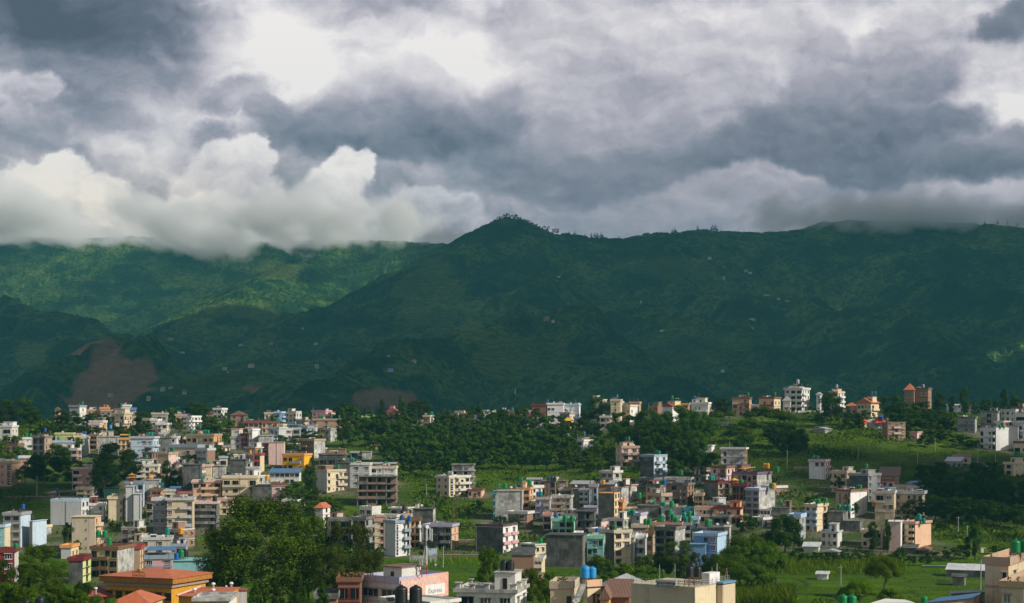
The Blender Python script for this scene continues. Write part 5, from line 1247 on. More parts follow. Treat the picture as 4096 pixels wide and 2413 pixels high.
B('white and pink house alone on green slope', 3236,3300,3319,1840,1920,3,'white*','.BB/...','bb',sw='pink',trim='rose',pc='pink',tk=[('t',.15,.5,.5,1.1),('t',.4,.5,.5,1.1)],sbal=[(.3,1.0)],noslab=True,bd=.6,dep=9)
B('yellow house with pale blue balconies', 3220,3268,3310,2018,2128,4,'cream','bW','.B',sw='cream',trim='cream',bc='sky',bal=[(.0,1.0)],tk=[('g',.4,.5,.3,1.2),('g',.7,.5,.3,1.2),('g',1.2,.6,1.0,1.1)],dep=9,pc='cream')
B('blue banded lower wing with grey pier', 3156,3200,3222,2058,2172,3,'cream','WO','b',sw='grey',trim='sky',pc='sky',par=1.2,bal=[(.5,1.0)],bd=.6)
B('shabby white house behind field trees', 3284,3350,3368,2128,2194,2,'offwhite','bwb','',trim='palegrey',par=.3,st=[(.4,.85,2.6,'palegrey')])
B('rough grey wall rooms left of brown house', 3312,3372,3392,2046,2124,2,'cement','','',par=.2,tk=[('g',.6,.4,.2,1.3),('t',1.0,.4,.2,1.2),('t',1.25,.4,.2,1.2)])
B('low dark cement rooms before white flank', 3350,3440,3452,2084,2130,1,'cement','.b','',par=.2)
B('brown glazed house with big white flank', 3342,3402,3468,1960,2076,4,'tan','.G.DB','',sw='white',trim='salmon',pc='brown',bal=[(.62,1.0)],bc='brown',tk=[('g',.85,.6,.4,1.1),('g',.98,.6,.4,1.1)],sol=[(.55,)],dep=13,noslab=True)
B('dark grey tower with white windowed side', 3396,3472,3522,1896,2010,4,'cementdark','','W.W',sw='grey',trim='grey',noslab=True,tk=[('g',.55,.4,.5,1.0),('g',.65,.4,.5,1.0)],dep=11,st=[(.6,1.0,2.2,'grey',.0,.6)])
B('brown house with striped metal roof', 3522,3590,3596,1905,1960,2,'tan','.V','',roof='shed',rc='tin_brown',rh=3.2,ro=.9)
B('orange roofed cream veranda house', 3528,3574,3582,1918,1968,2,'cream','bD','',trim='beige',pc='tin_red',par=.9)
B('bright cream rooftop rooms at right cluster', 3574,3620,3628,1944,1990,1,'white','wwb','',trim='cream',tk=[('s',1.15,.5,.1,1.1),('s',1.4,.5,.1,1.1)])
B('grey cream house with yellow pavilion', 3500,3576,3584,1966,2084,3,'sand','OW/.WB/','',trim='palegrey',bal=[(.0,.5)],bc='beige',st=[(.1,.35,1.4,'red')])
B('long grey house with many small windows', 3582,3690,3700,1966,2070,3,'sand','b.bBb/WWwWW','',trim='palegrey',pr=.5,over=.8,par=1.0,sol=[(.85,)])
B('cream white stair wall house', 3554,3602,3610,2086,2206,4,'pink','','',trim='white',par=.2,noslab=True,sw='white')
B('peach house with brown framed front', 3608,3660,3724,2088,2196,4,'cream','b.BO/b.OO','',sw='peach',trim='brown',pc='salmon',bal=[(.5,.95)],bc='tan',tk=[('t',.95,.3,1.0,1.3),('t',.75,.3,.1,1.1),('t',1.3,.3,.1,1.0)],dep=11)
B('cream house behind thin trees', 3446,3530,3540,2122,2196,2,'cream','b.b','',trim='beige')
B('dark sagging shack by peach house', 3612,3664,3672,2194,2216,1,'cementdark','','',roof='shed',rc='cementdark',rh=.6)
B('collapsed roofed shack right of peach house', 3676,3716,3724,2200,2220,1,'cementdark','','',roof='gable',rc='tin_brown',rh=.8)
B('grey barn with white roof in rice field', 3788,3942,3950,2284,2312,1,'cement','','',roof='shed',rc='tin_white',rh=1.2,dep=6)
B('small block hut in the right rice field', 3810,3858,3863,2310,2344,1,'cement','','',roof='shed',rc='cementdark',rh=.5,dep=4)
B('grey shed with pale roof by field edge', 3214,3274,3280,2188,2212,1,'palegrey','','',roof='shed',rc='tin_white',rh=1.0,dep=6)
B('low broken roofed shack by hedge', 3290,3350,3360,2208,2232,1,'cement','O','',roof='gable',rc='tin',rh=.7,dep=5)
B('white roadside booth in the rice field', 3268,3310,3313,2298,2320,1,'white*','','',roof='shed',rc='tin_white',rh=.5,dep=3)

# ---- smaller houses that fill the packed quarters, each placed on a free plot and named by its nearest neighbour
MAIN = [(l, wpx(0, 1) * 0 + v[0].location.x, v[0].location.y) for l, v in NB.items()]
def footprints():
    out = []
    for o in list(bpy.data.objects):
        if o.type == 'EMPTY' and o.get('category') in ('house', 'hotel', 'shed') and o.children:
            for c in [c for c in o.children if c.name.startswith('wall')]:
                bb = [Vector(v) for v in c.bound_box]; out.append((o.location.x, o.location.y, o.rotation_euler.z, max(b.x for b in bb), max(b.y for b in bb)))
    return np.array(out)
def in_rects(FO, x, y, pad=.6):
    r = np.zeros(x.shape, bool)
    for (ox, oy, a, W_, D_) in FO:
        m = (np.abs(x - ox) < 45) & (np.abs(y - oy) < 45)
        if not m.any(): continue
        dx = x[m] - ox; dy = y[m] - oy; c, s = math.cos(a), math.sin(a)
        u = dx * c + dy * s; v = -dx * s + dy * c
        r[m] |= (u > -pad) & (u < W_ + pad) & (v > -pad) & (v < D_ + pad)
    return r
QUARTERS = [((340, 1360), (1700, 1750), 12), ((60, 1380), (1780, 1870), 14), ((560, 1060), (1870, 2015), 12), ((480, 830), (2060, 2140), 4), ((540, 760), (2170, 2262), 3), ((2100, 2800), (1975, 2125), 22), ((2340, 2760), (2120, 2252), 9),
            ((2780, 3110), (1930, 2120), 12), ((3380, 3700), (1960, 2096), 6), ((3940, 4090), (1700, 1800), 3), ((1330, 1640), (2090, 2210), 4), ((2000, 2750), (1664, 1704), 5), ((0, 420), (2080, 2200), 2)]
WALLS = ['grey', 'cementpale', 'palegrey', 'cream', 'sand', 'offwhite', 'beige', 'brick', 'tan', 'cement', 'pink', 'offwhite', 'paleblue', 'cream', 'salmon']
WN = {'grey': 'grey', 'cementpale': 'pale cement', 'palegrey': 'light grey', 'cream': 'cream', 'sand': 'sandy', 'offwhite': 'off white', 'beige': 'beige', 'brick': 'brick', 'tan': 'tan', 'cement': 'bare cement', 'pink': 'pink', 'paleblue': 'pale blue', 'salmon': 'salmon'}
rf = random.Random(31); FP = footprints(); used_labels = set()
for (pa, pb_), (ya, yb_), cnt in QUARTERS:
    got = 0
    for _ in range(cnt * 9):
        if got >= cnt: break
        px = rf.uniform(pa, pb_); yb = rf.uniform(ya, yb_); Y = solve_Y(px, yb); x = wpx(px, Y); wm_ = rf.uniform(5, 7.5); dm = rf.uniform(5, 7)
        gx, gy = np.meshgrid(np.linspace(-wm_, wm_ * .35, 6), np.linspace(0, dm, 5))
        if in_rects(FP, (x + gx).ravel(), (Y + gy).ravel(), .5).any(): continue
        n = rf.choice((1, 2, 2, 2, 3, 3)); hpx = (n * 2.8 + .6) / Y * F; w1 = wm_ / Y * F; sd = rf.choice((.3, .45, .6))
        x0, x1, x2 = px - w1 * (1 - sd * .3), px, px + w1 * sd
        bad = False
        for (a0, a1, b0, b1, yy) in BOX:
            ox_ = min(x2, a1) - max(x0, a0); oy_ = min(yb, b1) - max(yb - hpx, b0)
            if yy > Y and ox_ > 0 and oy_ > 0 and ox_ * oy_ > .22 * (a1 - a0) * (b1 - b0): bad = True; break
        if bad: continue
        near = min(MAIN, key=lambda q: (q[1] - x) ** 2 + (q[2] - Y) ** 2); lab_ = near[0]
        if len(lab_.split()) > 8: continue
        rel = ('right' if x > near[1] + 3 else 'left') + (' behind' if Y > near[2] + 3 else ' below'); wl_ = rf.choice(WALLS)
        lab = f'{WN[wl_]} {["", "one", "two", "three", "four"][n]} storey house {rel} the {lab_}'
        if lab in used_labels: continue
        used_labels.add(lab)
        fr_ = rf.choice(('bB', 'BB', 'b.B', 'WW', 'OB', 'O.b', 'bDb', 'Ww', 'BO')); sd_ = rf.choice(('bb', '.', 'B', '..', 'wb', 'b'))
        kw = dict(trim=rf.choice((wl_, wl_, 'offwhite', 'palegrey', 'brown', 'cement')), fr=rf.choice('wwbg'), dep=dm, par=rf.choice((.3, .8, 1.0)), over=rf.choice((.05, .3, .5)))
        if rf.random() < .45: kw['sw'] = rf.choice(('cementpale', 'cement', 'offwhite', wl_, 'cementdark', 'brick'))
        if rf.random() < .5: a_ = rf.choice((0, .5)); kw['bal'] = [(a_, a_ + .5)]; kw['bd'] = .8
        if rf.random() < .6: a_ = rf.choice((.05, .55)); kw['st'] = [(a_, a_ + .38, 2.4, rf.choice((wl_, 'cementpale', 'offwhite', 'brick')))]
        if rf.random() < .25 : kw['cols'] = [(.02, .05, 1.6), (.93, .05, 1.6), (.5, .05, 1.6), (.93, .9, 1.6)]
        if rf.random() < .12: kw['aw'] = [(.1, .8, 1.9, rf.choice(('tin', 'tin_blue', 'tin_red')))]
        if rf.random() < .5 and len(lab.split()) < 12:
            c_ = rf.choice('gggtkb'); kw['tk'] = [(c_, rf.uniform(.1, .8), .6, rf.choice((.3, 1.0)), 1.15)] + ([(c_, rf.uniform(.85, .98), .3, .5, 1.15)] if rf.random() < .5 else [])
        B(lab, x0, x1, x2, yb - hpx, yb, n, wl_, fr_, sd_, **kw); got += 1
        T_ = NB[lab]; FP = np.vstack([FP, [T_[0].location.x, T_[0].location.y, T_[4], T_[1], T_[2]]])

# ================================================================== foreground buildings
def P3(px, py, Y): return Vector((wpx(px, Y), Y, wz(py, Y)))
def text_obj(name, body, parent, loc, rot, size, mat, ext=.02):
    c = bpy.data.curves.new(name, 'FONT'); c.body = body; c.size = size; c.extrude = ext; c.align_x = 'CENTER'; c.materials.append(mat)
    o = bpy.data.objects.new(name, c); COL.objects.link(o); me = bpy.data.meshes.new_from_object(o.evaluated_get(bpy.context.evaluated_depsgraph_get())); bpy.data.objects.remove(o)
    o = bpy.data.objects.new(name, me); COL.objects.link(o)
    if parent is not None: o.parent = parent
    o.location = loc; o.rotation_euler = rot
    return o
# ---- hotel with the orange hipped roofs
def hotel():
    Y = 300.0; O, rot, W, D = frame_of(398, 691, 849, Y, 13)
    z0 = wz(2600, Y); ze = wz(2317, Y) ; zf = wz(2338, Y)
    T = thing('hotel', 'ochre hotel with wide orange hipped roof and deep brown fascia', 'hotel', (O.x, O.y, z0), rot)
    och = paint('sand'); fas = plain('ochre_fascia', (.46, .19, .04), .8); oc2 = plain('ochre_wall', (.70, .34, .03), .85); roofm = paint('tin_orange')
    e, f = ze - z0, zf - z0
    MB().box(.9, W - .9, .9, D - .9, -2, f - .75, oc2).build('wall', T)
    MB().box(.5, W - .5, .5, D - .5, f - .75, f, plain('rosy_soffit_band', (.42, .30, .24), .9)).build('cornice', T)
    MB().box(0, W, 0, D, f, e, fas).build('fascia', T)
    b = MB(); hip_roof(b, 0, W, 0, D, e + .125, 1.1, roofm, over=.18); b.build('roof', T)
    for i in range(7): link('window', window_mesh('B', 1.4, 1.4, 'b', 0, 'brown'), T, (1.6 + (W - 3.2) * i / 6, .896, f - 3.2), 0)
    # roof sign
    S = P3(556, 2316, Y - 1.0)
    st = thing('roof_sign', 'hotel name sign on posts with golden pagoda crest and red letters', 'sign', tuple(S), rot)
    g = plain('gold_paint', (.70, .33, .02), .5, .5); rd = plain('red_letters', (.22, .015, .015), .6)
    fr = MB()
    for x in (-1.35, 0, 1.35): fr.tube((x, 0, -.35), (x, 0, 1.15), .04, RUST, 5)
    for z in (.15, 1.1): fr.tube((-1.35, 0, z), (1.35, 0, z), .035, RUST, 5)
    fr.build('frame', st)
    text_obj('lettering', 'HERITAGE', st, (0, -.06, .42), (R(90), 0, 0), .58, rd)
    cr = MB(); cr.poly([(-1.5, -.1, 1.2), (-1.3, -.1, 1.35), (-.5, -.1, 1.4), (-.25, -.1, 1.75), (0, -.1, 1.95), (.25, -.1, 1.75), (.5, -.1, 1.4), (1.3, -.1, 1.35), (1.5, -.1, 1.2),
                         (-1.5, .1, 1.2), (-1.3, .1, 1.35), (-.5, .1, 1.4), (-.25, .1, 1.75), (0, .1, 1.95), (.25, .1, 1.75), (.5, .1, 1.4), (1.3, .1, 1.35), (1.5, .1, 1.2)],
                        [tuple(range(9))[::-1], tuple(range(9, 18))] + [(i, i + 1, 10 + i, 9 + i) for i in range(8)] + [(8, 0, 9, 17)], g)
    cr.tube((0, 0, 1.95), (0, 0, 2.25), .09, g, 8, .02); cr.build('crest', st)
hotel()
def slab_roof(name, label, quad, th, mat, wallm, cat='roof', drop=4.0):
    """a sloping roof given by four world corners with walls beneath"""
    c = sum(quad, Vector()) / 4
    T = thing(name, label, cat, tuple(c))
    q = [p - c for p in quad]; n = Vector((0, 0, th))
    MB().poly(q + [p + n for p in q], [(0, 3, 2, 1), (4, 5, 6, 7), (0, 1, 5, 4), (1, 2, 6, 5), (2, 3, 7, 6), (3, 0, 4, 7)], mat).build('roof', T)
    s = [p * .93 for p in q]; s = [Vector((p.x, p.y, r.z - .06)) for p, r in zip(s, q)]; d = [Vector((p.x, p.y, min(r.z for r in s) - drop)) for p in s]
    MB().poly(d + s, [(4, 5, 6, 7), (0, 1, 5, 4), (1, 2, 6, 5), (2, 3, 7, 6), (3, 0, 4, 7)], wallm).build('wall', T)
    return T
hr = slab_roof('hotel_wing', 'hotel wing with red sloping roof and pale verge trim', [P3(706, 2386, 284), P3(858, 2394, 281), P3(962, 2351, 291), P3(802, 2350, 294)], .12, paint('tin_orange'), plain('ochre_wall', (1, 1, 1)), 'hotel wing')
a0 = P3(706, 2385, 284) - hr.location; a1 = P3(802, 2349, 294) - hr.location
MB().tube(a0 + Vector((0, 0, .1)), a1 + Vector((0, 0, .1)), .16, paint('pink'), 6).build('verge_trim', hr)
def vent(px, py, Y, lab, s=1.0):
    p = P3(px, py, Y); t = thing('roof_vent', lab, 'roof vent', tuple(p), 0, 'round vents on the red hotel roofs')
    MB().lathe([(.22 * s, -.6), (.22 * s, .55 * s)], STEEL, 12).build('pipe', t)
    MB().lathe([(.36 * s, .5 * s), (.40 * s, .62 * s), (.30 * s, .82 * s), (.05, .9 * s)], paint('white'), 12).build('cowl', t)
vent(778, 2372, 287, 'steel roof vent nearest the pale verge trim'); vent(853, 2374, 287, 'steel roof vent in the middle of the red wing roof')
vent(853, 2350, 292, 'tallest roof vent on the ridge of the red wing'); vent(925, 2348, 292, 'right roof vent on the ridge of the red wing'); vent(905, 2354, 292, 'short roof vent beside the ridge of the red wing', .6)
vent(383, 2366, 303, 'lone roof vent on the small left red roof', .9)
B('low hotel annex with red hipped roof', 330, 450, 462, 2384, 2640, 3, 'brown', 'BB', '', Y=306, roof='hip', rc='tin_red', rh=1.7, trim='brown', name='hotel_annex', cat='hotel annex', group=None)
B('hotel porch with orange hipped roof', 452, 590, 650, 2412, 2700, 3, 'sand', 'B.B', 'w', Y=262, roof='hip', rc='tin_orange', rh=1.6, trim='beige', dep=8, name='hotel_porch', cat='porch', group=None)
B('grey parapet wall house under the red wing roof', 776, 915, 946, 2395, 2700, 4, 'tan', 'b.b', '', Y=262, trim='cementpale', sw='white', dep=9, par=.4, group='houses by the camera')
slab_roof('lean_to', 'dark red lean-to roof under the great tree', [P3(925, 2362, 292), P3(990, 2364, 292), P3(990, 2354, 296), P3(935, 2352, 296)], .08, paint('tin_red'), paint('white'), 'lean-to')
# ---- building with curved tiled parapet, glass front and pink advertising wall
Tg = B('glass fronted building with grey tiled parapet', 1446, 1597, 1786, 2312, 2640, 4, 'offwhite', 'LL/LLL/LLL', '', Y=300, trim='lilac', sw='rose', dep=14, th=R(42), par=1.1, over=.2, group='houses by the camera',
       st=[(.52, 1.0, 2.9, 'offwhite', .05, .45)], wt='bluegrey')
T, W, D, H, rot = NB['glass fronted building with grey tiled parapet']
MB().box(W * .5, W + .4, -.1, D * .5, H + 3.07, H + 3.17, paint('tin_brown')).build('sheet_roof', T)
def pinkwall():
    g = link('advertising_wall', None, T)
    m, t, b = material('flaking_pink_paint', .9, .05)
    p = t.node('ShaderNodeNewGeometry').outputs['Position']
    c = t.mix(t.mr(t.noise(p, .8, 6, .75), .38, .62, 0, 1), (.74, .30, .23), (.72, .50, .40)); c = t.mix(t.mr(t.noise(t.vmath('ADD', p, (9, 9, 9)), 1.6, 5, .7), .56, .66, 0, .8), c, (.78, .70, .62))
    t.put(b.inputs['Base Color'], c)
    x0 = W + .24; z0 = H - 3.2; z1 = H + .55; z2 = H + 1.3
    MB().poly([(x0, 0, z0), (x0, D, z0), (x0, D, z2), (x0, 0, z1), (x0 + .25, 0, z0), (x0 + .25, D, z0), (x0 + .25, D, z2), (x0 + .25, 0, z1)],
              [(0, 3, 2, 1), (4, 5, 6, 7), (3, 7, 6, 2), (0, 4, 7, 3), (1, 2, 6, 5), (0, 1, 5, 4)], m).build('pink_panel', T)
    MB().box(x0 + .252, x0 + .28, D * .50, D * .92, H - 2.75, H - .75, paint('white')).build('white_panel', T)
    wl = plain('white_lettering', (.80, .78, .74), .8); gl = plain('grey_lettering', (.28, .27, .27), .8)
    o = text_obj('lettering', 'साना किसान कृषि सहकारी', T, (x0 + .256, D * .47, H - .42), (R(90), 0, R(90)), .95, wl)
    o.rotation_euler = (R(90), 0, R(90)); 
    text_obj('lettering', 'Express', T, (x0 + .285, D * .71, H - 2.35), (R(90), 0, R(90)), 1.25, gl)
    bpy.data.objects.remove(g)
pinkwall()
# ---- telecom mast on that roof
def mast():
    base = P3(1700, 2298, 303); t = thing('telecom_mast', 'red and white tripod telecom mast with panel antennas and dishes', 'telecom mast', tuple(base))
    red = plain('mast_red', (.50, .06, .03), .6); wh = plain('mast_white', (.70, .70, .68), .6); s = 1.0
    top = [Vector((.25, 0, 5.2)), Vector((.05, .1, 5.2)), Vector((.3, .3, 5.2))]; foot = [Vector((.35, 0, 0)), Vector((-.9, .3, 0)), Vector((.3, 1.2, 0))]
    for a, b in zip(foot, top):
        m = MB(); k = 6
        for i in range(k): m.tube(a + (b - a) * i / k, a + (b - a) * (i + 1) / k, .10, red if i in (0, 1) else wh, 8)
        m.build('leg', t)
    r = MB()
    for i in range(1, 7):
        f_ = i / 7; q = [a + (b - a) * f_ for a, b in zip(foot, top)]; q2 = [a + (b - a) * min(1, f_ + .13) for a, b in zip(foot, top)]
        for j in range(3): r.tube(q[j], q[(j + 1) % 3], .035, STEEL, 4); r.tube(q[j], q2[(j + 1) % 3], .025, STEEL, 4)
    r.build('bracing', t)
    MB().tube((.2, .1, 5.0), (.2, .1, 9.2), .07, STEEL, 8).build('pole', t)
    for i, (x, y, a, z) in enumerate([(-.85, -.1, .5, 6.1), (.35, -.35, -.1, 6.3), (1.2, .1, -.5, 6.2), (-.5, .6, 1.5, 6.4), (.9, .7, -1.4, 6.4)]):
        m = MB().box(-.16, .16, -.09, .09, 0, 2.3, wh); m.tube((0, .09, .4), (0, .35, .4), .03, STEEL, 4); m.build('panel_antenna', t, (x, y, z), a)
        MB().tube((.2, .1, z + .4), (x, y, z + .4), .03, STEEL, 4).build('arm', t)
    for (x, z) in ((-1.05, 8.9), (.35, 8.8)):
        dm = MB().lathe([(.02, 0), (.25, .04), (.42, .14), (.42, .16), (.3, .3)], wh, 14).build('dish', t, (x, -.2, z)); dm.rotation_euler = (R(80), 0, R(20))
    MB().box(-1.1, -.7, .1, .4, 1.7, 2.4, STEEL).build('cabinet', t)
mast()
# ---- nearest flat roof with the pair of big black tanks
B('pale flat roof in front of the pink wall', 1522, 1720, 1836, 2412, 2900, 4, 'cream', '', '', Y=190, trim='offwhite', dep=5, par=.25, over=.2, group='houses by the camera')
for px, l in ((1605, 'left big ribbed black tank before the pink wall'), (1663, 'right big ribbed black tank before the pink wall')):
    q = P3(px, 2412, 190); tank(q, 'k', l, 1.22, .02, True)
q = P3(1563, 2410, 193); solar(q, 'small solar water heater beside the two big black tanks', .2, .5)
# ---- dark red terraced house left of the glass front
B('dark brick terraced house at the glass building', 1352, 1440, 1448, 2312, 2640, 4, 'brown', 'OO', '', Y=296, trim='maroon', pc='brown', group='houses by the camera', dep=10, pl=[(.2, .3, 1.6), (.5, .3, 2.0), (.8, .3, 1.4)])
B('low brick roofs below the dense olive tree', 1262, 1346, 1352, 2376, 2640, 4, 'brick', 'O.', '', Y=290, trim='cement', par=.9, group='houses by the camera')
# ---- grey white house with blocky parapet
Tc = B('weathered white house with blocky parapet posts', 1826, 2060, 2106, 2362, 2680, 4, 'offwhite', 'OWW/OWW', 'WW', Y=272, trim='cementpale', sw='white', dep=10, par=.45, over=.5, group='houses by the camera',
       st=[(.0, .07, 1.5, 'cementpale', -.03, .04), (.13, .17, 1.7, 'cementpale', .4, .46), (.23, .31, 1.3, 'cementpale', -.03, .04), (.48, .56, 1.4, 'cementpale', -.03, .04), (.92, 1.02, 1.4, 'offwhite', -.03, .05), (.58, .93, 3.0, 'offwhite', .35, .9), (.92, 1.0, 1.3, 'offwhite', .5, .6), (.92, 1.0, 1.3, 'offwhite', .9, 1.0)],
       tk=[('k', .68, .6, .1, 1.05), ('k', .8, .6, .1, 1.05)], bigtank=True)
# ---- cream house with the red door, stair and blue tanks
B('cream house with flat tan gable and red door', 2201, 2291, 2314, 2330, 2680, 4, 'sand', '..D/...', '', Y=274, trim='salmon', pc='beige', sw='cream', dep=8, par=1.15, over=.15, group='houses by the camera', po=[(.05, .2, 1.4), (.9, .5, 1.8)], pl=[(.3, .5, 1.1), (.5, .5, 1.3)])
B('narrow cream block under the blue tanks', 2334, 2350, 2402, 2324, 2680, 4, 'cream', '', '.bD', Y=272, trim='maroon', pc='peach', sw='cream', dep=7, par=1.15, over=.2, th=R(55), group='houses by the camera',
  tk=[('c', .0, .12, 1.4, 1.25), ('c', .2, .62, 1.4, 1.1)], bigtank=True, pl=[(.8, .8, 1.2)])
def stairs():
    a = P3(2292, 2410, 268); b = P3(2322, 2336, 272)
    t = thing('outdoor_stair', 'steep concrete outdoor stair between the two cream blocks', 'stair', tuple(a))
    d = b - a; n = 16
    for i in range(n):
        p = d * (i / n); MB().box(p.x - .1, p.x + 1.1, p.y, p.y + .34, p.z, p.z + .17, paint('cementpale')).build('step', t)
    m = MB()
    for x in (-.1, 1.1): m.tube(Vector((x, 0, .9)), d + Vector((x, 0, .9)), .04, STEEL, 5); m.tube((x, 0, 0), (x, 0, .9), .03, STEEL, 4); m.tube(d + Vector((x, 0, 0)), d + Vector((x, 0, .9)), .03, STEEL, 4)
    m.tube((-.1, 0, .05), (1.1, 0, .05), .03, STEEL, 4)
    m.build('handrail', t)
stairs()
# ---- rusty roofed sheds behind
B('grey broad roofed shed behind orange gable', 2404, 2520, 2560, 2344, 2560, 2, 'brown', 'OOO', '', Y=300, roof='gable', rc='tin', rh=1.4, dep=9, group='houses by the camera', ro=.8)
B('rusty roofed store right of orange gable', 2432, 2516, 2526, 2390, 2600, 2, 'brown', 'bb', '', Y=272, roof='shed', rc='tin_brown', rh=2.2, dep=8, group='houses by the camera')
B('small orange brick gable house', 2400, 2436, 2446, 2396, 2600, 2, 'orange', 'N', '', Y=268, roof='gable', rc='tin_brown', rh=1.9, dep=6, group='houses by the camera', ro=.3)
vent(2433, 2356, 290, 'left roof vent on the grey broad roof', .7); vent(2497, 2356, 290, 'right roof vent on the grey broad roof', .7)
# ---- large tan house, shaded front and sunlit flank put into the paint colours
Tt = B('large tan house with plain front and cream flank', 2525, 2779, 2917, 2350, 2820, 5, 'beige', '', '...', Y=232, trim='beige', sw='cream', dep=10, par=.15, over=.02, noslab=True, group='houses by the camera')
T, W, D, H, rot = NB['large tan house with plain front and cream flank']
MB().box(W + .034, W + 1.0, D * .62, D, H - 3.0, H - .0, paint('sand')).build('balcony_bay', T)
MB().box(W + .0, W + 1.1, D * .62 - .05, D + .1, H + .165, H + .42, paint('blue')).build('blue_coping', T)
rl = MB()
for i in range(9): rl.tube((W, D * i / 8, H + .1), (W, D * i / 8, H + 1.1), .03, STEEL, 4)
for z in (.5, .8, 1.1): rl.tube((W, 0, H + z), (W, D, H + z), .025, STEEL, 4)
rl.build('railing', T)
rl = MB()
for i in range(13): rl.tube((W * i / 12, 0, H + .1), (W * i / 12, 0, H + 1.0), .03, STEEL, 4)
for z in (.55, 1.0): rl.tube((0, 0, H + z), (W, 0, H + z), .025, STEEL, 4)
rl.build('railing', T)
MB().box(W * .80, W * .93, D * .55, D * .85, H + .165, H + 1.7, paint('white')).build('roof_room', T)
tank(P3(2758, 2345, 233), 'k', 'left big black tank on the tan house roof', 1.0, 1.3, True); tank(P3(2790, 2346, 236), 'k', 'right big black tank on the tan house roof', .95, 1.4, True)
tank(P3(2766, 2345, 240), 'k', 'rear black tank behind the two on tan house', 1.0, 1.9, True)
def drum():
    p = P3(2626, 2348, 234); t = thing('solar_water_heater', 'large steel solar drum lying on the tan house roof', 'solar water heater', tuple(p), rot, 'solar water heaters on the rooftops')
    MB().tube((0, 0, .85), (3.3, 0, .85), .30, STEEL, 16).build('drum', t, smooth=False)
    m = MB()
    for i in range(26): m.tube((.2 + i * .12, -.05, .6), (.2 + i * .12, -1.0, .12), .035, GLASS[1], 5)
    m.tube((.1, -.05, .6), (3.3, -.05, .6), .05, STEEL, 5); m.build('collector', t)
    m = MB()
    for x in (.3, 3.0): m.tube((x, 0, 0), (x, 0, .6), .04, STEEL, 4); m.tube((x, -1, .1), (x, 0, .6), .03, STEEL, 4)
    m.tube((.3, -1, .1), (3.0, -1, .1), .03, STEEL, 4); m.build('stand', t)
drum()
def pole_thing(px, yt, yb, Y, label, r=.05, name='steel_post', cat='post', m=None, group=None):
    a = P3(px, yb, Y); h = wz(yt, Y) - wz(yb, Y); o = MB().tube((0, 0, 0), (0, 0, h), r, m or STEEL, 6, r * .8).build(name, None, tuple(a)); tag(o, label, cat, group)
pole_thing(2638, 2258, 2345, 236, 'left pale pole rising from the tan house roof'); pole_thing(2700, 2256, 2345, 236, 'middle pale pole rising from the tan house roof'); pole_thing(2868, 2254, 2340, 240, 'thick pale pole right of the black tanks', .07); pole_thing(2848, 2270, 2330, 244, 'thin pale pole right of the black tanks')
def flag():
    a = P3(2913, 2332, 240); t = thing('flag', 'small faded red flag on a stick at the roof corner', 'flag', tuple(a))
    MB().tube((0, 0, 0), (-.25, 0, 2.2), .03, STEEL, 5).build('pole', t)
    MB().poly([(-.22, 0, 2.0), (-.5, .05, 1.3), (-.35, .1, .9), (-.12, .02, .8), (-.22, .02, 2.0), (-.5, .07, 1.3), (-.35, .12, .9), (-.12, .04, .8)], [(0, 3, 2, 1), (4, 5, 6, 7), (0, 1, 5, 4), (1, 2, 6, 5), (2, 3, 7, 6)], plain('faded_red_cloth', (.45, .06, .06), .9)).build('cloth', t)
flag()
# ---- house in the lower right corner
Tr = B('rosy beige house in the lower right corner', 3940, 4034, 4130, 2233, 2600, 4, 'sand', '..W/..W', 'W.', Y=280, trim='salmon', pc='tan', sw='sand', dep=10, par=1.2, over=.35, th=R(12), group='houses by the camera', pr=.35, tk=[('g', .98, .3, 1.6, 1.35), ('g', 1.25, .4, 1.6, 1.35), ('s', .99, .1, .1, .7)], po=[(.68, .4, 2.4), (.82, .5, 2.4)])
B('grey beige forward block of corner house', 4006, 4096, 4190, 2330, 2700, 4, 'beige', 'W.', '', Y=262, trim='tan', pc='tan', dep=10, par=.9, over=.4, th=R(10), group='houses by the camera', pl=[(.12, .2, .9), (.4, .3, .8)])
slab_roof('sheet_roof_shed', 'long blue sheet roofed red shed at bottom right', [P3(3700, 2412, 272), P3(3900, 2392, 272), P3(3925, 2372, 282), P3(3760, 2392, 282)], .08, paint('tin_blue'), paint('salmon'), 'shed')
slab_roof('sheet_roof_shed', 'grey sheet roofed lean-to beside corner house', [P3(3800, 2376, 290), P3(3944, 2368, 290), P3(3944, 2360, 296), P3(3800, 2366, 296)], .08, paint('tin'), paint('cement'), 'shed')
slab_roof('canvas_roof', 'pale canvas roof at the bottom of the field', [P3(3480, 2414, 262), P3(3660, 2412, 262), P3(3620, 2400, 272), P3(3540, 2396, 272)], .05, paint('white'), paint('grey'), 'canvas roof')
for i, (x, y, l) in enumerate(((3372, 2413, 'left green tank at the bottom edge by field'), (3408, 2414, 'right green tank at the bottom edge by field'), (3697, 2412, 'green tank beside the blue sheet roof'))):
    tank(P3(x, y + 30, 250 if i < 2 else 272), 'g', l, 1.15 if i < 2 else .9, .9 if i == 2 else .6, True)
for i, (x, c, l) in enumerate(((105, 'k', 'leftmost black tank at the lower left edge'), (125, 'g', 'green tank between black ones at lower left'), (160, 'k', 'larger black tank at the lower left edge'), (190, 'g', 'rightmost green tank at the lower left edge'))):
    tank(P3(x, 2452, 235 + 4 * (i % 2)), c, l, .9 if i != 2 else 1.15, .5, True)
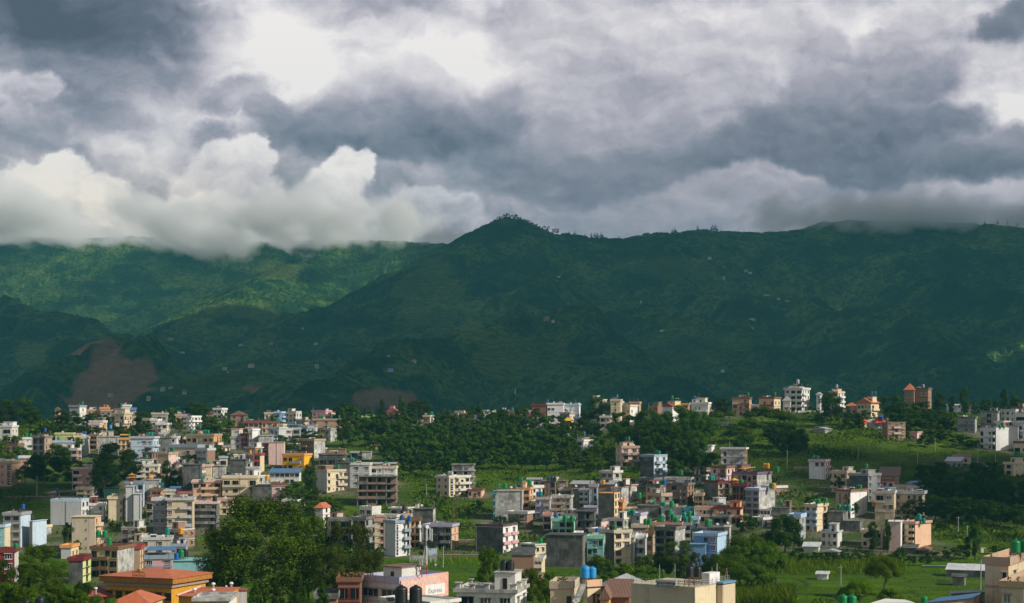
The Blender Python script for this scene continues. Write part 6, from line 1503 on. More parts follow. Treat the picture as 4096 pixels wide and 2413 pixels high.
# ---- shrine with stacked golden roofs on the pale blue house
def shrine(px, py, Y, label, s=1.0):
    t = thing('rooftop_shrine', label, 'shrine', tuple(P3(px, py, Y)), .1)
    MB().box(-1.2 * s, 1.2 * s, -1.0, 1.0, 0, 1.6 * s, plain('terracotta_wall', (.45, .13, .06), .85)).build('wall', t)
    g = plain('gilded_roof', (.75, .38, .08), .6)
    for i, (r_, z, h) in enumerate(((2.1, 1.6, .7), (1.45, 2.6, .6))):
        b = MB(); r_ *= s; z *= s; h *= s
        b.poly([(-r_, -r_, z), (r_, -r_, z), (r_, r_, z), (-r_, r_, z), (-.5 * r_, -.5 * r_, z + h * .5), (.5 * r_, -.5 * r_, z + h * .5), (.5 * r_, .5 * r_, z + h * .5), (-.5 * r_, .5 * r_, z + h * .5), (0, 0, z + h * 1.5)],
               [(0, 3, 2, 1), (0, 1, 5, 4), (1, 2, 6, 5), (2, 3, 7, 6), (3, 0, 4, 7), (4, 5, 8), (5, 6, 8), (6, 7, 8), (7, 4, 8)], g); b.build('roof', t)
    MB().box(-.6 * s, .6 * s, -.6 * s, .6 * s, 1.9 * s, 2.6 * s, plain('terracotta_wall', (1, 1, 1))).build('upper_wall', t)
    MB().tube((0, 0, 3.3 * s), (0, 0, 4.1 * s), .07, g, 6, .01).build('finial', t)
Yp = solve_Y(574, 2030) + 4
shrine(528, 1928, Yp, 'tiered golden roofed shrine on the pale blue house')
def pavilion(px, py, Y, label, r=2.3, h=1.6, c='tin_yellow', zc=1.6):
    t = thing('roof_pavilion', label, 'pavilion', tuple(P3(px, py, Y)), .2)
    b = MB(); z = zc; b.poly([(-r, -r, z), (r, -r, z), (r, r, z), (-r, r, z), (0, 0, z + h)], [(0, 3, 2, 1), (0, 1, 4), (1, 2, 4), (2, 3, 4), (3, 0, 4)], paint(c)); b.build('roof', t)
    for x in (-r * .8, r * .8):
        for y in (-r * .8, r * .8): MB().tube((x, y, 0), (x, y, z), .09, paint('red'), 5).build('post', t)
    MB().box(-r * .8, r * .8, r * .6, r * .8, 0, z * .95, paint('salmon')).build('back_wall', t)
pavilion(2271, 1697, solve_Y(2280, 1732) + 5, 'orange pyramid roofed pavilion on the brick and coral house', 2.9, 1.9, 'tin_yellow', 1.7)
pavilion(3505, 2026, solve_Y(3584, 2084) + 3, 'yellow pyramid roofed pavilion at the right cluster', 1.4, 1.1, 'tin_yellow', 1.5)
pavilion(2938, 1934, solve_Y(2992, 2004) + 4, 'yellow pyramid roof over the maroon parapet', 1.4, .9, 'tin_yellow', 1.2)
# ---- tarpaulin tents under the cream villa
def tarps():
    Y = solve_Y(3490, 1712); t = thing('tarpaulin_tent', 'heap of white, red and blue tarpaulins below the cream villa', 'tarpaulin', tuple(P3(3480, 1712, Y)))
    def sheet(x0, x1, z0, z1, y, mat, name, sag, seed):
        n = 12; V = []; Fs = []
        for i in range(n + 1):
            for j in range(n + 1):
                u, v = i / n, j / n
                V.append((x0 + (x1 - x0) * u + .3 * math.sin(v * 7 + seed), y + (1 - v) * -4 + .5 * math.sin(u * 9 + seed) * (1 - v), z0 + (z1 - z0) * v * (1 - sag * abs(u - .5) * 2) + .25 * math.sin(u * 12 + v * 5 + seed)))
        for i in range(n):
            for j in range(n): Fs.append((i * (n + 1) + j, (i + 1) * (n + 1) + j, (i + 1) * (n + 1) + j + 1, i * (n + 1) + j + 1))
        o = mesh_obj(name, V, Fs, mat, t, True); md = o.modifiers.new('thickness', 'SOLIDIFY'); md.thickness = .03
    wt = plain('white_tarpaulin', (.62, .60, .56), .6, .3, 0, .25, .8); rt = plain('red_tarpaulin', (.80, .08, .03), .55, .3); bt = plain('blue_tarpaulin', (.03, .09, .30), .5, .3)
    sheet(-3.5, 6.5, -.5, 4.6, 1, wt, 'white_sheet', .35, 0); sheet(-6.2, -1.2, 2.2, 5.0, -.5, rt, 'red_sheet', .8, 2); sheet(1.5, 6.8, 2.4, 5.2, -1, rt, 'red_sheet', .5, 4); sheet(3.4, 6.2, 4.2, 6.6, -.6, bt, 'blue_sheet', .6, 1)
tarps()
# ---- free standing walls
def wallthing(px0, px1, yt, yb, mat, label, name='retaining_wall', cat='wall', d=.5):
    Ya = solve_Y(px0, yb); Yb_ = solve_Y(px1, yb); a = P3(px0, yb, Ya); b = P3(px1, yb, Yb_); h = (yb - yt) / F * Ya
    L = (b - a).length; rot = math.atan2(b.y - a.y, b.x - a.x)
    o = MB().box(0, L, 0, d, -1, h, paint(mat)).box(-.05, L + .05, -.05, d + .05, h + .002, h + .1, paint('cementpale')).build(name, None, tuple(a), rot); tag(o, label, cat)
wallthing(2832, 2934, 1687, 1706, 'cementpale', 'stone retaining wall left under the peach house')
wallthing(3180, 3300, 1643, 1652, 'white', 'low white wall under the tall white mansion', 'garden_wall')
wallthing(2670, 2760, 1878, 1892, 'cementpale', 'pale stone wall under the dark trees at centre right')
wallthing(3176, 3230, 1868, 1880, 'brick', 'brick terrace wall left of the pink and white house')
wallthing(1760, 1925, 2219, 2234, 'brown', 'long dark brick wall along the centre field', 'field_wall')
wallthing(1638, 1746, 2224, 2250, 'cementpale', 'rough stone wall behind the telecom mast', 'field_wall')
wallthing(1710, 1748, 2195, 2226, 'paleblue', 'small blue grey gate wall behind the mast', 'gate_wall')
wallthing(3030, 3080, 2060, 2080, 'palegrey', 'whitewashed garden wall under the paned house', 'garden_wall')
wallthing(1830, 1900, 2160, 2172, 'brick', 'low dark hedge wall between two fields', 'field_wall')
wallthing(0, 340, 1986, 1994, 'brown', 'low brown earth wall above the left terraces', 'earth_wall')
wallthing(2105, 2118, 2068, 2100, 'white', 'white gatepost wall beside the lane', 'gate_wall')
wallthing(3925, 3935, 2192, 2212, 'white', 'small white pump house wall right of the poplar', 'pump_wall')
wallthing(3690, 3800, 2264, 2272, 'dgreen', 'long low green fence net in the right field', 'fence')
# ---- lattice power pylon in front of the hill house
def pylon():
    Y = solve_Y(1824, 2108) - 5; h = (2112 - 1908) / F * Y; t = thing('power_pylon', 'thin lattice power pylon before the cream hill house', 'pylon', tuple(P3(1824, 2112, Y)))
    m = MB(); b0, b1 = 1.1, .3
    c = lambda f_, i: Vector(((b0 + (b1 - b0) * f_) * (1, -1, -1, 1)[i] * .5, (b0 + (b1 - b0) * f_) * (1, 1, -1, -1)[i] * .5, h * f_))
    for i in range(4): MB().tube(c(0, i), c(1, i), .06, RUST, 5).build('leg', t)
    n = 12
    for k_ in range(n):
        for i in range(4): m.tube(c(k_ / n, i), c((k_ + 1) / n, (i + 1) % 4), .03, RUST, 3); m.tube(c(k_ / n, i), c(k_ / n, (i + 1) % 4), .03, RUST, 3)
    m.build('bracing', t)
    for z in (.86, .95): MB().tube((-1.4, 0, h * z), (1.4, 0, h * z), .05, RUST, 4).build('crossarm', t)
pylon()
# ---- concrete electricity poles
CP = plain('concrete_pole', (.42, .41, .38), .9)
POLES = [(147, 1905, 1985, 'by the left terraced fields'), (1705, 1938, 1990, 'left of the cream hill house'), (1772, 2185, 2270, 'in the centre rice field'), (3093, 2085, 2146, 'above the bright green trees'), (3250, 2102, 2182, 'before the yellow and blue house'),
         (3148, 1800, 1872, 'on the right green slope'), (3670, 1784, 1852, 'by the small bright terrace'), (3740, 1752, 1806, 'below the pink hut'), (3911, 1776, 1858, 'left of the big white block'), (3982, 1800, 1852, 'under the big white block'),
         (3832, 2066, 2142, 'at the foot of the dark right grove'), (3868, 2104, 2152, 'left of the poplar'), (3362, 2262, 2378, 'in the right rice field'), (3432, 1786, 1842, 'amid maize on the right slope'), (2646, 1730, 1790, 'among trees above the pink house'),
         (2862, 1690, 1716, 'leaning by the stone wall'), (3300, 1610, 1668, 'beside the round crest tree'), (3922, 2236, 2365, 'beside the corner house'), (1146, 1650, 1695, 'right of the bright blue house'), (3040, 2050, 2110, 'by the garden wall')]
for i, (px, yt, yb, where) in enumerate(POLES):
    Y = solve_Y(px, yb) if yb < 2300 else 42 * F / (yb - HY); h = (yb - yt) / F * Y
    t = thing('electricity_pole', 'thin concrete electricity pole ' + where, 'electricity pole', tuple(P3(px, yb, Y)), .2, 'concrete electricity poles')
    MB().tube((0, 0, -.3), (.02 * h, 0, h), .17, CP, 7, .10).build('shaft', t)
    MB().tube((-.7, 0, h * .93), (.7, 0, h * .93), .04, STEEL, 4).build('crossarm', t)
# ---- people
def person_mesh():
    me = bpy.data.meshes.new('person')
    J = {'pel': (0, 0, .95), 'ch': (0, -.02, 1.28), 'nk': (0, -.02, 1.45), 'hd': (0, -.05, 1.60), 'ht': (0, -.04, 1.70), 'ls': (-.19, 0, 1.38), 'le': (-.26, -.03, 1.12), 'lh': (-.22, -.18, .92), 'rs': (.19, 0, 1.38), 're': (.27, 0, 1.12), 'rh': (.26, -.08, .86),
         'lp': (-.10, 0, .90), 'lk': (-.12, -.05, .50), 'lf': (-.12, .02, .07), 'lt': (-.13, -.14, .04), 'rp': (.10, 0, .90), 'rk': (.12, -.02, .50), 'rf': (.13, .05, .07), 'rt': (.15, -.10, .04)}
    rad = dict(pel=.15, ch=.16, nk=.055, hd=.10, ht=.06, ls=.06, le=.045, lh=.04, rs=.06, re=.045, rh=.04, lp=.09, lk=.06, lf=.045, lt=.035, rp=.09, rk=.06, rf=.045, rt=.035)
    ks = list(J); E = [('pel', 'ch'), ('ch', 'nk'), ('nk', 'hd'), ('hd', 'ht'), ('ch', 'ls'), ('ls', 'le'), ('le', 'lh'), ('ch', 'rs'), ('rs', 're'), ('re', 'rh'), ('pel', 'lp'), ('lp', 'lk'), ('lk', 'lf'), ('lf', 'lt'), ('pel', 'rp'), ('rp', 'rk'), ('rk', 'rf'), ('rf', 'rt')]
    me.from_pydata([J[k_] for k_ in ks], [(ks.index(a), ks.index(b)) for a, b in E], [])
    o = bpy.data.objects.new('person', me); COL.objects.link(o); o.modifiers.new('skin', 'SKIN'); s = o.modifiers.new('sub', 'SUBSURF'); s.levels = 1
    for i, k_ in enumerate(ks): me.skin_vertices[0].data[i].radius = (rad[k_], rad[k_])
    me.skin_vertices[0].data[0].use_root = True
    dg = bpy.context.evaluated_depsgraph_get(); ev = o.evaluated_get(dg); m2 = bpy.data.meshes.new_from_object(ev); bpy.data.objects.remove(o); return m2
PM = person_mesh()
def person(px, yb, Y, label, shirt, trousers, rot=0, bend=0):
    me = PM.copy(); me.materials.clear()
    for m in (plain('cloth_' + shirt, PAL[shirt], .9), plain('cloth_' + trousers, PAL[trousers], .9), plain('skin', (.28, .15, .09), .6)): me.materials.append(m)
    for p in me.polygons: p.material_index = 2 if p.center.z > 1.46 or p.center.z < .1 else (0 if p.center.z > .92 else 1)
    me.shade_smooth()
    o = link('person', me, None, tuple(P3(px, yb, Y)), (R(bend), 0, rot)); tag(o, label, 'person')
    h = MB().lathe([(.105, 1.60), (.11, 1.67), (.08, 1.73), (.02, 1.75)], plain('black_hair', (.015, .012, .01), .7), 10, 0, -.03).build('hair', o)
person(1742, 2275, 42 * F / (2275 - HY), 'person in a white top working in the centre rice field', 'white', 'blue', .4)
person(3939, 2206, solve_Y(3939, 2206), 'left person in yellow clothes on the right field path', 'paleyellow', 'tan', 1.2)
person(3951, 2206, solve_Y(3951, 2206), 'right person in orange clothes on the right field path', 'peach', 'brown', -1)

# ================================================================== vegetation
# footprints of everything built so far, so that nothing grows through a house
FOOT = []
for o in list(bpy.data.objects):
    if o.type == 'EMPTY' and o.get('category') in ('house', 'hotel', 'shed') and o.children:
        wl_ = [c for c in o.children if c.name.startswith('wall')]
        for c in wl_:
            bb = [Vector(v) for v in c.bound_box]; FOOT.append((o.location.x, o.location.y, o.rotation_euler.z, max(b.x for b in bb), max(b.y for b in bb)))
FO = np.array(FOOT)
def in_house(x, y, pad=.6):
    r = np.zeros(x.shape, bool)
    for (ox, oy, a, W_, D_) in FO:
        m = (np.abs(x - ox) < 45) & (np.abs(y - oy) < 45)
        if not m.any(): continue
        dx = x[m] - ox; dy = y[m] - oy; c, s = math.cos(a), math.sin(a)
        u = dx * c + dy * s; v = -dx * s + dy * c
        r[m] |= (u > -pad) & (u < W_ + pad) & (v > -pad) & (v < D_ + pad)
    return r
rs = np.random.RandomState(21)
def scatter(n, y0, y1, px0=-150, px1=4250):
    Y = np.sqrt(rs.uniform(y0 * y0, y1 * y1, n)); px = rs.uniform(px0, px1, n)
    return px, wpx(px, Y), Y
me_ = ground.data; co = np.empty(len(me_.vertices) * 3, np.float32); me_.vertices.foreach_get('co', co); co = co.reshape(-1, 3)
def town(x, y):
    t_ = np.zeros(x.shape)
    for (ox, oy, a, W_, D_) in FO:
        cx_ = ox + math.cos(a) * W_ / 2 - math.sin(a) * D_ / 2; cy_ = oy + math.sin(a) * W_ / 2 + math.cos(a) * D_ / 2
        m = (np.abs(x - cx_) < 34) & (np.abs(y - cy_) < 34)
        d = np.hypot(x[m] - cx_, y[m] - cy_); t_[m] += np.clip(1.35 - d / 17, 0, 1) * (1.0 if W_ * D_ > 30 else .3)
    return np.clip(t_ - .55, 0, 1)
tw = town(co[:, 0].astype(float), co[:, 1].astype(float))
at = me_.attributes.new('yards', 'FLOAT_VECTOR', 'POINT'); at.data.foreach_set('vector', np.stack([tw, tw, tw], -1).astype(np.float32).ravel())
# maize, shrubs and tall weeds over the slope
px, X, Y = scatter(210000, 512, 905)
d1 = fbm(X / 16, Y / 16, 4, 61); d2 = fbm(X / 45, Y / 45, 3, 67)
keep = (d1 + d2 * .8 > -.30) & ~in_house(X, Y)
left = (px < 420) & (Y < 600)
keep &= ~left | (rs.rand(len(px)) < .15)
keep &= rs.rand(len(px)) > town(X, Y) * .8
X, Y, d1, d2, px = X[keep], Y[keep], d1[keep], d2[keep], px[keep]
hgt = .5 + 2.6 * np.clip(d1 + d2 * .5 - .05, 0, 1) ** .8 + .3 * rs.rand(len(X))
Z = ground_h(X, Y) + rs.rand(len(X)) * hgt
S = rs.uniform(.35, .75, len(X)) * (1 + .5 * (hgt > 1.4))
bush = hgt > 1.15
C = np.stack([X, Y, Z], -1)
def stuff(name, C, S, mat, up=.6):
    o = link(name, quads_mesh(name, leaf_quads(C, S, rs, up), mat)); o['kind'] = 'stuff'; return o
stuff('shrub_thicket', C[bush], S[bush], LEAF['broad'])
stuff('crops_and_weeds', C[~bush], S[~bush] * .8, LEAF['bright'], .9)
# rice: short tufts over the paddies, denser near the camera
px, X, Y = scatter(70000, 372, 512)
keep = ~in_house(X, Y, .3) & (ground_h(X, Y) < .6)
X, Y = X[keep], Y[keep]
row = fbm(X / 30, Y / 9, 3, 91)
k2 = row > -.25
C = np.stack([X, Y, .08 + .18 * rs.rand(len(X))], -1)[k2]
o = link('rice_crop', quads_mesh('rice_crop', leaf_quads(C, rs.uniform(.15, .32, len(C)), rs, 3.0), leaf_mat('rice_leaves', (.065, .130, .002), (.105, .185, .003)))); o['kind'] = 'stuff'
# tall cane by the tan house
def cane(px0, px1, py, n, h, name):
    p = rs.uniform(px0, px1, n); Yc = 42 * F / (rs.uniform(py - 22, py + 40, n) - HY); x = wpx(p, Yc)
    P = []; a = rs.uniform(0, 6.28, n); L = rs.uniform(.6, 1.3, n) * h
    tip = np.stack([np.cos(a) * L * .35, np.sin(a) * L * .35, L * .95], -1); mid = np.stack([np.cos(a) * L * .12, np.sin(a) * L * .12, L * .7], -1)
    b = np.stack([x, Yc, np.zeros(n)], -1); wd = np.stack([-np.sin(a), np.cos(a), np.zeros(n)], -1) * .07
    Q = np.stack([b + mid * .3 - wd, b + mid * .3 + wd, b + mid + wd, b + mid - wd], 1); Q2 = np.stack([b + mid - wd, b + mid + wd, b + tip + wd * .1, b + tip - wd * .1], 1)
    o = link(name, quads_mesh(name, np.concatenate([Q, Q2]).reshape(-1, 3), LEAF['bright'])); o['kind'] = 'stuff'
cane(2925, 3180, 2400, 5200, 2.9, 'sugar_cane')
cane(2470, 2640, 2300, 1800, 2.2, 'maize_by_field')
cane(3040, 3620, 2262, 3800, 2.0, 'field_edge_reeds')
cane(1640, 1930, 2222, 1500, 1.6, 'wall_foot_weeds')
# low growth at the bottom right and left corners
px, X, Y = scatter(16000, 300, 385, 2900, 3700)
d = fbm(X / 9, Y / 9, 3, 5); k2 = d > .05
C = np.stack([X, Y, rs.rand(len(X)) * (1.2 + d * 2)], -1)[k2]; stuff('field_corner_scrub', C, rs.uniform(.2, .5, len(C)), LEAF['broad'])

ORD = 'leftmost second third fourth fifth sixth seventh eighth ninth tenth eleventh twelfth thirteenth fourteenth fifteenth sixteenth seventeenth eighteenth nineteenth twentieth'.split()
def T_(lst, label, kind, mat, group=None, lod=1, name=None):
    if group:
        xs_ = sorted((a[0], a[1]) for a in lst); L2 = []
        for a in lst:
            i_ = xs_.index((a[0], a[1])); o_ = ('leftmost ' if i_ == 0 else ('rightmost ' if i_ == len(xs_) - 1 else ORD[i_] + ' from left, '))
            L2.append(tuple(a[:4]) + (o_ + (a[4] if len(a) > 4 else label),) + tuple(a[5:]))
        lst = L2
    for i, a in enumerate(lst):
        lab = a[4] if len(a) > 4 else label
        tree(a[0], a[1], a[2], a[3], kind, mat, lab, group, a[5] if len(a) > 5 else lod, name=name, Y=a[6] if len(a) > 6 else None)
# crest and upper slope, left
T_([(65, 1592, 1702, 130, 'largest round dark tree at the left end of the crest'), (18, 1618, 1712, 110, 'dark tree cut by the left frame edge on the crest'), (122, 1628, 1712, 90, 'lower dark tree right of the largest left crest tree'),
    (470, 1772, 1960, 180, 'huge dark tree left of the pale blue house'), (240, 1776, 1900, 120, 'dark tree in front of the pale grey slab'), (180, 1822, 1960, 150, 'broad dark tree above the terraced fields'), (290, 1840, 1950, 120, 'dark tree left of the pink veranda house'),
    (420, 1840, 1990, 120, 'dark tree right of the pink veranda house'), (790, 1610, 1700, 110, 'wide dark tree above the white three storey house'), (1370, 1612, 1700, 85, 'dark crest tree right of the pink crest house')], '', 'round', 'deep', None, 2)
T_([(x, y, y + h, w_, 'dark crest tree between the grey tower house and the cream mansion') for x, y, h, w_ in ((246, 1640, 70, 70), (288, 1642, 75, 80), (335, 1655, 60, 80), (372, 1652, 65, 75), (408, 1658, 62, 70), (436, 1666, 50, 55))], '', 'round', 'deep', 'dark crest trees left of the cream mansion')
T_([(x, y, y + h, w_, 'dark tree in the belt below the cream mansion') for x, y, h, w_ in ((462, 1700, 70, 80), (505, 1705, 60, 80), (548, 1700, 60, 70), (585, 1690, 70, 60), (560, 1645, 70, 60), (590, 1650, 60, 50), (200, 1700, 60, 90), (150, 1706, 60, 90), (260, 1700, 60, 90), (320, 1706, 50, 80), (380, 1706, 45, 80))], '', 'round', 'deep', 'trees in the belt below the cream mansion')
T_([(700, 1625, 1700, 60, 'leafy tree over the salmon crest house'), (712, 1670, 1740, 40, 'small tree left of the white three storey house'), (838, 1662, 1745, 90, 'tree right of the white three storey house'), (873, 1672, 1745, 90, 'tree below the white villa'), (908, 1680, 1750, 80, 'tree below the brown brick barn'), (955, 1696, 1745, 60, 'small tree left of the restaurant'), (897, 1650, 1710, 40, 'small dark tree beside the brick barn')], '', 'round', 'broad')
T_([(1100, 1660, 1720, 50, 'shrubby tree before the bright blue house'), (1215, 1650, 1700, 60, 'low tree between blue and pink crest houses'), (1180, 1655, 1700, 50, 'light shrub tree right of the bright blue house'), (1150, 1745, 1800, 60, 'tree below the white and pink narrow house'), (1190, 1740, 1800, 60, 'tree below the long grey house'),
    (1250, 1722, 1775, 90, 'broad tree above the brown house'), (1370, 1690, 1790, 60, 'dark tree at the left edge of the grove'), (1170, 1775, 1830, 90, 'bushy tree above the yellow villa'), (1120, 1740, 1790, 50, 'small tree behind the blank cream block')], '', 'round', 'broad')
T_([(40, 1742, 1850, 110, 'leafy tree below the upper room house at left'), (95, 1780, 1860, 90, 'leafy tree left of the dark unfinished house'), (20, 1800, 1880, 80, 'bushy tree at the left edge above the salmon house'), (140, 1835, 1900, 80, 'bushy tree below the dark unfinished house'), (100, 1860, 1940, 80, 'tree right of the salmon stair house'), (310, 1750, 1830, 50, 'small tree before the pale slab block')], '', 'round', 'broad')
T_([(1240, 1832, 1990, 80, 'tall dark pointed tree beside the yellow villa')], '', 'tall', 'deep', None, 2)
T_([(x, y, y + h, w_, 'bushy tree in the thicket below the yellow villa') for x, y, h, w_ in ((1170, 1920, 90, 80), (1215, 1950, 90, 90), (1270, 1960, 90, 100), (1310, 1990, 70, 80), (1140, 1950, 70, 50), (1350, 2000, 70, 70), (1250, 2000, 70, 90))], '', 'round', 'broad', 'trees in the thicket below the yellow villa')
T_([(668, 1838, 1962, 60, 'tall tree left of the dark brick wall house'), (700, 1878, 1965, 60, 'purple tinted tree in front of the pink tower block'), (650, 1900, 1990, 50, 'small tree above the brown banded house')], '', 'tall', 'deep')
T_([(870, 1790, 1850, 60, 'shrub tree above the salmon parapet house'), (910, 1800, 1860, 50, 'shrub tree below the grey annex'), (760, 1818, 1868, 90, 'low tree above the dark brick wall house'), (1000, 1795, 1840, 50, 'low tree left of the cream slab tower'), (740, 1822, 1870, 60, 'low bush over the bunting wall')], '', 'round', 'broad')
# grove of bamboo in the middle
rb_ = random.Random(8)
def grove(xs, ytop, ybot, dx, dy, hh, label, group, kind='bamboo', mat='bamboo', jit=14, wd=75):
    n = 0; y = ytop(0)
    for py_ in range(1730, 1930, dy):
        x = xs[0] + rb_.uniform(0, dx)
        while x < xs[1]:
            if ytop(x) + hh * .55 < py_ < ybot(x):
                Yt = solve_Y(x, py_); xx = wpx(x, Yt)
                if not in_house(np.array([xx]), np.array([Yt]), 1.0)[0]:
                    h = hh * rb_.uniform(.8, 1.2)
                    tree(x, py_ - h, py_, wd * rb_.uniform(.8, 1.25), kind if rb_.random() < .72 else 'round', mat if rb_.random() < .8 else 'deep', label, group, 1, name='bamboo_clump'); n += 1
            x += dx * rb_.uniform(.75, 1.3)
    return n
gt = lambda x: np.interp(x, [1360, 1500, 1700, 1900, 2000, 2260, 2290], [1668, 1655, 1690, 1670, 1645, 1700, 1740])
gb = lambda x: np.interp(x, [1360, 1420, 1440, 1500, 1600, 1700, 1900, 2260, 2300], [1790, 1800, 1790, 1800, 1925, 1925, 1905, 1895, 1860])
grove((1365, 2290), gt, gb, 52, 30, 92, 'dense dark bamboo clump in the great central grove', 'bamboo clumps of the central grove')
T_([(1530, 1602, 1695, 46, 'upright tree left of the pink gabled villa'), (1608, 1584, 1695, 56, 'tallest slender tree right of the pink gabled villa'), (2148, 1632, 1690, 60, 'spreading tree in front of the brown hall'), (2222, 1630, 1695, 66, 'tree below the long white flat building'), (1660, 1640, 1700, 50, 'small tree beside the pink gabled villa')], '', 'tall', 'deep', None, 2)
T_([(1675, 1602, 1705, 112, 'wide dark tree right of the pink gabled villa'), (1783, 1634, 1668, 48, 'round bush behind the square tower house'), (2390, 1588, 1705, 92, 'big dark tree left of the cream tower house'), (2340, 1648, 1720, 66, 'dark tree behind the peach wing'), (2432, 1620, 1680, 60, 'dark tree touching the cream tower house'), (2370, 1690, 1760, 80, 'bush tree right of the brick and coral house'), (1990, 1648, 1730, 110, 'reddish crowned tree on the centre crest'), (2060, 1660, 1740, 110, 'reddish crowned tree left of the weathered white house')], '', 'round', 'deep', None, 2)
# right central trees
T_([(x, y, y + h, w_, 'dense tree in the wood between the tower house and the stepped mansion') for x, y, h, w_ in ((2480, 1650, 100, 95), (2530, 1662, 120, 110), (2590, 1640, 140, 115), (2640, 1655, 140, 105), (2700, 1622, 160, 120), (2755, 1640, 160, 115), (2800, 1650, 150, 100), (2840, 1668, 100, 80), (2560, 1700, 110, 100), (2610, 1730, 110, 90), (2680, 1700, 130, 110), (2730, 1715, 140, 100), (2785, 1720, 110, 100), (2460, 1690, 90, 80), (2505, 1710, 90, 80))], '', 'round', 'bamboo', 'trees of the wood below the stepped white mansion', 2)
T_([(x, y, y + h, w_, 'dark tree standing over the grey block with blue grey bands') for x, y, h, w_ in ((2650, 1735, 130, 90), (2695, 1745, 130, 100), (2735, 1780, 120, 100), (2780, 1790, 130, 110), (2830, 1800, 110, 100), (2700, 1830, 100, 90), (2810, 1850, 80, 70), (2850, 1880, 60, 60))], '', 'bamboo', 'deep', 'dark trees around the blue grey banded block', 2)
T_([(2400, 1750, 1830, 80), (2440, 1780, 1860, 80), (2330, 1800, 1870, 90), (2380, 1830, 1890, 80), (2280, 1810, 1880, 80)], 'bright bushy tree on the slope under the white column house', 'round', 'broad', 'bushy trees right of the bamboo grove')
T_([(2545, 1740, 1800, 60, 'small tree left of the pink four storey house'), (2600, 1750, 1840, 90, 'leafy tree right behind the pink four storey house'), (2640, 1932, 1990, 60, 'dark tree left of the brown brick house'), (2590, 1925, 1975, 60, 'dark bush below the blue grey banded block'), (2900, 1890, 1945, 60, 'small tree below the weathered concrete block')], '', 'round', 'broad')
T_([(2882, 1594, 1668, 76, 'round tree between stepped mansion and peach house'), (3325, 1568, 1690, 90, 'round dark tree before the half hidden mansion'), (3566, 1580, 1670, 80, 'round tree right of the orange roofed villa')], '', 'round', 'deep', None, 2)
T_([(2862, 1640, 1700, 60, 'low tree right of the rose hut'), (2920, 1640, 1690, 50, 'low tree left of the brown banded house'), (3045, 1622, 1712, 130, 'broad tree under the peach villa'), (3110, 1632, 1712, 110, 'broad tree right below the peach villa'), (3155, 1650, 1710, 70, 'tree before the grey hipped annex'), (3000, 1670, 1740, 110, 'leafy tree below the brick wall'), (2960, 1700, 1770, 100, 'leafy tree on slope left of lianas')], '', 'spread', 'broad', None, 2)
T_([(x, y, y + h, w_, 'dark climber covered tree in the middle of the right slope') for x, y, h, w_ in ((3110, 1695, 100, 110), (3150, 1700, 120, 110), (3190, 1715, 115, 90), (3130, 1730, 100, 90), (2975, 1740, 90, 90), (2950, 1760, 90, 70), (3210, 1740, 80, 50))], '', 'round', 'deep', 'climber covered trees on the right slope', 2)
T_([(x, y, y + h, w_, 'dark tree in the belt beneath the brick mansion') for x, y, h, w_ in ((3290, 1640, 70, 80), (3370, 1625, 80, 80), (3410, 1650, 70, 80), (3440, 1668, 50, 50), (3590, 1610, 80, 80), (3630, 1612, 90, 100), (3680, 1604, 90, 100), (3640, 1650, 80, 120), (3590, 1650, 70, 90), (3700, 1650, 80, 110), (3560, 1655, 60, 70), (3750, 1640, 70, 90), (3460, 1640, 50, 50), (3560, 1620, 60, 60))], '', 'round', 'deep', 'dark trees beneath the brick mansion')
T_([(3757, 1572, 1665, 82, 'airy tree right of the brick mansion'), (3805, 1588, 1660, 40, 'small upright tree behind the white roof shed'), (3858, 1550, 1668, 64, 'tallest tree on the right ridge'), (4015, 1560, 1665, 60, 'slim tree second from right on the ridge'), (4062, 1578, 1670, 84, 'dark ridge tree near the right frame edge'), (3945, 1598, 1662, 80, 'low ridge tree above the dark grey house'), (3985, 1604, 1660, 60, 'low ridge tree behind the dark grey house'), (3900, 1610, 1660, 50, 'low ridge tree right of the red roofed shed')], '', 'tall', 'deep', None, 2)
T_([(x, y, y + h, w_, 'very dark tree of the shaded wood at the far right') for x, y, h, w_ in ((3720, 1910, 110, 110), (3770, 1900, 120, 110), (3830, 1890, 130, 120), (3890, 1900, 130, 120), (3950, 1890, 140, 130), (4010, 1920, 130, 120), (4070, 1930, 130, 110), (3740, 1980, 110, 110), (3800, 1990, 110, 110), (3860, 1990, 110, 120), (3930, 2000, 100, 120), (4000, 2010, 100, 120), (4070, 2020, 100, 110), (3900, 1850, 90, 80), (3960, 1850, 80, 80), (3700, 1860, 80, 80), (3760, 1850, 70, 80))], '', 'round', 'deep', 'trees of the shaded wood at the far right', 2)
T_([(3790, 1665, 1720, 60), (3740, 1700, 1750, 90), (3780, 1720, 1770, 70), (3700, 1740, 1790, 80), (3840, 1740, 1790, 90), (3890, 1760, 1800, 70)], 'dark bush between the tarpaulins and the big white block', 'round', 'deep', 'dark bushes on the upper right slope', 1, 'bush')
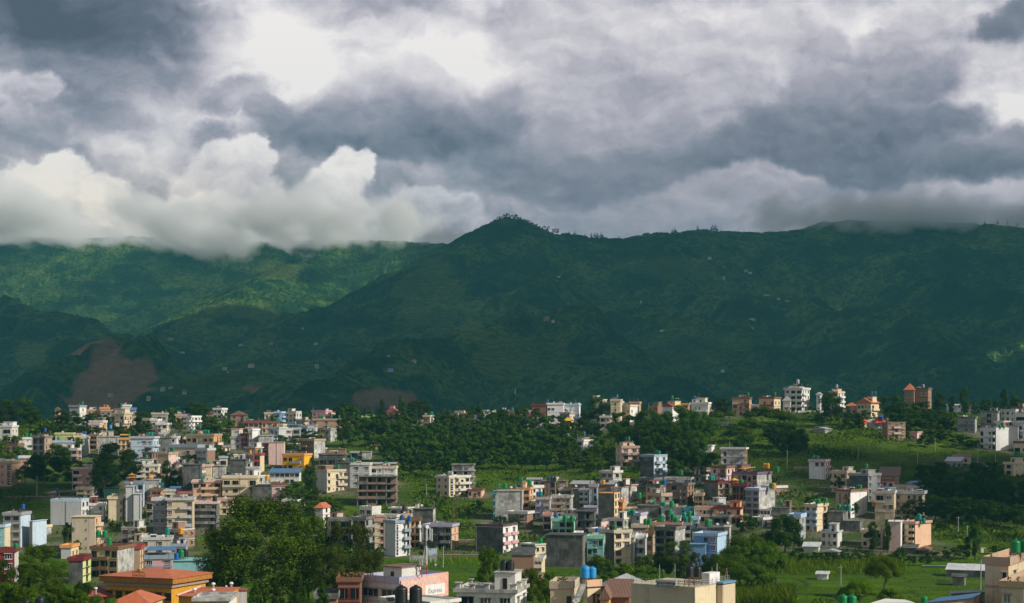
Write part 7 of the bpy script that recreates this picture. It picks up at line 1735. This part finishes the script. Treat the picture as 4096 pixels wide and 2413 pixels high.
# among the houses below
T_([(3652, 1995, 2080, 110, 'dark tree in front of the long grey house'), (3410, 2010, 2070, 50, 'small dark tree behind the white flank'), (3355, 1905, 1970, 60, 'dark tree left of the dark grey tower'), (3240, 1985, 2040, 60, 'dark tree under the pink and white house'), (2870, 2110, 2150, 50, 'bush below the orange two storey house'), (2985, 2060, 2140, 80, 'dark tree under the olive grey block'), (3010, 2066, 2130, 60, 'dark shrub tree left of the garden wall'),
    (3130, 2058, 2110, 90, 'dark tree left of the blue banded wing'), (1910, 2000, 2050, 60, 'dark bush on slope left of the pale block'), (2000, 2062, 2118, 60, 'bushy tree at the foot of the pale block'), (2050, 2070, 2120, 60, 'bushy tree by the lane gate'), (1790, 2052, 2085, 40, 'small bush on the centre slope')], '', 'round', 'deep', None, 1)
T_([(490 + 1, 2086, 2130, 50, 'shrub below the white strip house'), (460, 2082, 2130, 50, 'round shrub at the cream notched house'), (520, 2084, 2130, 60, 'round shrub under the slab tower'), (282, 2090, 2210, 60, 'willowy tree beside the tall beige block'), (560, 2110, 2190, 60, 'shrubs above the left paddock'), (308, 2160, 2215, 40, 'silvery shrub below the beige block')], '', 'round', 'broad', None, 1)
# foreground trees
T_([(1062, 1983, 2440, 500, 'enormous leafy tree in the lower left centre', 3, 345)], '', 'round', 'broad', None, 3)
T_([(1235, 2060, 2440, 220, 'right shoulder tree of the enormous leafy tree', 3, 352), (880, 2100, 2440, 200, 'left shoulder tree of the enormous leafy tree', 3, 352)], '', 'round', 'broad', None, 3)
T_([(1400, 2085, 2440, 230, 'olive brown leaved tree right of the enormous tree', 3, 350), (1490, 2200, 2430, 150, 'lower olive tree before the grey blank block', 3, 352), (1320, 2180, 2430, 160, 'olive tree between the two great trees', 3, 340)], '', 'round', 'reddish', None, 3)
T_([(1195, 2270, 2470, 130, 'dark conical cypress below the enormous tree', 2, 285), (1020, 2318, 2480, 100, 'dark cypress left of the conical cypress', 2, 285), (1110, 2335, 2480, 110, 'dark low cypress between the two cypresses', 2, 283), (1290, 2330, 2470, 90, 'slim cypress by the brick roofs', 2, 288)], '', 'cone', 'deep', None, 2)
T_([(162, 2178, 2420, 205, 'big round tree at the lower left', 3, 300)], '', 'round', 'broad', None, 3)
T_([(20, 2240, 2440, 90, 'dark tree before the maroon house', 2, 290), (330, 2330, 2450, 100, 'tree beside the lime windowed house', 2, 290)], '', 'round', 'deep', None, 2)
T_([(x, y, 2520, 120, 'clipped looking bush of the hedge along the bottom left', 2, 240) for x, y in ((10, 2330), (80, 2345), (150, 2352), (220, 2345), (290, 2358), (350, 2368), (410, 2385), (50, 2370), (260, 2375))], '', 'round', 'broad', 'bushes of the bottom left hedge', 2, 'bush')
T_([(1955, 2188, 2400, 95, 'slender light tree before the old brick house', 2, 320), (2130, 2276, 2440, 110, 'leafy tree right of the blocky parapet house', 2, 300), (2190, 2290, 2440, 90, 'low leafy tree behind the cream red door house', 2, 310)], '', 'round', 'broad', None, 2)
T_([(2408, 2222, 2322, 110, 'bright round tree in front of the sea green house', 2), (2600, 2222, 2290, 60, 'round shrub left of concrete house', 2), (2560, 2225, 2285, 50, 'round shrub below the curved balconies', 2), (2590, 2270, 2330, 110, 'spreading shrub on the maize patch', 2), (2490, 2256, 2320, 60, 'leafy shrub below the cream blue bay house', 2), (2430, 2290, 2345, 80, 'low leafy tree behind the grey shed', 2)], '', 'round', 'broad', None, 2)
T_([(2705, 2164, 2340, 150, 'broad dark yew like tree below the concrete house', 3, 440), (2652, 2210, 2330, 90, 'dark yew like tree left of the broad one', 2, 440), (2795, 2212, 2330, 80, 'dark conifer right of the black tanks', 2, 420), (2740, 2230, 2330, 80, 'dark shrub behind the black tanks', 2, 420)], '', 'round', 'reddish', None, 3)
T_([(2990, 2122, 2380, 190, 'tall bright tree right of the bright blue house', 3, 425), (3055, 2150, 2380, 150, 'bright tree forming the right of the big clump', 3, 420), (2905, 2200, 2400, 180, 'wide bright tree in front of the blue house', 3, 405), (3000, 2240, 2420, 180, 'lower bright tree above the sugar cane', 3, 400)], '', 'spread', 'broad', None, 3)
T_([(2960, 2180, 2400, 180, 'inner leafy tree of the big bright clump', 3, 415), (3040, 2230, 2400, 120, 'inner right tree of the big bright clump', 3, 410)], '', 'round', 'broad', None, 3)
T_([(3105, 2196, 2352, 80, 'small tree with bare trunk at the field edge', 2, 420)], '', 'spread', 'broad', None, 2)
T_([(3138, 2066, 2215, 110, 'tall dark tree above the field hedge', 2), (3172, 2090, 2215, 80, 'dark tree left of the pale roofed shed', 2), (3090, 2110, 2205, 80, 'dark tree behind the big bright clump', 2)], '', 'round', 'deep', None, 2)
T_([(3530, 2208, 2410, 140, 'bright rounded tree alone in the right field', 3, 395), (3440, 2308, 2450, 130, 'low bright tree at the bottom of the field', 3, 365), (3385, 2345, 2450, 90, 'bushy tree behind the bottom green tanks', 2, 365), (3560, 2350, 2440, 90, 'small bush tree under the bright rounded tree', 2, 372)], '', 'spread', 'bright', None, 3)
T_([(3492, 2088, 2212, 78, 'loose tree before the cream house', 2), (3550, 2078, 2212, 42, 'slim ragged tree against the white stair wall', 2), (3900, 2064, 2240, 62, 'tall dark poplar in the right fields', 2), (3868, 2150, 2235, 60, 'dark tree at the foot of the poplar', 2)], '', 'tall', 'deep', None, 2)
T_([(3800, 2188, 2245, 80), (3840, 2180, 2240, 60), (3600, 2195, 2235, 60), (3730, 2205, 2235, 60), (3980, 2185, 2220, 60), (4030, 2190, 2225, 70), (3770, 2090, 2125, 60), (3850, 2250, 2278, 60)], 'dark bush along the right field edges', 'round', 'deep', 'dark bushes along the right fields', 1, 'bush')
T_([(x, y, y + 42, 60) for x, y in ((3180, 2205), (3225, 2212), (3270, 2208), (3320, 2215), (3370, 2206), (3420, 2210), (3470, 2200), (3580, 2212), (3640, 2222), (3700, 2222))], 'ragged dark bush of the hedge behind the right rice field', 'round', 'deep', 'bushes of the hedge behind the right rice field', 1, 'bush')
# ================================================================== far side: mountain houses and summit trees
def solve_M(px, py):
    Y = np.linspace(1700, 5600, 1600); z = mountain_h(wpx(px, Y), Y); s = HY - (z - CZ) / Y * F
    k_ = np.where(s <= py)[0]; return float(Y[k_[0]]) if len(k_) else 3000.0
MH = [(890, 28, 1462, 1480, 2, 'offwhite'), (905, 16, 1482, 1496, 2, 'pink'), (992, 34, 1452, 1468, 2, 'white'), (430, 36, 1566, 1584, 2, 'palegrey'), (586, 24, 1576, 1600, 3, 'cream'), (728, 24, 1560, 1574, 2, 'offwhite'), (640, 30, 1548, 1562, 1, 'palegrey'), (674, 26, 1545, 1556, 1, 'offwhite'),
      (1258, 24, 1448, 1472, 2, 'palegrey'), (672, 30, 1350, 1360, 1, 'salmon'), (1545, 28, 1422, 1434, 1, 'grey'), (1646, 26, 1432, 1452, 2, 'paleyellow'), (1552, 28, 1468, 1484, 1, 'sky'), (2226, 24, 1100, 1112, 1, 'peach'), (2174, 32, 1264, 1282, 2, 'salmon'), (2206, 18, 1276, 1288, 1, 'white'),
      (2640, 46, 1318, 1323, 1, 'white'), (2562, 6, 1200, 1210, 1, 'white'), (2830, 24, 1024, 1036, 1, 'offwhite'), (2976, 22, 1074, 1086, 1, 'palegrey'), (2992, 22, 1084, 1094, 1, 'white'), (2888, 18, 1098, 1118, 2, 'palegrey'), (3056, 34, 1176, 1190, 1, 'palegrey'), (3108, 18, 1188, 1200, 1, 'offwhite'), (3142, 24, 1198, 1206, 1, 'salmon'),
      (3352, 24, 1232, 1244, 1, 'grey'), (2996, 36, 1274, 1282, 1, 'palegrey'), (2996, 26, 1306, 1316, 1, 'paleblue'), (2884, 18, 1476, 1486, 1, 'white'), (2058, 8, 1550, 1572, 2, 'white'), (1078, 20, 1370, 1378, 1, 'salmon'), (1205, 20, 1308, 1316, 1, 'peach'), (720, 26, 1404, 1412, 1, 'white'), (955, 22, 1375, 1382, 1, 'offwhite'), (1255, 22, 1370, 1378, 1, 'offwhite')]
ml_ = set()
def mlab(cn, wd, h_, sd_, px):
    l_ = f'tiny {cn} {"long " if wd > 40 else ""}house {h_} on the mountain {sd_}'
    for extra in ('', ', another', ', left one' if px < 2000 else ', lower one', ', farther one', ', lone one', ', last one'):
        if l_ + extra not in ml_: ml_.add(l_ + extra); return l_ + extra
    return l_
for i, (px, wd, yt, yb, n, c) in enumerate(MH):
    side = 'left of centre' if px < 1700 else ('under the summit' if px < 2500 else 'on the right flank')
    cn = {'offwhite': 'off white', 'palegrey': 'pale grey', 'paleyellow': 'pale yellow', 'paleblue': 'pale blue', 'sky': 'sky blue roofed'}.get(c, c)
    hgt_w = 'high' if yt < 1200 else ('halfway up' if yt < 1400 else 'low')
    B(mlab(cn, wd, hgt_w, side, px), px, px + wd * .55, px + wd * .75, yb - (yb - yt) * .62, yb, n, c, 'bb' if n > 1 else 'b', '', Y=solve_M(px + wd / 2, yb) - 16, roof='gable' if i % 4 else 'flat', rc=('tin', 'tin_brown', 'tin', 'tin_red')[i % 4], rh=2.2, dep=9, group='tiny houses on the mountain', name='mountain_house', fd=1.5, par=.3, noslab=True)
for (px, py) in ((1955, 926), (1968, 915), (1982, 905), (1994, 897), (2006, 889), (2018, 886), (2030, 884), (2042, 884), (2054, 885), (2066, 887), (2078, 893), (2092, 899), (2104, 905), (2116, 911), (2130, 918), (2144, 923), (2160, 927), (2176, 931), (2192, 934), (2214, 938), (2228, 941)):
    tree(px, py - 22 - (px * 7 % 9), py - 2, 19, 'cone' if px % 2 else 'round', 'far', 'pine tree on the central summit ridge', 'pines on the central summit ridge', 0, Y=4398, name='pine_tree', cf=.15)
for (px, py, h) in ((2276, 946, 15), (2298, 949, 18), (2340, 951, 9), (2366, 953, 14), (2380, 954, 17), (2390, 955, 16), (2405, 956, 19), (2412, 957, 12), (2474, 961, 10), (2544, 955, 9), (2690, 941, 18), (2700, 940, 22), (2790, 925, 14), (2850, 928, 20), (2862, 928, 22), (3560, 889, 12), (3600, 891, 10), (3850, 901, 14), (3900, 901, 12), (3940, 901, 14), (3990, 902, 16), (4030, 905, 14), (4070, 909, 14)):
    Yt = 4395.0; tree(px, py - h - 8, py - 1, h, 'cone', 'far', 'small tree on the mountain skyline right of the summit', 'small trees on the right mountain skyline', 0, Y=Yt, name='pine_tree', cf=.2)
